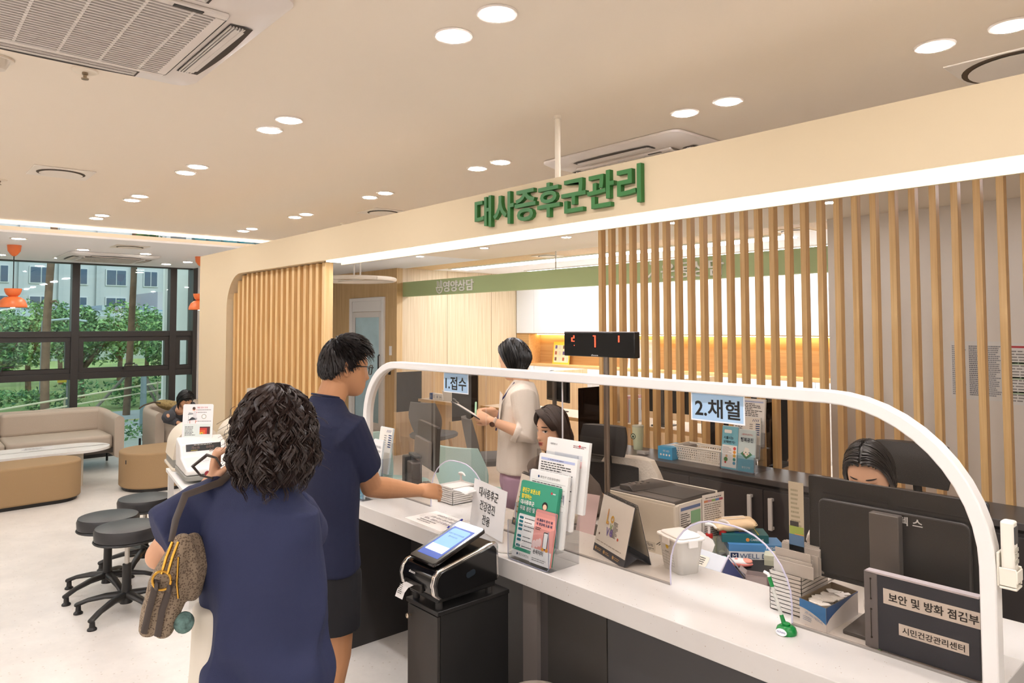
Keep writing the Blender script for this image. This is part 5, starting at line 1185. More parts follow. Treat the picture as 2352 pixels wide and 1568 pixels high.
# ================================================================ WAITING AREA
SOFA = mat('#b9aa99', .9, bump=.3, bscale=220); OTT = mat('#a0835f', .9, bump=.3, bscale=220); BLK = mat('#161413', .4)
def sofa(label, y0, y1, end=True, cat='sofa'):
    """curved-back sofa along the windows, facing +x"""
    t = thing('sofa', label, cat, (-10.25, (y0+y1)/2, 0))
    xb, xf = -10.68, -9.83; th = .11
    # back and arms: one wrap-around wall, swept in plan
    r = .30; path = [(xf+.05, y0+th/2)]+[(xb+th/2+r-r*math.sin(a), y0+th/2+r-r*math.cos(a)) for a in [PI/2*i/8 for i in range(9)]]+[(xb+th/2+r-r*math.cos(a), y1-th/2-r+r*math.sin(a)) for a in [PI/2*i/8 for i in range(9)]]+[(xf+.05, y1-th/2)]
    m = W(); rings = []
    for i, p in enumerate(path):
        a = Vector(path[max(0, i-1)]); b = Vector(path[min(len(path)-1, i+1)]); d = (b-a).normalized(); nrm = Vector((-d.y, d.x)); 
        f = min(1, min(i, len(path)-1-i)/5); h = .655+.06*f
        rings.append([Vector((p[0]+nrm.x*u*th/2, p[1]+nrm.y*u*th/2, z)) for u, z in [(math.cos(q), (.20+.05*(math.sin(q)) if math.sin(q) < 0 else h-.06+.06*math.sin(q))) for q in [2*PI*j/20 for j in range(20)]]])
    m.loft(rings).o('backrest', SOFA, t, smooth=True)
    n = max(1, round((y1-y0)/1.05)); 
    for i in range(n):
        a = y0+th+(y1-y0-2*th)*i/n; b = y0+th+(y1-y0-2*th)*(i+1)/n
        W().rbox(xb+th, xf+.02, a+.003, b-.003, .26, .43, .06, None, 5).o('seat_cushion', SOFA, t, bevel=.035, seg=4)
        W().rbox(xb+.07, xb+.22, a+.01, b-.01, .42, .70, .05, None, 4).o('back_cushion', SOFA, t, bevel=.04, seg=4)
    W().box(xb+.1, xf-.02, y0+.05, y1-.05, .21, .27).o('frame', mat('#4a423a', .6), t)
    for y in (y0+.02, y1-.02):
        for x in (xf+.02, xb+.12): W().cyl((x, y), .014, 0, .62 if x > -10 else .25, 12).o('leg', BLK, t)
    return t
sofa('long beige sofa with curved back under the windows', -1.2, 2.27)
sofa('beige sofa with curved arm and black leg beyond the gap by the glass', 2.62, 4.3)
def ottoman(label, cx, cy, lx, ly, h, rz=0):
    t = thing('ottoman', label, 'ottoman', (cx, cy, 0), rz)
    MB().rbox(-lx/2, lx/2, -ly/2, ly/2, .035, h, min(lx, ly)*.45, None, 10).o('body', OTT, t, bevel=.02, seg=4)
    MB().rbox(-lx/2+.001, lx/2-.001, -ly/2+.001, ly/2-.001, h-.045, h-.02, min(lx, ly)*.45, None, 10).o('seam', mat('#8d7350', .9), t)
    MB().rbox(-lx/2+.03, lx/2-.03, -ly/2+.03, ly/2-.03, 0, .036, min(lx, ly)*.42, None, 8).o('plinth', BLK, t)
    MB().box(lx*.30, lx*.33, -ly/2-.002, -ly/2+.004, h-.10, h-.06).o('tag', mat('#2e2924', .6), t)
ottoman('brown rounded ottoman before the white coffee table', -8.53, .72, .54, 1.72, .40, .06); ottoman('brown rounded ottoman behind the round black stools', -8.55, 2.75, .72, 1.6, .41)
t = thing('coffee_table', 'white oval marble-look coffee table between sofa and brown ottoman', 'table', (-9.2, .7, 0))
W().rbox(-9.52, -8.87, -.6, 1.98, .385, .412, .33, None, 12).o('tabletop', mat('#ece8e2', .25, var=.05, vscale=2.5), t, bevel=.004)
for y in (-.1, 1.55): W().rbox(-9.36, -9.02, y-.16, y+.16, 0, .385, .10, None, 8).o('leg', mat('#d5cab8', .6), t)
m = W(); M = frame((-9.3, 1.15, .4135), (.2, .95, 0), (-.3, .06, 0)); sheet(m, M, .29, .2, .001, mat('#d9d3d0', .5)); textlines(m, M, .03, .26, .03, .17, 5, mat('#9a938e', .6), 3); tag(m.o('paper_sheet'), 'printed sheet lying on the white coffee table', 'paper')
# straw bag on the second sofa arm
t = thing('straw_bag', 'brown woven straw bag resting over the second sofa arm', 'bag', (-10.25, 2.85, .68))
W().ell((-10.22, 2.93, .69), (.17, .20, .07), Matrix.Rotation(-.3, 3, 'X'), 22, 12).o('body', mat('#9a8355', .9, bump=1, bscale=45, var=.35, vscale=40), t, smooth=True)
W().tube([(-10.15, 2.80, .74), (-10.10, 2.68, .765), (-10.08, 2.56, .735), (-10.06, 2.50, .70)], .010, 8).o('strap', mat('#4f4230', .7), t, smooth=True)
# ---------------------------------------------------------------- orange pendants
def pendant(label, x, y):
    t = thing('pendant_lamp', label, 'pendant lamp', (x, y, 2.6)); O = mat('#e2733a', .4)
    MB().lathe((0, 0, 0), [(.012, -.115), (.03, -.10), (.058, -.06), (.064, 0)], 24).o('canopy', O, t, smooth=True); MB().cyl((0, 0), .005, -.46, -.11, 8).o('cord', BLK, t)
    MB().lathe((0, 0, 0), [(.035, -.535), (.060, -.515), (.075, -.48), (.078, -.452), (.0, -.452)], 28).o('upper_shade', O, t, smooth=True)
    MB().lathe((0, 0, 0), [(.126, -.648), (.128, -.642), (.124, -.612), (.104, -.568), (.072, -.542), (.036, -.533), (.03, -.538), (.07, -.550), (.10, -.575), (.119, -.615), (.123, -.648)], 32).o('lamp_shade', O, t, smooth=True)
    MB().ell((0, 0, -.615), (.04, .04, .04), None, 14, 10).o('bulb', emit('#fff0d8', 8), t)
pendant('orange dome pendant lamp hanging over the coffee table', -8.95, 1.007); pendant('orange dome pendant lamp half hidden by the cream column', -9.0, 2.89)
# ---------------------------------------------------------------- round stools
def stool(label, loc, rz, h=.50):
    t = thing('swivel_stool', label, 'stool', loc, rz); L = mat('#2b2a2b', .38, bump=.06, bscale=30)
    MB().lathe((0, 0, 0), [(.165, h-.085), (.183, h-.075), (.186, h-.03), (.178, h-.008), (.12, h), (.0, h+.002)], 40).o('seat', L, t, smooth=True); MB().lathe((0, 0, 0), [(.186, h-.092), (.19, h-.086), (.186, h-.078)], 40).o('seat_rim', BLK, t, smooth=True)
    MB().cyl((0, 0), .014, .26, h-.09, 14).o('piston', mat('#b9b4ae', .25, .9), t, smooth=True); MB().lathe((0, 0, 0), [(.036, .055), (.03, .10), (.026, .16), (.025, .29)], 18).o('column', BLK, t, smooth=True); MB().box(-.09, .09, -.05, .05, h-.10, h-.088).tube([(.03, 0, h-.1), (.12, .02, h-.105), (.16, .03, h-.12)], .008, 8).o('lift_lever', BLK, t)
    for i in range(5):
        a = 2*PI*i/5; d = Vector((math.cos(a), math.sin(a), 0)); s = Vector((-d.y, d.x, 0))
        lg = MB().tube([d*.02+Vector((0, 0, .105)), d*.12+Vector((0, 0, .10)), d*.22+Vector((0, 0, .08)), d*.285+Vector((0, 0, .055))], [(.030, .022), (.026, .017), (.022, .013), (.02, .013)], 10, s, 'round').o('leg', BLK, t, smooth=True)
        MB().lathe((0, 0, 0), [(.026, 0), (.026, .008), (.016, .018), (.014, .05)], 16).o('foot', BLK, lg, smooth=True).location = d*.275
    return t
stool('round black swivel stool standing foremost beside the handbag', (-4.915, 1.17, 0), .35, .53); stool('round black swivel stool in the middle, partly behind the foremost', (-5.385, 1.165, 0), .1, .50); stool('round black swivel stool farthest back, beside the white table leg', (-5.78, 1.49, 0), .7, .50)
t = thing('padded_stool', 'beige leather padded stool pushed up to the counter front', 'stool', (-1.83, 1.72, 0)); PL = mat('#a29587', .45)
MB().rbox(-.155, .155, -.16, .16, .36, .455, .12, None, 8).o('seat', PL, t, bevel=.03, seg=5)
MB().tube([(x, y, .43) for x, y in rrect(-.157, .157, -.162, .162, .12, 8)+[rrect(-.157, .157, -.162, .162, .12, 8)[0]]], .003, 6).o('piping', mat('#75695c', .5), t, smooth=True)
for sx, sy in ((-1, -1), (1, -1), (-1, 1), (1, 1)): MB().tube([(sx*.10, sy*.10, .37), (sx*.13, sy*.13, 0)], [.016, .011], 10).o('leg', BLK, t)
# ---------------------------------------------------------------- blood pressure monitors on their white table
def bp_table(label, loc, rz):
    t = thing('monitor_table', label, 'table', loc, rz); A = mat('#eeebe6', .4)
    MB().box(-.39, .40, 0, .34, .72, .745).o('tabletop', A, t, bevel=.003)
    for x in (-.36, .36):
        for y in (.03, .31): MB().box(x-.018, x+.018, y-.018, y+.018, 0, .72).o('leg', A, t)
    MB().box(-.36, .36, .29, .33, .60, .66).box(-.37, .37, .02, .32, .30, .32).o('shelf', A, t)
    return t
def bp_monitor(label, loc, rz, white=True):
    """arm-in blood pressure monitor: console towards local +x, arm tunnel towards -x"""
    t = thing('blood_pressure_monitor', label, 'medical monitor', loc, rz); cons = []; Wt = mat('#efece8', .3); C = mat('#e2d5c0', .4); G = mat('#8f8d86', .45); B = mat('#5d79bf', .35)
    MB().rbox(.02, .36, .03, .33, .018, .05, .03).o('base', G, t, bevel=.006)
    m = MB(); P = [(.03, .05), (.35, .05), (.36, .075), (.35, .10), (.19, .135), (.165, .215), (.05, .245), (.03, .22)]
    m.add([(x, .035, z) for x, z in P]+[(x, .325, z) for x, z in P], [tuple(range(8)), tuple(range(15, 7, -1))]+[(i, (i+1) % 8, (i+1) % 8+8, i+8) for i in range(8)]); m.o('console', Wt, t, bevel=.012, seg=3)
    n = Vector((.08, 0, .025)); M = frame((.181, .065, .158), (0, 1, 0), (-.025, 0, .08)); M = frame((.1815, .07, .152), (0, 1, 0), (-.016, 0, .08))
    s = MB(); sheet(s, M @ Matrix.Translation((0, 0, .0015)), .22, .062, .002, mat('#191715', .2)); d = t
    for i, (x, y) in enumerate(((.03, .042), (.12, .042), (.14, .018))):
        s.use(mat('#6a5347', .4)); lettering(s, '888', M @ Matrix.Translation((x+.03, y-.004, .0022)), .05, .018, .0005)
    s.use(mat('#d8d4cc', .5)); textlines(s, M @ Matrix.Translation((0, 0, .0018)), .05, .21, .052, .059, 1, mat('#d8d4cc', .5), 3); textlines(s, M @ Matrix.Translation((0, 0, .0018)), .01, .09, .006, .012, 1, mat('#d8d4cc', .5), 4); textlines(s, M @ Matrix.Translation((0, 0, .0018)), .03, .08, .018, .024, 1, mat('#b9a52f', .5), 5); s.o('display', None, t)
    q = MB(); T = frame((.27, .18, .1205), (0, 1, 0), (-1, 0, .22)); q.use(mat('#8a93b8', .4)); 
    for i in range(24): a = 2*PI*i/24; b = 2*PI*(i+1)/24; q.quad(*[T @ Vector((r*math.cos(c)*1.2, r*math.sin(c), .001)) for r, c in ((.022, a), (.024, a), (.024, b), (.022, b))])
    textlines(q, T, -.015, .015, -.005, .005, 1, mat('#9a9aa0', .5), 2); q.o('start_button', None, t)
    disc_m = MB(); disc(disc_m, frame((.3605, .16, .06), (0, 1, 0), (0, 0, 1)), (0, 0), .017, mat('#8c2f34', .3), .001); disc_m.o('stop_button', None, t)
    # arm tunnel
    MB().rbox(-.44, -.04, .02, .36, .0, .02, .03).o('base_plate', C, t, bevel=.004); MB().rbox(-.42, -.05, .03, .35, .02, .075, .03).o('tunnel_base', G, t, bevel=.004)
    N = 22; arc = lambda r, zc: [(r*math.cos(PI*k/N)*.95, zc+r*math.sin(PI*k/N)) for k in range(N+1)]
    out = [(.165, .075)]+arc(.165, .135)+[(-.165, .075)]; inn = [(.10, .085)]+arc(.098, .135)+[(-.10, .085)]
    r = [[Vector((x, .19+p[0], p[1])) for p in out] for x in (-.40, -.07)]
    m = MB(); k = len(out)
    ro = r; ri = [[Vector((x, .19+p[0], p[1])) for p in inn] for x in (-.40, -.07)]
    m.v = [v for q_ in (ro[0], ro[1], ri[0], ri[1]) for v in q_]; f = []
    for i in range(k):
        j = (i+1) % k
        f += [(i, j, k+j, k+i), (2*k+i, 3*k+i, 3*k+j, 2*k+j), (i, 2*k+i, 2*k+j, j), (k+i, k+j, 3*k+j, 3*k+i)]
    m.f = f; m.mi = [0]*len(f); m.o('tunnel_housing', C, t, smooth=True, auto=.6)
    for x in (-.065,):
        m = MB(); o2 = [(p[0]*1.22, .135+(p[1]-.135)*1.16) for p in inn]
        m.v = [Vector((x+dx, .19+p[0], p[1])) for dx in (-.02, .012) for L_ in (o2, inn) for p in L_]; f = []
        for i in range(k):
            j = (i+1) % k; f += [(i, j, 2*k+j, 2*k+i), (k+i, 3*k+i, 3*k+j, k+j), (2*k+i, 2*k+j, 3*k+j, 3*k+i), (i, k+i, k+j, j)]
        m.f = f; m.mi = [0]*len(f); m.o('tunnel_rim', B, t, smooth=True, auto=.6)
    m = MB(); rr = []
    for q in range(7):
        x = -.07-.045*q; s_ = 1-.10*q; rr.append([Vector((x, .19+p[0]*s_, .12+(p[1]-.12)*s_)) for p in inn])
    m.loft(rr).o('cuff', mat('#3c3c40', .8), t, smooth=True)
    for c in t.children:
        k, o = (1.15, -.17) if c.name.split('.')[0] in ('base_plate', 'tunnel_base', 'tunnel_housing', 'tunnel_rim', 'cuff') else (1.45, -.24)
        c.scale.x = k; c.location.x = o
    return t
BT = (-5.07, 1.478, 0); BR = -.152
bp_table('white table carrying the nearer blood pressure monitor', BT, BR)
bp_monitor('white blood pressure monitor with blue-rimmed arm tunnel on the nearer white table', (BT[0], BT[1], .745), BR)
def sign_board(name, label, M, w, h, base, kind):
    m = MB(True); m.use(mat(base, .4)); m.prism(rrect(0, w, 0, h, .012, 4), -.004, 0, M)
    if kind == 1:
        m.use(mat('#c8404a', .5)); lettering(m, '혈압 검사 안내', M @ Matrix.Translation((w*.64, h*.90, .0006)), w*.34, h*.045, .0006, .01)
        for i, y in enumerate((.83, .755, .50)): disc(m, M, (w*.46, h*y), .003, mat('#c8404a', .5)); textlines(m, M, w*.49, w*.95, h*(y-.015), h*(y+.015), 1, INK, i)
        disc(m, M, (w*.70, h*.635), .016, mat('#8a8466', .6)); disc(m, M, (w*.70, h*.635), .013, mat('#f0eeec', .5), .0009)
        # seated figure
        disc(m, M, (w*.36, h*.85), .011, mat('#e8b89a', .6)); disc(m, M, (w*.36, h*.875), .010, mat('#2e2622', .6)); poly(m, M, [(w*.33, h*.62), (w*.46, h*.55), (w*.45, h*.78), (w*.36, h*.81)], mat('#dcd8d8', .6)); poly(m, M, [(w*.17, h*.52), (w*.47, h*.55), (w*.47, h*.60), (w*.3, h*.62)], mat('#33343a', .6)); poly(m, M, [(w*.16, h*.68), (w*.34, h*.70), (w*.34, h*.74), (w*.2, h*.76)], mat('#9a9a9c', .6)); bar(m, M, w*.18, w*.19, h*.44, h*.66, mat('#9a9a9c', .6)); 
        for x in (.23, .42): bar(m, M, w*x, w*x+.004, h*.44, h*.53, mat('#c97a5a', .6))
        bar(m, M, w*.06, w*.95, h*.05, h*.42, mat('#dde5df', .6), .0005)
        textlines(m, M, w*.09, w*.48, h*.08, h*.36, 7, INK, 8)
        for i, (c, x0, x1, y0, y1) in enumerate((('#5d2a2c', .58, .92, .12, .34), ('#c43a30', .58, .82, .12, .30), ('#d8622f', .58, .76, .12, .24), ('#e3b23a', .58, .69, .12, .18), ('#4d8a4d', .64, .67, .12, .15))): bar(m, M, w*x0, w*x1, h*y0, h*y1, mat(c, .6), .0008+.0002*i)
    else:
        textlines(m, M, w*.08, w*.8, h*.80, h*.93, 3, INK, 2); disc(m, M, (w*.88, h*.89), .008, mat('#c23a40', .5)); textlines(m, M, w*.4, w*.9, h*.3, h*.75, 9, INK, 5); bar(m, M, w*.3, w*.6, h*.16, h*.19, INK)
    return tag(m.o(name), label, 'sign')
Rz = Matrix.Rotation(BR, 4, 'Z')
def rel(x, y, z): v = Rz @ Vector((x, y, 0)); return (BT[0]+v.x, BT[1]+v.y, z)
sign_board('instruction_sign', 'white instruction sign with a seated figure above the blood pressure monitor', frame(rel(-.18, .07, .975), (.60, .78, 0), (-.10, .02, 1)), .205, .235, '#edeae8', 1)
sign_board('instruction_sign', 'grey printed sign with a small red heart behind the white instruction sign', frame(rel(-.62, .60, .985), (.58, .80, .03), (-.05, .02, 1)), .245, .28, '#c2b7a5', 2)
BT2 = (-5.25, 2.02, 0)
# second machine partly behind the hair
bp_table('white table carrying the farther blood pressure monitor by the column', (-5.25, 1.86, 0), BR)
bp_monitor('white blood pressure monitor farther back, mostly behind the curly hair', (-5.12, 1.855, .745), BR)
# ---------------------------------------------------------------- ceiling air conditioners, sprinklers, detectors
def cassette(label, cx, cy, z, s=.475, tone='#ddd2c8'):
    t = thing('ceiling_air_conditioner', label, 'air conditioner', (cx, cy, z)); P = mat(tone, .45); D = mat('#2f241b', .6); V = mat('#d8cfc6', .5)
    g = .30
    r0 = rrect(-s, s, -s, s, .05, 5); r1 = rrect(-s+.03, s-.03, -s+.03, s-.03, .05, 5); r2 = rrect(-g-.03, g+.03, -g-.03, g+.03, .03, 5)
    MB().loft([[Vector((x, y, -.002)) for x, y in r0], [Vector((x, y, -.014)) for x, y in r0], [Vector((x, y, -.034)) for x, y in r1], [Vector((x, y, -.040)) for x, y in r2]]).o('panel', P, t, smooth=True, auto=.5)
    MB().box(-g, g, -g, g, -.0435, -.0405).o('intake', D, t)
    for (a, b, c, d) in ((-g-.03, g+.03, -g-.03, -g), (-g-.03, g+.03, g, g+.03), (-g-.03, -g, -g, g), (g, g+.03, -g, g)): pass
    fr = MB(); 
    for (a, b, c, d) in ((-g-.028, g+.028, -g-.028, -g), (-g-.028, g+.028, g, g+.028), (-g-.028, -g, -g, g), (g, g+.028, -g, g)): fr.box(a, b, c, d, -.052, -.040)
    fr.o('grille_frame', P, t, bevel=.003)
    gr = MB(); n = 30
    for i in range(n): y = -g+2*g*(i+.5)/n; gr.box(-g, g, y-.0035, y+.0035, -.053, -.046)
    for i in range(5): x = -g+2*g*(i+.5)/5; gr.box(x-.004, x+.004, -g, g, -.052, -.045)
    gr.o('grille', V, t)
    for k in range(4):
        R4 = Matrix.Rotation(PI/2*k, 4, 'Z'); y0, y1 = g+.055, g+.125
        N = 10; top = [(-.26+.52*i/N, y1-.0+.012*math.sin(PI*i/N)) for i in range(N+1)]
        o = MB(); o.add([R4 @ Vector((x, y0, -.0415)) for x in (-.26, .26)][::-1]+[R4 @ Vector((x, y, -.0405)) for x, y in top], [tuple(range(N+3))]); o.o('air_slot', D, t)
        v = MB(); 
        for j in range(5): v.box(-.25, .25, y0+.004+.009*j, y0+.008+.009*j, -.046, -.041, R4)
        v.box(-.245, .245, y0+.048, y0+.052, -.0425, -.038, R4); v.add([R4 @ Vector(p) for p in ((-.245, y0+.02, -.048), (.245, y0+.02, -.048), (.22, y1-.012, -.042), (-.22, y1-.012, -.042))], [(0, 1, 2, 3)]); v.o('louver', V, t)
    MB().box(.18, .26, -g-.02, -g-.004, -.0545, -.051).o('sensor_window', mat('#24211f', .3), t)
    q = MB(); q.use(mat('#6f86a8', .5)); lettering(q, 'SYSTEM', frame((0, -g-.015, -.0528), (1, 0, 0), (0, -1, 0)), .05, .009, .0006); q.o('maker_mark', None, t)
    return t
a1 = cassette('large ceiling air conditioner cassette filling the corner over the stools', -2.395, .405, H); a1.rotation_euler.z = PI/2
cassette('ceiling air conditioner cassette half hidden behind the sign beam', -2.48, 3.31, H); cassette('ceiling air conditioner cassette in the lowered ceiling by the windows', -9.67, 2.03, 2.6, .475, '#d9d4d0')
def sprinkler(label, x, y):
    t = thing('sprinkler_head', label, 'sprinkler', (x, y, H)); MB().lathe((0, 0, 0), [(.045, -.001), (.042, -.006), (.02, -.008)], 24).o('escutcheon', mat('#e9dcc8', .5), t, smooth=True); MB().lathe((0, 0, 0), [(.012, -.034), (.013, -.03), (.006, -.028), (.006, -.018), (.010, -.016), (.010, -.006)], 14).o('head', mat('#9a8a74', .3, .8), t)
sprinkler('ceiling sprinkler beside the large air conditioner cassette', -2.996, .539); sprinkler('ceiling sprinkler beyond the vent over the stools', -5.6, .54)
def detector(label, x, y):
    t = thing('dome_camera', label, 'camera', (x, y, H)); MB().lathe((0, 0, 0), [(.0, -.05), (.03, -.04), (.04, -.02), (.045, -.001)], 20).o('dome', mat('#d9cdbc', .4), t, smooth=True); MB().cyl((0, 0), .055, -.008, -.0005, 20).o('collar', mat('#e4d8c6', .5), t)
detector('small ceiling dome above the beam end, farther of two', -6.6, 3.18); detector('small ceiling dome above the beam end, nearer of two', -5.92, 3.19); detector('small ceiling dome at the picture edge beside the large cassette', -3.06, .275)
# ================================================================ OUTSIDE THE WINDOWS
GZ = -.45
struct(MB().box(-140, -11.3, -90, 90, GZ-.3, GZ).o('ground_outside', mat('#8a9a5c', .95, var=.3, vscale=.6)))
tag(MB().box(-20.6, -16.4, -60, 60, GZ, GZ+.02).o('road', mat('#b3b4b2', .9, var=.06, vscale=1.5)), 'pale grey road outside the windows', 'road')['kind'] = 'structure'
mk = MB()
for y in (-60,): mk.box(-18.55, -18.45, y, 60, GZ+.02, GZ+.024)
struct(mk.o('road_marking', mat('#d8b94a', .8)))
tag(MB().box(-16.4, -14.9, -60, 60, GZ, GZ+.1).o('pavement', mat('#c3beb4', .9)), 'pale pavement along the road outside', 'pavement')['kind'] = 'structure'
LEAF = [mat('#5f8a55', .8), mat('#7ba566', .8), mat('#9cc07e', .8), mat('#4a7350', .8)]
BARK = mat('#7b5f4c', .9, bump=.8, bscale=20, var=.25, vscale=6)
def crown(mb, c, r, n, seed, size=.16, mats=LEAF):
    rnd = random.Random(seed)
    lob = [(Vector((rnd.gauss(0, .45), rnd.gauss(0, .45), rnd.gauss(0, .4))), rnd.uniform(.45, .75)) for _ in range(9)]
    for i in range(n):
        o, q = rnd.choice(lob); d = Vector((rnd.gauss(0, 1), rnd.gauss(0, 1), rnd.gauss(0, 1))).normalized()*q*rnd.uniform(.6, 1)
        p = o+d; p = Vector((c[0]+p.x*r[0]*.7, c[1]+p.y*r[1]*.7, c[2]+p.z*r[2]*.7))
        u = Vector((rnd.gauss(0, 1), rnd.gauss(0, 1), rnd.gauss(0, .6))).normalized()*size*rnd.uniform(.6, 1.3); v = u.orthogonal().normalized()*size*rnd.uniform(.3, .6); v = Matrix.Rotation(rnd.uniform(0, 6), 3, u) @ v
        mb.use(mats[rnd.randrange(len(mats))]); mb.add([p-u, p+v, p+u, p-v], [(0, 1, 2, 3)])
def tree(name, label, x, y, h, r, n, seed, trunk=.09, size=.16, grp='bushy trees beyond the road'):
    t = thing(name, label, 'tree', (x, y, GZ), 0, grp); rnd = random.Random(seed)
    m = MB(); m.tube([(0, 0, 0), (rnd.uniform(-.1, .1), rnd.uniform(-.1, .1), h*.5), (rnd.uniform(-.2, .2), rnd.uniform(-.2, .2), h*.85)], [trunk, trunk*.8, trunk*.4], 8)
    for i in range(5): a = rnd.uniform(0, 6.3); m.tube([(0, 0, h*.35+.06*i), (math.cos(a)*r*.35, math.sin(a)*r*.35, h*.62), (math.cos(a)*r*.6, math.sin(a)*r*.6, h*.85)], [trunk*.5, trunk*.35, trunk*.15], 6)
    m.o('trunk', BARK, t, smooth=True); c = MB(); crown(c, (0, 0, h*.70), (r, r, h*.40), n, seed, size); c.o('crown', None, t, fix=False)
for i, (x, y, h, r) in enumerate([(-25, -.5, 2.3, 1.3), (-24.5, 2.2, 2.1, 1.2), (-25.5, 4.7, 2.3, 1.3), (-24.6, 7.2, 2.1, 1.2), (-26.5, 9.6, 2.4, 1.4), (-28.0, .9, 2.7, 1.5), (-28.5, 3.7, 2.8, 1.5), (-28.5, 6.4, 2.7, 1.5), (-30, 9.0, 2.9, 1.6), (-24, -3.0, 2.2, 1.3), (-28, -2.2, 2.7, 1.5), (-32, 5.2, 3.0, 1.6), (-32, 2.2, 3.0, 1.6), (-31.5, 12, 3.0, 1.6), (-32, 8.2, 3.1, 1.6)]):
    tree('bushy_tree', 'bushy green tree in the belt beyond the road outside', x, y, h, r, 2900, 20+i, .09, .085)
hd = MB(); rnd = random.Random(5)
for i in range(16): crown(hd, (-21.8-.3*(i % 3), -4+1.0*i, GZ+.35), (.8, .8, .55), 420, 70+i, .065)
tag(hd.o('hedge', fix=False), 'low green hedge along the far side of the road', 'hedge')['kind'] = 'stuff'
def pine(label, x, y, lean, h=9, r=.13, seed=1):
    t = thing('pine_tree', label, 'tree', (x, y, GZ)); rnd = random.Random(seed); pts = []
    for k in range(9): v = k/8; pts.append((lean*v+.10*math.sin(v*7+seed), .08*math.sin(v*5+seed*2), h*v))
    MB().tube(pts, [r*(1-.45*k/8) for k in range(9)], 10).o('trunk', BARK, t, smooth=True)
    b = MB(); c = MB()
    for i in range(16):
        v = .28+.70*rnd.random(); a = rnd.uniform(0, 6.3); L = rnd.uniform(.6, 1.5)*(1.1-.4*v); o = Vector((lean*v, 0, h*v)); d = Vector((math.cos(a), math.sin(a), rnd.uniform(-.25, .15)))
        if v < .34: L *= .4
        b.tube([o, o+d*L*.6+Vector((0, 0, .05)), o+d*L], [.028, .018, .008], 6)
        if v > .34: crown(c, o+d*L*.85, (.5, .5, .22), 200, seed*40+i, .06, [mat('#55733f', .8), mat('#6d8c54', .8), mat('#3f5c39', .8)])
    b.o('branches', BARK, t, smooth=True); c.o('needles', None, t, fix=False)
pine('tall bare pine trunk outside behind the orange pendant', -19.9, .95, .15, 9, .13, 1); pine('pale leaning pine trunk outside the first window bay', -18.4, 2.75, .5, 9, .09, 2); pine('reddish pine with side branches outside the second window bay', -19.6, 4.6, .25, 9, .085, 3)
# propping stakes and rail
st = thing('tree_stakes', 'wooden stakes propping the reddish pine outside', 'stakes', (-19.6, 4.75, GZ))
for dx, dy in ((.75, .7), (-.7, .8), (.2, -1.1)): MB().tube([(dx, dy, 0), (.02, .02, 1.25)], .035, 8).o('stake', mat('#8d8272', .8), st)
rl = thing('bamboo_rail', 'long slanting bamboo rail outside below the windows', 'rail', (-16, 2.6, GZ)); MB(True).tube([(-15.2, .2, .14), (-16.0, 4.6, .62)], .018, 8).tube([(-15.2, .35, .02), (-16.0, 4.7, .48)], .014, 8).o('pole', mat('#c9c0a3', .7), rl)
for y, z in ((.7, .2), (2.6, .45), (4.3, .66)): MB(True).tube([(-15.2-.18*(y-.2), y, GZ), (-15.2-.18*(y-.2), y, z-.04)], .018, 8).o('post', mat('#a39a80', .8), rl)
def lamp_post(label, x, y, h):
    t = thing('street_lamp', label, 'street lamp', (x, y, GZ)); MB().tube([(0, 0, 0), (0, 0, h)], [.07, .05], 10).o('pole', mat('#7b8a90', .5), t, smooth=True); MB().tube([(0, 0, h), (.3, .5, h+.06), (.45, .9, h)], [(.04, .03), (.06, .03), (.10, .03)], 8).o('lamp_head', mat('#c4cfd2', .4), t, smooth=True)
lamp_post('grey street lamp with a flat head outside the first window bay', -22, 3.15, 2.35); lamp_post('slim grey pole beside the road outside the second bay', -15.6, 3.95, 1.3)
sg = thing('road_sign', 'yellow and black chevron road sign outside', 'road sign', (-21, 3.55, GZ)); MB().cyl((0, 0), .03, 0, 1.1, 8).o('post', mat('#6f7375', .5), sg); MB().box(-.02, .02, -.22, .22, .8, 1.15).o('plate', mat('#d8b233', .5), sg)
# apartment blocks
def block(label, x, y, w, d, h, base, floors, bays, z0=GZ, wc='#43566e', bal=True):
    t = thing('apartment_block', label, 'building', (x, y, z0)); MB().box(-d/2, d/2, -w/2, w/2, 0, h).o('wall', mat(base, .8), t)
    pil = MB()
    for j in range(bays+1): yy = -w/2+w*j/bays; pil.box(d/2, d/2+.25, yy-.22, yy+.22, 0, h)
    pil.o('pilaster', mat('#aeb1b8', .8), t)
    for i in range(floors):
        for j in range(bays):
            yy = -w/2+w*(j+.5)/bays; zz = h*(i+.5)/floors; ww = w/bays*(.30 if j % 2 else .22); hh = h/floors*.30
            if zz < 3: continue
            f = MB().box(d/2, d/2+.10, yy-ww, yy+ww, zz-hh, zz+hh).o('window', mat('#c3c5ca', .6), t); MB().box(d/2+.10, d/2+.14, yy-ww+.12, yy-.05, zz-hh+.12, zz+hh-.12).box(d/2+.10, d/2+.14, yy+.05, yy+ww-.12, zz-hh+.12, zz+hh-.12).o('pane', mat(wc, .2), f)
block('white apartment block with blue windows seen in the first bay', -92, 12, 24, 12, 42, '#b6b8be', 14, 7); block('white apartment block with blue windows seen in the second bay', -95, 40, 26, 12, 40, '#b9bbc0', 13, 7); block('beige apartment block at the picture edge', -88, -8, 14, 12, 44, '#a09383', 14, 4, GZ, '#6f7f90'); block('white apartment block farthest along behind the teal tower', -98, 68, 22, 12, 36, '#b4b7bd', 12, 6)
low = thing('low_building', 'low grey lavender building with a blue base beyond the trees', 'building', (-60, 24, GZ)); MB().box(-4, 4, -9, 12, 0, 4.75).o('wall', mat('#b5b0b8', .8), low); MB().box(4, 4.1, -9, 2, 2.4, 3.4).o('blue_band', mat('#5f8fb8', .6), low)
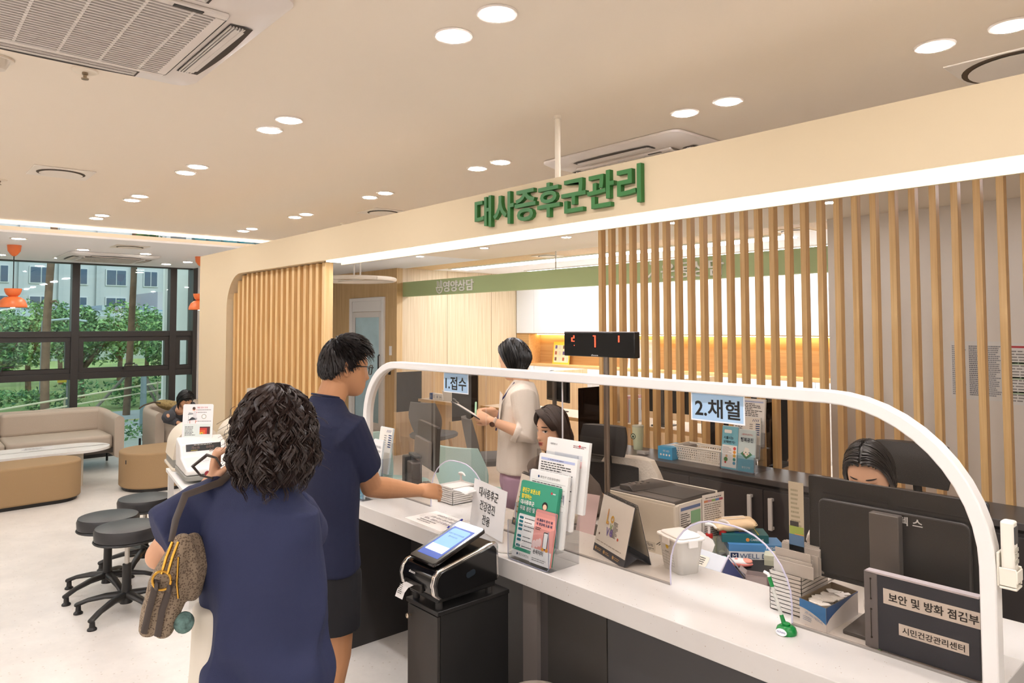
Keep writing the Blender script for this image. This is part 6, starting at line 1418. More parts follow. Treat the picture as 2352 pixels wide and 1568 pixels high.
lr = thing('canopy_roof', 'ribbed pale metal roof beyond the trees in the first bay', 'roof', (-58, 9, GZ)); m = MB(); m.box(-4, 4, -8, 6, 2.9, 3.3)
for i in range(14): m.box(-4, 4.1, -8+i, -7.8+i, 3.3, 3.65)
m.o('roof_sheet', mat('#a9b4c0', .5), lr); MB().box(-4, 4, -8, 6, 0, 2.9).o('wall', mat('#9aa39a', .8), lr)
# teal curtain-wall tower close by
tw = thing('glass_tower', 'teal curtain-wall building close outside beside the cream column', 'building', (-16.6, 10.0, GZ)); TG = mat('#3f8c9a', .4, 0, .25, var=.2, vscale=.5)
MB().box(-2.6, 2.6, -4.0, 6, 0, 7.5).o('glass_wall', TG, tw)
g = MB()
for i in range(9): y = -4.0+i*1.25; g.box(2.6, 2.66, y-.03, y+.03, 0, 7.5)
for i in range(6): x = -2.6+i*1.04; g.box(x-.03, x+.03, -4.06, -4.0, 0, 7.5)
for z in (1.6, 2.6, 4.0, 5.4): g.box(2.6, 2.66, -4, 6, z-.04, z+.04).box(-2.6, 2.6, -4.06, -4, z-.04, z+.04)
g.o('mullion_grid', mat('#5b7f86', .4), tw)
cw = W(); N = 24; R_ = 2.6
pts = [(-14.3+R_*math.cos(a)*.5, 5.35+R_*.55*math.sin(a)) for a in [2*PI*k/40 for k in range(40)]]
cw.prism(pts, GZ, .36); tag(cw.o('curved_planter', mat('#dcdcdc', .6), smooth=True, auto=.5), 'white curved planter wall outside the second window bay', 'planter')
sh = MB(True)
for i in range(8): crown(sh, (-12.3-.25*(i % 3), 2.35+.14*i, GZ+.25), (.45, .4, .38), 320, 200+i, .04)
tag(sh.o('shrub_bed', fix=False), 'low shrubs just outside the glass between the sofas', 'shrubs')['kind'] = 'stuff'
# ================================================================ PEOPLE
SKIN = mat('#d7a482', .5, 0, .35, bump=.05, bscale=300); SKINM = mat('#c08a62', .5, 0, .35, bump=.06, bscale=300); SKINF = mat('#e0b394', .5, 0, .35, bump=.04, bscale=300)
HBLK = mat('#14100e', .35, 0, .5); HBRN = mat('#2b1c15', .4, 0, .5); HDK = mat('#1d1512', .42, 0, .5)
def gz(x, s): return math.exp(-(x/s)**2)
def head_mat(c, fwd, up=(0, 0, 1), s=1):
    y = Vector(fwd).normalized(); z = Vector(up); z = (z-y*z.dot(y)).normalized(); x = y.cross(z)
    m = Matrix((x*s, y*s, z*s)).transposed().to_4x4(); m.translation = c; return m
def head_pt(d):
    """unit direction -> head surface; x to the person's right, y to the face, z up"""
    x, y, z = d.x*.074, d.y*.093, d.z*.115
    if z < -.02:
        t = min(1, (-.02-z)/.095); x *= 1-.36*t**1.3
        if y > 0: y += .052*t**1.4*(1-.3*abs(d.x))
        else: y *= 1-.35*t
    if y > 0:
        ax = abs(x); f = max(0, d.y)**.5
        y -= .009*gz(ax-.031, .017)*gz(z-.004, .012)*f
        y += .004*gz(z-.022, .009)*gz(ax-.025, .03)*f + .003*gz(ax-.042, .02)*gz(z+.03, .022)*f
        n = 0
        if z < .012: n = (.012-z)/.05 if z > -.038 else max(0, 1-(-.038-z)/.010)
        y += .024*n*gz(x, .0105)*f + .008*gz(ax-.011, .007)*gz(z+.036, .008)*f
        y += .0065*gz(x, .022)*gz(z+.058, .007)*f + .0068*gz(x, .02)*gz(z+.071, .008)*f - .004*gz(x, .024)*gz(z+.0645, .0028)*f + .006*gz(x, .02)*gz(z+.098, .014)*f
    return Vector((x, y, z))
def add_head(mb, M, n=56, m=44):
    vs = []; fs = []
    for i in range(m+1):
        th = PI*i/m
        for j in range(n): a = 2*PI*j/n; vs.append(M @ head_pt(Vector((math.sin(th)*math.cos(a), math.sin(th)*math.sin(a), -math.cos(th)))))
    for i in range(m):
        for j in range(n): fs.append((i*n+j, i*n+(j+1) % n, (i+1)*n+(j+1) % n, (i+1)*n+j))
    mb.add(vs, fs)
    for s in (-1, 1):
        R = Matrix.Rotation(s*.35, 3, 'Z'); S = M.to_3x3() @ R
        mb.ell(M @ Vector((s*.074, -.012, -.012)), (.008, .018, .031), S, 14, 10); mb.ell(M @ Vector((s*.079, -.018, -.004)), (.005, .016, .027), S, 12, 8)
def remesh(mb, voxel, smooth=3, fac=.5, fn=None):
    me = mb.mesh('tmp'); bm = bmesh.new(); bm.from_mesh(me); bmesh.ops.remove_doubles(bm, verts=bm.verts, dist=1e-6); bmesh.ops.recalc_face_normals(bm, faces=bm.faces); bm.to_mesh(me); bm.free()
    ob = bpy.data.objects.new('tmp', me); COL.objects.link(ob)
    md = ob.modifiers.new('r', 'REMESH'); md.mode = 'VOXEL'; md.voxel_size = voxel
    if smooth: sm = ob.modifiers.new('s', 'SMOOTH'); sm.factor = fac; sm.iterations = smooth
    out = bpy.data.meshes.new_from_object(ob.evaluated_get(bpy.context.evaluated_depsgraph_get()))
    bpy.data.objects.remove(ob); bpy.data.meshes.remove(me)
    if fn:
        ns = [v.normal.copy() for v in out.vertices]
        for v, nn in zip(out.vertices, ns): v.co = v.co+nn*fn(v.co)
        out.update()
    return out
def finish(me, name, material, parent=None, loc=None):
    me.materials.clear(); me.materials.append(material); me.name = name
    for p in me.polygons: p.use_smooth = True
    o = bpy.data.objects.new(name, me); COL.objects.link(o)
    if parent: o.parent = parent; o.matrix_parent_inverse = Matrix.Translation(parent.location).inverted()
    return o
def folds(amp, k, dirv=(0, 0, 1), seed=0.0, fine=.3):
    d = Vector(dirv)
    def f(p):
        q = Vector((p.x*k+seed, p.y*k, p.z*k*.35+seed)) if d.z else Vector((p.x*k*.5, p.y*k*.5, p.z*k*1.2+seed))
        a = noise.noise(q); b = noise.noise(q*2.3+Vector((3, 1, 7)))
        return amp*((1-abs(a)*2)*.8+b*fine)
    return f
def face(mb, M, me, lip='#b5655c', brow='#2a1d17', lids=False, gaze=0, white='#e6ddd6', lipopen=False):
    """brows, eyes and lips laid on the face of the finished body mesh"""
    bvh = BVHTree.FromPolygons([v.co for v in me.vertices], [tuple(p.vertices) for p in me.polygons]); y = M.to_3x3() @ Vector((0, 1, 0))
    def hit(x, z, lift):
        o = M @ Vector((x, .16, z)); h = bvh.ray_cast(o, -y)[0]
        return (h if h else M @ Vector((x, .09, z)))+y.normalized()*lift
    def blob(cx, cz, rx, rz, material, lift, tilt=0, n=18, shape=None):
        mb.use(material); ring = []
        for k in range(n):
            a = 2*PI*k/n; u, v = math.cos(a), math.sin(a)
            if shape == 'almond': v *= (1-abs(u)**2.2)*1.25+.05
            if shape == 'lid': v = max(v, -.25) if v < 0 else v*(1-abs(u)**2)
            ring.append((cx+u*rx*math.cos(tilt)-v*rz*math.sin(tilt), cz+u*rx*math.sin(tilt)+v*rz*math.cos(tilt)))
        vs = [hit(cx, cz, lift)]+[hit(cx+(p[0]-cx)*.5, cz+(p[1]-cz)*.5, lift) for p in ring]+[hit(*p, lift) for p in ring]
        fs = [(0, 1+k, 1+(k+1) % n) for k in range(n)]+[(1+k, 1+n+k, 1+n+(k+1) % n, 1+(k+1) % n) for k in range(n)]
        mb.add(vs, fs)
    L = mat(lip, .4); B = mat(brow, .6); E = mat('#1a100c', .25); Wt = mat(white, .3)
    for s in (-1, 1):
        blob(s*.031, .0265, .0175, .0032, B, .0012, -s*.10)
        if lids: blob(s*.031, -.003, .0155, .0022, E, .0014, s*.10); blob(s*.031, .007, .016, .0007, mat('#9a6a50', .6), .0012, s*.02)
        else:
            blob(s*.031, .002, .0150, .0060, Wt, .0011, -s*.06, 20, 'almond'); blob(s*.031+gaze, .0022, .0058, .0058, E, .0017); blob(s*.031, .0068, .0160, .0020, E, .0020, -s*.05); blob(s*.031, .0125, .016, .0008, mat('#9a6a50', .6), .0012, -s*.04)
    blob(0, -.0595, .0215, .0046, L, .0012); blob(0, -.070, .018, .0054, L, .0012)
    if lipopen: blob(0, -.0645, .016, .0028, mat('#5a241f', .5), .0018)
    for s in (-1, 1): blob(s*.008, -.0425, .0032, .0018, mat('#8a5a44', .7), .0008)
def strand_tube(mb, pts, r, n=4):
    k = len(pts); mb.tube(pts, [max(.0006, r*(1-.75*(i/(k-1))**2)) for i in range(k)], n)
def cap(mb, M, thr, scale=1.05, n=48, m=36, lift=.004):
    """hair base: part of the skull above the hairline thr(angle from front)"""
    vs = []; fs = []; keep = {}
    for i in range(m+1):
        th = PI*i/m
        for j in range(n):
            a = 2*PI*j/n; d = Vector((math.sin(th)*math.cos(a), math.sin(th)*math.sin(a), math.cos(th))); p = head_pt(d)
            keep[i*n+j] = d.z >= thr(abs(math.atan2(d.x, d.y))); p = p*scale+d*lift; vs.append(M @ p)
    for i in range(m):
        for j in range(n):
            q = (i*n+j, (i+1)*n+j, (i+1)*n+(j+1) % n, i*n+(j+1) % n)
            if all(keep[k] for k in q): fs.append(q)
    mb.add(vs, fs)
def interp(tab):
    def f(a):
        a = math.degrees(a)
        for (x0, y0), (x1, y1) in zip(tab[:-1], tab[1:]):
            if a <= x1: return y0+(y1-y0)*(a-x0)/(x1-x0)
        return tab[-1][1]
    return f
def combed(mb, M, n, seed, length, rad, part=.0, front=50, grav=.9, curl=.0, r=.0032, back=True, behind=-.02, flare=.0):
    """hair combed from a parting to both sides and down the back, then falling to length below the ears"""
    rnd = random.Random(seed); a, b, c = rad; up = Vector((0, 0, 1)); Mi = M.to_3x3().inverted(); g = (Mi @ Vector((0, 0, -1))).normalized()
    for i in range(n):
        lay = rnd.uniform(0, .010); ph = rnd.uniform(0, 6.28); pts = []
        if back and rnd.random() < .45:
            phi = rnd.uniform(PI*1.0, PI*2.0)
            for k in range(8):
                th = math.radians(8+88*k/7); pts.append(Vector(((a+lay)*math.sin(th)*math.cos(phi), (b+lay)*math.sin(th)*math.sin(phi), (c+lay)*math.cos(th))))
        else:
            s = rnd.choice((-1, 1)); be = math.radians(rnd.uniform(-95, front))
            for k in range(8):
                al = math.radians(4+94*k/7); q = be*(1-.62*k/7) if be > 0 else be*(1-.25*k/7)
                x = s*(a+lay)*math.sin(al)*math.cos(q)+part*(1-k/7); 
                pts.append(Vector((x, (b+lay)*math.sin(q), (c+lay)*math.cos(al)*math.cos(q))))
        p = pts[-1].copy(); d = (pts[-1]-pts[-2]).normalized(); L = length*rnd.uniform(.82, 1.03); st = .018; drop = 0
        out = Vector((p.x, p.y, 0)).normalized() if abs(p.x)+abs(p.y) > 0 else Vector((0, -1, 0))
        while drop < L:
            d = (d*(1-grav*.35)+g*grav*.35).normalized(); drop += st
            w = curl*math.sin(drop/length*2.6+.3)
            p = p+d*st+out*(flare*st*(1-2.2*(drop/L)**2)) - out*w*st + Vector((0, behind, 0))*st*2
            pts.append(p.copy())
        pts = [Vector((q.x+.0025*math.sin(j*.9+ph), q.y+.0025*math.cos(j*.8+ph), q.z)) for j, q in enumerate(pts)]
        strand_tube(mb, [M @ q for q in pts], r*rnd.uniform(.7, 1.25))
def hand(mb, wrist, along, back, side=1, curl=(.5, .7, .4), thumb=(.5, .2), spread=.06, s=1.0, fr=.0085):
    """palm, four unequal bent fingers and a thumb; along = knuckle direction, back = back-of-hand normal, side = +1 thumb at +x"""
    y = Vector(along).normalized(); z = Vector(back); z = (z-y*z.dot(y)).normalized(); x = y.cross(z)*side
    P = lambda v: Vector(wrist)+(x*v[0]+y*v[1]+z*v[2])*s
    mb.tube([P((0, -.02, 0)), P((0, .01, 0)), P((.001, .045, .002)), P((0, .082, .001)), P((0, .09, 0))], [(.026*s, .019*s), (.029*s, .0185*s), (.037*s, .0165*s), (.040*s, .0135*s), (.036*s, .011*s)], 16, x, 'round')
    for i, (bx, L) in enumerate(((.029, .076), (.0105, .084), (-.0095, .079), (-.028, .062))):
        ang = spread*(1.5-i); p = Vector((bx, .082, 0)); d = Vector((math.sin(ang), math.cos(ang), 0)); pts = [P(p-Vector((0, .012, 0)))]; rr = [fr*1.1*s]
        pts.append(P(p)); rr.append(fr*1.08*s); tot = 0
        for k, f in enumerate((.46, .30, .24)):
            tot += curl[k]*(1+.08*i); dd = Vector((d.x*math.cos(tot), d.y*math.cos(tot), -math.sin(tot)))
            p = p+dd*L*f*.5; pts.append(P(p)); rr.append(fr*(1-.08*k)*s); p = p+dd*L*f*.5; pts.append(P(p)); rr.append(fr*(1.0-.1*k-.06)*s)
        mb.tube(pts, rr, 10, x, 'round')
    t0 = Vector((.024, .012, -.006)); a, b = thumb; d1 = Vector((math.sin(a)*1.0, math.cos(a), -b)).normalized(); d2 = Vector((math.sin(a*.35), math.cos(a*.35), -b*1.3)).normalized()
    t1 = t0+d1*.042; t2 = t1+d2*.03; t3 = t2+d2*.022
    mb.tube([P(t0), P((t0+t1)/2), P(t1), P(t2), P(t3)], [.0135*s, .0125*s, .0105*s, .0098*s, .0085*s], 10, x, 'round')
def limb(mb, pts, rr, n=16): mb.tube(pts, rr, n, None, 'round')
def shoe(mb, ankle, d, L=.25):
    d = Vector((d[0], d[1], 0)).normalized(); a = Vector(ankle); mb.tube([Vector((a.x, a.y, .05))-d*.06, Vector((a.x, a.y, .055)), Vector((a.x, a.y, .045))+d*.08, Vector((a.x, a.y, .03))+d*(L-.07)], [(.035, .045), (.04, .052), (.045, .042), (.038, .028)], 12, Vector((-d.y, d.x, 0)), 'round')
def person(label, loc): return thing('person', label, 'person', loc)
V3 = Vector
# ---- woman in the foreground, seen from behind ------------------------------------------------
def woman_navy():
    bx, by = -2.035, .84; d = V3((-.546, .817, 0)).normalized(); r = V3((d.y, -d.x, 0)); 
    t = person('person in navy dress with curly dark hair, seen from behind holding a bag strap', (bx, by, 0))
    at = lambda a, f, z: V3((bx, by, 0))+r*a+d*f+V3((0, 0, z))
    M = head_mat(V3((-2.0, .856, 1.435)), d+V3((.25, .1, -.1)), (0, 0, 1), .98)
    b = MB(); add_head(b, M); b.tube([at(0, -.01, 1.24), at(0, .0, 1.33), at(0, .01, 1.37)], [(.06, .055), (.05, .05), (.05, .052)], 16, r)
    b.tube([at(0, 0, .75), at(0, 0, 1.0), at(0, -.01, 1.17), at(0, -.01, 1.25)], [(.15, .1), (.12, .09), (.155, .09), (.08, .06)], 18, r, 'round')
    el, wr = V3((-2.262, .625, 1.082)), V3((-2.178, .748, 1.300))
    limb(b, [at(-.17, 0, 1.22), at(-.20, -.06, 1.17), el+V3((.01, .02, .02)), el], [.052, .047, .041, .040]); limb(b, [el, el.lerp(wr, .3), el.lerp(wr, .7), wr], [.040, .041, .032, .025])
    hand(b, wr, V3((.10, .05, .9)), V3((-.35, -.75, .1)), 1, (.95, 1.25, .8), (.5, .75), .03, .92)
    er, wR = at(.01, .22, 1.0), at(-.08, .30, 1.10); limb(b, [at(.06, .05, 1.19), at(.03, .15, 1.10), er], [.05, .046, .04]); limb(b, [er, er.lerp(wR, .5), wR], [.04, .036, .025]); hand(b, wR, d-r*.5, V3((0, 0, 1)), 1, (.5, .6, .4))
    for s in (-1, 1): limb(b, [at(s*.08, 0, .8), at(s*.085, .01, .46), at(s*.085, -.015, .3), at(s*.085, -.01, .09)], [.085, .054, .052, .032]); b.tube([at(s*.085, -.04, .035), at(s*.085, .06, .035), at(s*.085, .15, .025)], [(.03, .03), (.035, .03), (.028, .018)], 10, r, 'round')
    finish(remesh(b, .0042, 3), 'body', SKIN, t)
    NV = mat('#2b3150', .8, 0, .35, bump=.25, bscale=420)
    c = MB()
    sec = [(1.318, .060, .058, .0, 0), (1.295, .105, .072, 0, 0), (1.262, .155, .085, -.01, 0), (1.225, .182, .10, -.015, -.005), (1.16, .184, .118, -.012, -.01), (1.05, .180, .128, -.006, -.01), (.93, .178, .132, 0, -.005), (.80, .182, .142, 0, 0), (.66, .184, .146, 0, 0), (.50, .192, .15, 0, 0), (.34, .20, .155, 0, 0)]
    c.tube([at(e, f, z) for z, a, q, e, f in sec], [(a, q) for z, a, q, e, f in sec], 30, r)
    c.tube([at(-.11, -.01, 1.215), at(-.19, -.02, 1.19), V3((-2.170, .650, 1.158)), V3((-2.172, .610, 1.143))], [(.10, .085), (.104, .085), (.100, .082), (.096, .08)], 20, V3((0, 0, 1)))
    c.tube([at(.03, .05, 1.20), at(.03, .12, 1.15), at(.02, .18, 1.10)], [(.085, .08), (.08, .08), (.076, .074)], 20, d)
    fo = folds(.026, 7.0, (0, 0, 1), 2.1)
    def dress_fold(p):
        v = fo(p)*(.35+.9*max(0, min(1, (1.2-p.z)/.35)))
        u = (p-V3((bx, by, 0))).dot(r); return v+.012*math.sin((u*1.3+p.z)*21+2.5*noise.noise(p*4))*max(0, min(1, (1.12-p.z)/.3))
    finish(remesh(c, .006, 4, .5, dress_fold), 'dress', NV, t)
    sk = MB(); sk.tube([at(-.07, -.04, .96), at(-.075, -.06, .6), at(-.08, -.06, .25)], [(.11, .085), (.118, .09), (.13, .1)], 20, r); finish(remesh(sk, .008, 3, .5, folds(.006, 9)), 'underskirt', mat('#d9d0c0', .8), t)
    # curly hair: clumps of strands that coil together
    h = MB(True).use(mat('#2a1b15', .42, 0, .5)); rnd = random.Random(11); hc = V3((-2.0, .856, 1.437)); Rm = Matrix((r, d, V3((0, 0, 1)))).transposed()
    W3 = lambda p: hc+Rm @ p
    n1 = 26; rings = []
    for z, a, q in ((.134, .025, .025), (.124, .058, .058), (.085, .088, .088), (.04, .100, .10), (-.02, .106, .10), (-.07, .108, .092), (-.11, .100, .08), (-.14, .07, .05)):
        rings.append([W3(V3((a*math.cos(2*PI*j/n1), q*math.sin(2*PI*j/n1)-.005, z))) for j in range(n1)])
    h.loft(rings)
    for i in range(360):
        phi = rnd.uniform(PI*.80, PI*2.20) if rnd.random() < .82 else rnd.uniform(0, 2*PI); th0 = math.radians(rnd.uniform(0, 80) if i % 3 else rnd.uniform(0, 22)); lay = rnd.uniform(-.012, .012); L = rnd.uniform(.17, .30)
        ph = rnd.uniform(0, 6.28); w = rnd.uniform(80, 125)*rnd.choice((-1, 1)); amp = rnd.uniform(.006, .0125); zmin = rnd.uniform(-.185, -.06); wid = rnd.uniform(.75, 1.1)
        for j in range(6):
            o_ph, o_th, o_r = rnd.uniform(-.35, .35), rnd.uniform(-.05, .05), rnd.uniform(-.004, .004); th = max(0, th0+o_th); phj = phi+rnd.uniform(-.06, .06); run = 0; p = None; pts = []
            while run < L:
                if th < math.radians(96):
                    q = V3(((.104+lay+o_r)*wid**.5*math.sin(th)*math.cos(phj), (.104+lay+o_r)*math.sin(th)*math.sin(phj), (.142+lay*.5)*math.cos(th))); th += .062
                else:
                    k = 1 if p.z > -.06 else -1.1
                    q = p+V3((.0022*k*math.cos(phj), .0016*k*math.sin(phj), -.0078))
                if p: run += (q-p).length
                p = q
                if p.z < zmin and run > .05: break
                f = min(1, run/.06)*(1-.35*run/L); o = V3((math.cos(phj), math.sin(phj), .15)); s_ = V3((-math.sin(phj), math.cos(phj), 0))
                pts.append(W3(p+o*(amp*f*math.sin(w*run+ph+o_ph)+.003)+s_*(amp*f*math.cos(w*run+ph+o_ph)*1.1)))
            if len(pts) > 4: strand_tube(h, pts, rnd.uniform(.0020, .0034), 3)
    for i in range(60):
        phi = rnd.uniform(PI*.8, PI*2.2); p = V3((.108*math.cos(phi), .10*math.sin(phi), rnd.uniform(-.06, .09))); ph = rnd.uniform(0, 6.28); g = V3((math.cos(phi), math.sin(phi), -1.1)); pts = []
        for k in range(9): pts.append(W3(p+g*.0055*k+V3((math.sin(k*.9+ph)*.007, math.cos(k*.9+ph)*.007, 0))))
        strand_tube(h, pts, .0009, 3)
    o = h.o('hair', None, t, smooth=True, fix=False)
woman_navy()
def handbag():
    d = V3((-.546, .817, 0)).normalized(); r = V3((d.y, -d.x, 0)); c0 = V3((-2.085, .545, 1.05))
    t = thing('handbag', 'brown patterned handbag with gold rings hanging from the dark shoulder strap', 'bag', (-2.085, .545, .93)); 
    BM = speck('#93806a', '#5d4b3a', 210, .5, .7, .18, .62); DS = mat('#3b302a', .5); GD = mat('#c99b45', .25, 1)
    X = V3((.663, .749, 0)); N = V3((-.749, .663, 0)); O = V3((-2.062, .592, 1.045))
    at = lambda a, z, f=0: O+X*(a*.80)+N*(f*.85)+V3((0, 0, z))
    def lobe(pts, hw, nm):
        b = MB(); b.tube(pts, hw, 14, X, 'round'); me = remesh(b, .006, 3, .5, folds(.004, 16, (0, 0, 1), 3)); return finish(me, nm, BM, t)
    b = MB(); b.tube([at(.045, .125), at(.028, .08), at(-.008, .02), at(-.040, -.05), at(-.058, -.098)], [(.024, .028), (.036, .042), (.040, .046), (.034, .04), (.024, .028)], 16, X, 'round')
    b.tube([at(.05, .09, .02), at(.03, .02, .02), at(.005, -.05, .0), at(-.005, -.102, -.01)], [(.030, .034), (.037, .044), (.030, .038), (.021, .026)], 16, X, 'round')
    b.tube([at(.055, .115, .04), at(.075, .05, .05), at(.06, -.02, .05)], [(.022, .036), (.025, .044), (.02, .034)], 14, X, 'round')
    finish(remesh(b, .005, 3, .5, folds(.004, 18, (0, 0, 1), 3)), 'body', BM, t)
    for p in ([at(-.005, .045, -.062), at(-.03, -.03, -.060), at(-.056, -.098, -.042)], [at(.035, .04, -.045), at(.008, -.035, -.052), at(-.01, -.105, -.045)]): MB(True).tube(p, [(.009, .003)]*3, 8, X).o('trim_strap', DS, t, smooth=True)
    m = MB(True); c = at(.012, .045, -.066); m.tube([c+X*.024*math.cos(a)+V3((0, 0, .024*math.sin(a))) for a in [2*PI*k/20 for k in range(21)]], .0035, 8); m.o('ring', GD, t, smooth=True)
    for q in (.012, .032): MB(True).tube([at(q, .062, -.068), at(q+.006, .10, -.05), at(q+.015, .135, -.03)], .004, 8).o('clasp', GD, t, smooth=True)
    MB(True).tube([at(.055, .10, -.045), at(.05, .03, -.042), at(.052, -.01, -.035)], .003, 6).o('zip', GD, t, smooth=True)
    for q in ((-.004, .03), (.036, .025)): MB(True).ell(at(q[0], q[1], -.066), (.011, .006, .012), None, 12, 8).o('rivet', DS, t, smooth=True)
    pm = MB(True); rnd = random.Random(3); pc = at(.055, -.085, 0)
    pm.ell(pc, (.026, .026, .028), None, 14, 10); pm.o('pompom', mat('#5f7a74', .9, bump=1, bscale=60, var=.5, vscale=50), t, smooth=True)
    # the strap runs from the bag to the hand at the shoulder
    h = V3((-2.085, .732, 1.306)); s = MB(True)
    s.tube([at(.02, .135, -.025), V3((-2.075, .612, 1.225)), V3((-2.088, .64, 1.285)), h, h+V3((-.005, .03, .02))], [(.008, .003), (.010, .003), (.013, .003), (.014, .003), (.012, .003)], 8, X); s.o('strap', DS, t, smooth=True)
    s = MB(True); L = [h+X*-.02+V3((0, 0, .012)), h+X*-.055+V3((0, 0, .020)), h+X*-.078+V3((0, 0, .046)), h+X*-.038+V3((0, 0, .078)), h+X*-.012+V3((0, 0, .070)), h+X*.004+V3((0, 0, .045))]; s.tube(L, [(.0035, .003), (.0035, .003), (.0075, .005), (.0075, .005), (.004, .003), (.0035, .003)], 8); s.o('handle_loop', DS, t, smooth=True)
handbag()
# ---- man handing over a form -----------------------------------------------------------------
def man():
    bx, by = -2.735, 1.39; d = V3((.08, .997, 0)); r = V3((.997, -.08, 0)); t = person('person with glasses, navy tee shirt and black shorts reaching a paper across the counter', (bx, by, 0))
    at = lambda a, f, z: V3((bx, by, 0))+r*a+d*f+V3((0, 0, z))
    M = head_mat(V3((-2.695, 1.45, 1.582)), V3((.16, .98, -.16)), (0, .05, 1), 1.03)
    b = MB(); add_head(b, M); b.tube([at(0.02, -.01, 1.38), at(.03, .005, 1.45), at(.035, .03, 1.52)], [(.07, .065), (.058, .06), (.054, .06)], 18, r)
    b.tube([at(0, 0, .85), at(0, 0, 1.1), at(.02, 0, 1.3), at(.02, -.01, 1.40)], [(.15, .1), (.15, .1), (.165, .1), (.09, .07)], 18, r, 'round')
    sh, el, wr = V3((-2.545, 1.43, 1.345)), V3((-2.69, 1.575, 1.068)), V3((-2.735, 1.85, 1.0))
    sh = V3((-2.565, 1.40, 1.325))
    limb(b, [sh, sh.lerp(el, .5), el+V3((0, 0, .01)), el], [.058, .053, .046, .044]); limb(b, [el, el.lerp(wr, .28), el.lerp(wr, .65), wr], [.044, .047, .037, .0275])
    hand(b, wr, V3((.14, .92, -.14)), V3((.80, -.10, .5)), -1, (.32, .5, .3), (.40, .55), .02, 1.0, .0092)
    eL, wL = at(-.24, -.04, 1.08), at(-.2, .12, .87); limb(b, [at(-.17, 0, 1.34), at(-.22, -.02, 1.2), eL], [.057, .05, .043]); limb(b, [eL, eL.lerp(wL, .4), wL], [.044, .042, .028]); hand(b, wL, V3((0, .5, -.8)), -r, 1, (.4, .5, .3))
    for s in (-1, 1): limb(b, [at(s*.09, 0, .8), at(s*.095, .01, .5), at(s*.095, .015, .44), at(s*.095, -.03, .28), at(s*.095, -.02, .09)], [.09, .065, .055, .058, .036])
    finish(remesh(b, .0042, 3), 'body', SKINM, t)
    c = MB(); NV = mat('#23273f', .85, 0, .3, bump=.22, bscale=380)
    sec = [(1.462, .066, .062, .025, -.008), (1.44, .085, .07, .025, -.01), (1.405, .15, .082, .02, -.012), (1.365, .185, .098, .02, -.012), (1.29, .20, .118, .015, -.01), (1.15, .188, .122, .01, -.005), (.98, .178, .124, 0, 0), (.86, .182, .126, 0, 0), (.772, .186, .13, 0, 0)]
    c.tube([at(e, f, z) for z, a, q, e, f in sec], [(a, q) for z, a, q, e, f in sec], 28, r)
    c.tube([at(.08, -.005, 1.335), sh, sh.lerp(el, .3), sh.lerp(el, .62)], [(.09, .08), (.092, .085), (.084, .078), (.083, .077)], 18, d); c.tube([at(-.10, 0, 1.335), at(-.18, 0, 1.30), at(-.225, -.02, 1.16)], [(.085, .075), (.082, .075), (.078, .072)], 18, d)
    fo = folds(.008, 8, (0, 0, 1), 5.0); finish(remesh(c, .0055, 4, .5, lambda p: fo(p)*(.3+max(0, min(1, (1.25-p.z)/.4)))), 'tee_shirt', NV, t)
    MB(True).tube([V3((-2.712, 1.383, 1.463))+V3((.066*math.cos(a), .063*math.sin(a), .012*math.sin(a)*-1)) for a in [2*PI*k/28 for k in range(29)]], [(.004, .003)]*29, 8, V3((0, 0, 1))).o('collar', mat('#20243b', .9), t, smooth=True)
    c = MB(); c.tube([at(0, 0, .82), at(0, 0, .72)], [(.176, .122), (.185, .13)], 24, r, 'round')
    for s in (-1, 1): c.tube([at(s*.085, 0, .76), at(s*.098, .0, .64), at(s*.105, .0, .545)], [(.098, .11), (.095, .105), (.098, .104)], 20, r)
    finish(remesh(c, .006, 3, .5, folds(.006, 8)), 'shorts', mat('#17161a', .85), t)
    for s in (-1, 1): q = MB(); shoe(q, at(s*.095, -.02, .07), d, .27); finish(remesh(q, .006, 2), 'shoe', mat('#2b2a2c', .6), t)
    thr = interp([(0, .60), (35, .55), (55, .34), (72, .18), (82, -.20), (90, -.16), (100, .0), (112, -.30), (135, -.52), (180, -.55)])
    h = MB(True).use(HDK); cap(h, M, thr, 1.035, 60, 48, .004); rnd = random.Random(21)
    for i in range(2600):
        z = rnd.uniform(-.55, 1); a = rnd.uniform(0, 2*PI); q = math.sqrt(max(0, 1-z*z)); dd = V3((q*math.sin(a), q*math.cos(a), z)); ang = abs(math.atan2(dd.x, dd.y))
        if z < thr(ang)+.02: continue
        p = head_pt(dd)*1.04+dd*.003; top = max(0, z); cr = V3((0, -.45, .9)).normalized(); tg = (dd-cr*dd.dot(cr)*1.0); tg = (tg-dd*tg.dot(dd)); tg = tg.normalized() if tg.length > .05 else V3((1, 0, 0)); tg = (tg+V3((0, .45*top, 0))).normalized()
        L = (.030+.022*top)*rnd.uniform(.7, 1.15)*(1 if z > -.2 else .55); pts = []
        for k in range(5):
            u = k/4; e = V3(p)+tg*L*u+dd*(.010*math.sin(u*2.4)*(.4+top)+.002)
            pts.append(M @ e)
        strand_tube(h, pts, .0018, 3)
    h.o('hair', None, t, fix=False, smooth=True)
    g = MB(True); K = mat('#17130f', .3)
    for s in (-1, 1):
        g.tube([M @ V3((s*(.034+.026*math.copysign(abs(math.cos(a))**.6, math.cos(a))), .105-.01*abs(s*.034+.026*math.cos(a))/.06, .0+.019*math.copysign(abs(math.sin(a))**.6, math.sin(a)))) for a in [2*PI*k/24 for k in range(25)]], .0022, 6)
        g.tube([M @ V3((s*.062, .098, .010)), M @ V3((s*.078, .06, .010)), M @ V3((s*.080, .0, .004)), M @ V3((s*.076, -.025, -.012))], [.0028, .0026, .0024, .002], 6)
    g.tube([M @ V3((-.008, .104, .004)), M @ V3((0, .107, .006)), M @ V3((.008, .104, .004))], .0018, 6); gl = g.o('glasses', K, t, smooth=True)
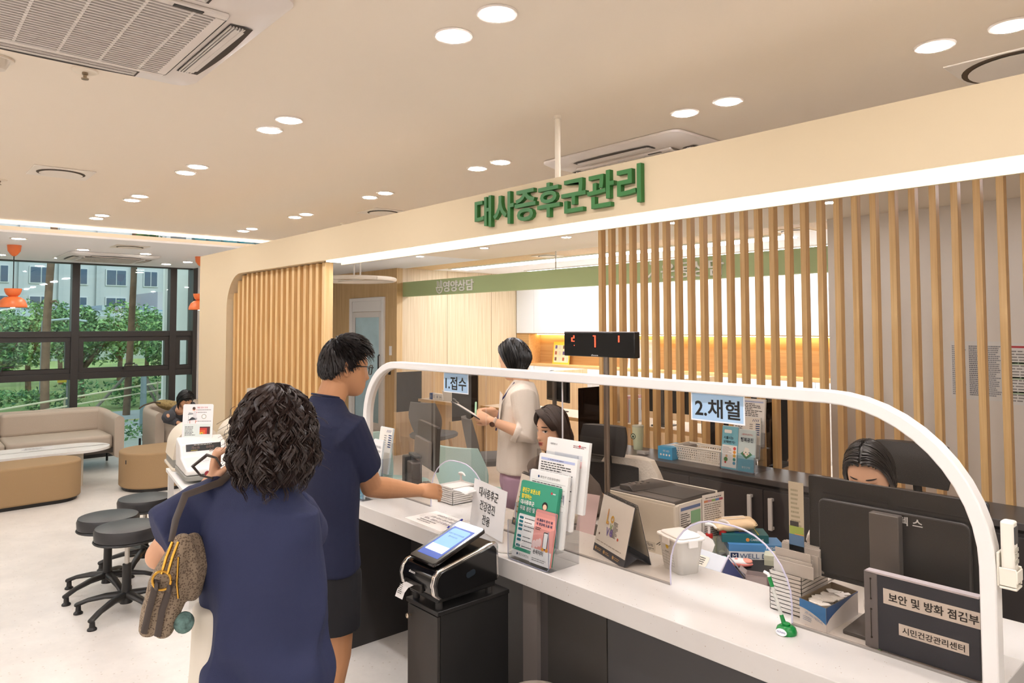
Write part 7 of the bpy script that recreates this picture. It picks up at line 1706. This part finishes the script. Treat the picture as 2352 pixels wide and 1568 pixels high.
    l = MB(True)
    for s in (-1, 1): l.add([M @ V3((s*(.034+.025*math.cos(a)), .1035-.004, .018*math.sin(a))) for a in [2*PI*k/20 for k in range(20)]], [tuple(range(20))])
    l.o('lens', clear('#eef2f2', .15), gl)
man()
pf = W(); a = V3((-2.775, 2.0, .958)); 
G = [[a+V3((.05+.0*i, .02, 0))+V3((-.035, .215, -.045))*(i/6)+V3((.74, .12, .12))*.20*((j/4)-.35)+V3((0, 0, .018*math.sin(PI*i/6)+.022*math.sin(PI*j/4))) for j in range(5)] for i in range(7)]
v = [p for row in G for p in row]; pf.add(v, [(i*5+j, i*5+j+1, (i+1)*5+j+1, (i+1)*5+j) for i in range(6) for j in range(4)])
o = pf.o('held_form', mat('#f1eeea', .6), None, smooth=True); md = o.modifiers.new('Solidify', 'SOLIDIFY'); md.thickness = .0008; tag(o, 'white form held in the man\'s outstretched hand above the counter', 'paper')
# ---- standing staff woman with a clipboard -----------------------------------------------------
def staff_standing():
    bx, by = -3.215, 2.90; d = V3((-.6, -.8, 0)); r = V3((-.8, .6, 0)); t = person('standing person with black bob, cream blazer and lilac trousers writing on a clipboard', (bx, by, 0))
    at = lambda a, f, z: V3((bx, by, 0))+r*a+d*f+V3((0, 0, z))
    M = head_mat(V3((-3.235, 2.880, 1.545)), V3((-.86, -.42, -.36)), (-.1, 0, 1), .98)
    b = MB(); add_head(b, M); b.tube([at(0, -.02, 1.36), at(0, -.01, 1.43), at(0, .0, 1.48)], [(.055, .055), (.045, .048), (.045, .05)], 16, r)
    b.tube([at(0, 0, .85), at(0, 0, 1.1), at(0, -.01, 1.28), at(0, -.02, 1.37)], [(.13, .09), (.12, .085), (.15, .09), (.07, .06)], 18, r, 'round')
    sN, eN, wN = at(-.16, -.01, 1.345), V3((-3.035, 2.80, 1.12)), V3((-3.185, 2.645, 1.205))
    limb(b, [sN, sN.lerp(eN, .5), eN], [.046, .042, .038]); limb(b, [eN, eN.lerp(wN, .35), wN], [.038, .035, .022]); hand(b, wN, V3((-.85, -.30, .25)), V3((.25, -.8, .3)), -1, (.55, .75, .5), (.5, .3), .03, .88)
    sF, eF, wF = at(.16, -.02, 1.345), at(.19, .03, 1.11), V3((-3.36, 2.80, 1.235)); limb(b, [sF, eF], [.046, .038]); limb(b, [eF, eF.lerp(wF, .4), wF], [.038, .035, .022]); hand(b, wF, V3((-.25, -.9, .05)), V3((-.2, .2, 1)), 1, (.6, .9, .6), (.5, .4), .03, .88)
    for s in (-1, 1): limb(b, [at(s*.075, 0, .85), at(s*.08, .01, .46), at(s*.08, -.01, .09)], [.08, .05, .03])
    me = remesh(b, .004, 3); finish(me, 'body', SKINF, t)
    c = MB(); BZ = mat('#e9e3da', .85, 0, .3, bump=.2, bscale=300)
    sec = [(1.415, .062, .058, 0, -.03), (1.385, .12, .075, 0, -.025), (1.345, .172, .095, 0, -.02), (1.27, .182, .115, 0, -.01), (1.12, .165, .125, 0, 0), (.98, .172, .13, 0, 0), (.885, .182, .135, 0, 0)]
    c.tube([at(e, f, z) for z, a, q, e, f in sec], [(a, q) for z, a, q, e, f in sec], 26, r)
    sl = eN.lerp(wN, .30); c.tube([at(-.10, -.02, 1.33), sN, sN.lerp(eN, .55), eN+V3((.01, -.005, -.01)), sl], [(.07, .075), (.074, .07), (.064, .06), (.062, .055), (.058, .052)], 18, d)
    c.tube([sl.lerp(eN, .35), sl.lerp(wN, .05)], [(.064, .058), (.064, .058)], 18, d); c.tube([at(.10, -.02, 1.33), sF, eF, eF.lerp(wF, .35)], [(.07, .075), (.07, .066), (.062, .055), (.056, .05)], 18, d)
    finish(remesh(c, .005, 3, .5, folds(.007, 11, (0, 0, 1), 4)), 'blazer', BZ, t)
    q = MB(True); q.add([at(-.03, .118, 1.36), at(-.095, .105, 1.345), at(-.085, .125, 1.18), at(-.03, .132, 1.12)], [(0, 1, 2, 3)]); q.o('lapel', BZ, t)
    q = MB(True); q.tube([at(-.045, .03, 1.41), at(-.03, .112, 1.30), at(0, .14, 1.12)], .005, 6); q.o('lanyard', mat('#2b2f66', .6), t)
    c = MB(); c.tube([at(0, 0, .95), at(0, 0, .82)], [(.155, .105), (.168, .115)], 20, r, 'round')
    for s in (-1, 1): c.tube([at(s*.085, 0, .86), at(s*.09, .01, .5), at(s*.09, 0, .08)], [(.095, .10), (.085, .09), (.09, .095)], 18, r)
    finish(remesh(c, .007, 3, .5, folds(.006, 8)), 'trousers', mat('#b79ab2', .8), t)
    for s in (-1, 1): q = MB(); shoe(q, at(s*.085, 0, .07), d, .24); finish(remesh(q, .006, 2), 'shoe', mat('#3a3436', .6), t)
    h = MB(True).use(HBLK); cap(h, M, interp([(0, .62), (40, .5), (70, .25), (95, -.2), (130, -.5), (180, -.6)]), 1.09, 48, 40, .004)
    combed(h, M, 900, 5, .085, (.084, .104, .126), .0, 48, .9, .9, .0038, True, .0, .5); h.o('hair', None, t, fix=False, smooth=True)
    w_ = MB(True); f = eN.lerp(wN, .88); ax = (wN-eN).normalized(); u = ax.orthogonal().normalized(); v = ax.cross(u)
    w_.tube([f+u*.026*math.cos(a)+v*.026*math.sin(a) for a in [2*PI*k/20 for k in range(21)]], [(.004, .008)]*21, 8, u).o('watch_strap', mat('#cdb6a4', .5), t, smooth=True)
    n = V3((.3, -.8, -.35)).normalized(); MB(True).lathe(f+n*.026, [(.016, 0), (.016, .006), (.012, .008)], 18, n.to_track_quat('Z', 'Y').to_matrix().to_4x4()).o('watch_face', mat('#6a4a3a', .25, .6), t, smooth=True)
staff_standing()
cb = thing('clipboard', 'black clipboard with a steel clip held up by the standing woman', 'clipboard', (-3.4, 2.68, 1.2))
A, B = V3((-3.41, 2.547, 1.327)), V3((-3.275, 2.675, 1.215)); e = (B-A)
Mx = frame(A+V3((.04, -.04, -.02)), e, V3((-.70, .62, -.10)))
MB(True).box(0, .24, -.02, .20, -.003, .003, Mx).o('board', mat('#26262a', .4), cb, bevel=.001); MB(True).box(.02, .235, -.01, .19, .0032, .0045, Mx).o('paper', mat('#eceae6', .6), cb); MB(True).box(.0, .03, .04, .14, .003, .014, Mx).tube([Mx @ V3((.005, .05, .016)), Mx @ V3((-.01, .09, .018)), Mx @ V3((.005, .13, .016))], .003, 6).o('clip', mat('#4d4a48', .25, .9), cb)
tag(MB(True).tube([V3((-3.395, 2.71, 1.285)), V3((-3.385, 2.70, 1.23)), V3((-3.38, 2.695, 1.205))], [.006, .006, .002], 8, cap='round').o('mint_pen', mat('#a9dcbd', .4)), 'mint green pen in the standing woman\'s writing hand', 'pen')
# ---- seated receptionist -------------------------------------------------------------------------
def seated(label, hc, fwd, hips, cloth, hairf, skin, facekw, arms, tilt=0, voxel=.0036, shw=.155, up=(0, 0, 1), leg=True, seatz=.47):
    t = person(label, (hips[0], hips[1], 0)); f = V3((fwd[0], fwd[1], 0)).normalized(); r = V3((f.y, -f.x, 0)); hp = V3(hips)
    M = head_mat(V3(hc), fwd, up, .97); nk = V3(hc)-V3(up).normalized()*.135-f*.025; ch = nk.lerp(hp, .35)-f*.02
    b = MB(); add_head(b, M); b.tube([nk-V3((0, 0, .05)), nk+V3((0, 0, .02)), M @ V3((0, -.015, -.06))], [(.055, .05), (.045, .046), (.045, .05)], 16, r)
    b.tube([hp, hp.lerp(nk, .5)-f*.03, ch, nk-V3((0, 0, .03))], [(.15, .11), (.125, .095), (.15, .09), (.065, .055)], 18, r, 'round')
    for s, (e, w_, al, bk, sd) in arms.items():
        sh = nk-V3((0, 0, .095))+r*(s*shw); e, w_ = V3(e), V3(w_); limb(b, [sh, sh.lerp(e, .5), e], [.046, .042, .037]); limb(b, [e, e.lerp(w_, .35), w_], [.037, .034, .022]); hand(b, w_, al, bk, sd, (.5, .7, .4), (.5, .3), .04, .88)
    if leg:
        for s in (-1, 1): k = hp+f*.42+r*(s*.10)-V3((0, 0, .02)); limb(b, [hp+r*(s*.09), k, k-V3((0, 0, .12)), V3((k.x, k.y, .09))], [.085, .058, .055, .034])
    me = remesh(b, voxel, 3); bo = finish(me, 'body', skin, t)
    fm = MB(); face(fm, M, me, **facekw)
    base = len(me.vertices)
    bm = bmesh.new(); bm.from_mesh(me); vv = [bm.verts.new(p) for p in fm.v]; mo = len(me.materials)
    for m_ in fm.mats: me.materials.append(m_)
    for q, k in zip(fm.f, fm.mi):
        try: nf = bm.faces.new([vv[i] for i in q]); nf.material_index = mo+k; nf.smooth = True
        except ValueError: pass
    bm.to_mesh(me); bm.free()
    c = MB(); up_ = (nk-hp); P = [(0, .165, .125), (.3, .15, .115), (.6, .165, .115), (.82, .172, .095), (.92, .12, .075), (.985, .062, .056)]
    c.tube([hp+up_*u-f*.012 for u, a, q in P], [(a, q) for u, a, q in P], 24, r)
    for s, (e, w_, al, bk, sd) in arms.items():
        sh = nk-V3((0, 0, .095))+r*(s*shw); e, w_ = V3(e), V3(w_); k = arms_len.get(label, .85)
        if k > .6: c.tube([nk-V3((0, 0, .08))+r*(s*.10), sh, sh.lerp(e, .6), e, e.lerp(w_, k)], [(.06, .065), (.063, .062), (.058, .056), (.06, .056), (.042, .038)], 16, f)
        else: c.tube([nk-V3((0, 0, .08))+r*(s*.10), sh, sh.lerp(e, .65)], [(.065, .07), (.066, .064), (.062, .058)], 16, f)
    finish(remesh(c, .006, 3, .5, folds(.005, 11, (0, 0, 1), 3)), 'top', mat(cloth, .85, bump=.2, bscale=250), t)
    if leg:
        c = MB(); c.tube([hp-f*.02, hp+f*.08], [(.17, .10), (.17, .095)], 18, r, 'round')
        for s in (-1, 1): k = hp+f*.42+r*(s*.10)-V3((0, 0, .02)); c.tube([hp+r*(s*.09), k, k-V3((0, 0, .10)), V3((k.x, k.y, .10))], [.098, .075, .07, .06], 16, None, 'round')
        finish(remesh(c, .008, 3), 'trousers', mat('#2f2e33', .85), t)
        for s in (-1, 1): k = hp+f*.42+r*(s*.10); q = MB(); shoe(q, V3((k.x, k.y, .07)), f, .24); finish(remesh(q, .007, 2), 'shoe', mat('#2a2728', .6), t)
    h = MB(True); hairf(h, M); h.o('hair', None, t, fix=False, smooth=True)
    return t, M
arms_len = {}
def hairA(h, M):
    h.use(mat('#33221a', .4)); cap(h, M, interp([(0, .60), (30, .52), (55, .36), (75, .16), (92, -.02), (120, -.45), (180, -.6)]), 1.06, 56, 44, .004)
    combed(h, M, 620, 9, .17, (.080, .100, .124), .012, 44, .85, .2, .0034, True, -.10, .25)
    rnd = random.Random(4)
    for i in range(170):           # fringe swept to her left across the temple
        x0 = rnd.uniform(-.004, .018); y0 = rnd.uniform(.05, .085); pts = []
        for k in range(9):
            u = k/8; a = -1.02*u-.05; ln = rnd.uniform(-.0006, .0006)
            pts.append(M @ V3((x0-.088*math.sin(u*1.35)+ln, y0+.018*math.sin(u*2.2)-.042*u*u+(.012 if u < .5 else .010), .116-.105*u*(.55+.45*u)+.004*math.sin(i))))
        strand_tube(h, pts, .0030)
    for i in range(60):
        pts = []
        x0 = rnd.uniform(.01, .02); y0 = rnd.uniform(.055, .08)
        for k in range(8): u = k/7; pts.append(M @ V3((x0+.066*math.sin(u*1.4), y0+.010-.045*u*u, .115-.10*u)))
        strand_tube(h, pts, .0028)
ta, Ma = seated('seated receptionist with brown shoulder-length hair and swept fringe, speaking to the man', (-2.775, 2.745, 1.19), (-.06, -.99, -.10), (-2.77, 3.0, .55), '#6a5f57', hairA, SKINF, dict(lip='#b2564c', brow='#2b1c16', gaze=-.003, lipopen=True), {1: ((-2.93, 2.90, .80), (-2.88, 2.70, .765), V3((.4, -.9, 0)), V3((0, 0, 1)), -1), -1: ((-2.57, 2.92, .80), (-2.62, 2.73, .765), V3((-.3, -.9, 0)), V3((0, 0, 1)), 1)})
def hairB(h, M):
    h.use(mat('#17110f', .36)); cap(h, M, interp([(0, .66), (25, .60), (50, .44), (75, .22), (90, .06), (100, .0), (125, -.45), (180, -.6)]), 1.05, 60, 48, .004)
    combed(h, M, 700, 13, .20, (.079, .100, .123), .0, 50, .85, .3, .0030, True, -.30, .0)
lb = 'seated woman with centre-parted black hair looking down behind the near monitor'
arms_len[lb] = .3
tb, Mb = seated(lb, (-1.125, 2.775, 1.20), (.10, -.87, -.42), (-1.14, 3.10, .56), '#d9d4cc', hairB, SKINF, dict(lip='#c07468', brow='#2a1d17', lids=True), {1: ((-1.30, 2.68, .86), (-1.285, 2.45, .80), V3((.1, -.9, -.2)), V3((-.4, 0, .9)), -1), -1: ((-.92, 2.82, .84), (-.99, 2.62, .76), V3((-.2, -.95, 0)), V3((0, 0, 1)), 1)}, up=(0, -.35, 1))
e = MB(True); e.ell(Mb @ V3((-.082, -.008, -.047)), (.004, .004, .006), None, 8, 6); e.o('earring', mat('#cfae6a', .2, 1), tb)
def hairC(h, M):
    h.use(HBLK); cap(h, M, interp([(0, .55), (60, .3), (90, -.1), (180, -.6)]), 1.10, 36, 28, .006); combed(h, M, 200, 3, .10, (.086, .106, .128), 0, 48, .9, .3, .004, True, 0, .2)
seated('person in a grey jacket bowed forward on the far sofa by the column', (-9.40, 2.86, .84), (.75, .2, -.75), (-9.85, 3.05, .52), '#4a4b50', hairC, SKIN, dict(lids=True), {1: ((-9.62, 2.70, .60), (-9.40, 2.80, .55), V3((.9, .1, 0)), V3((0, 0, 1)), -1), -1: ((-9.6, 3.2, .60), (-9.38, 3.05, .55), V3((.9, -.1, 0)), V3((0, 0, 1)), 1)}, 0, .006, .17, (.6, .1, .7))
seated('person seated in the far booth, only the dark crown showing over the screen', (-7.42, 7.35, .965), (0, -1, -.3), (-7.42, 7.55, .42), '#3b3d44', hairC, SKIN, dict(lids=True), {1: ((-7.62, 7.35, .62), (-7.5, 7.15, .60), V3((0, -1, 0)), V3((0, 0, 1)), -1), -1: ((-7.25, 7.35, .62), (-7.32, 7.15, .60), V3((0, -1, 0)), V3((0, 0, 1)), 1)}, 0, .006, .17)
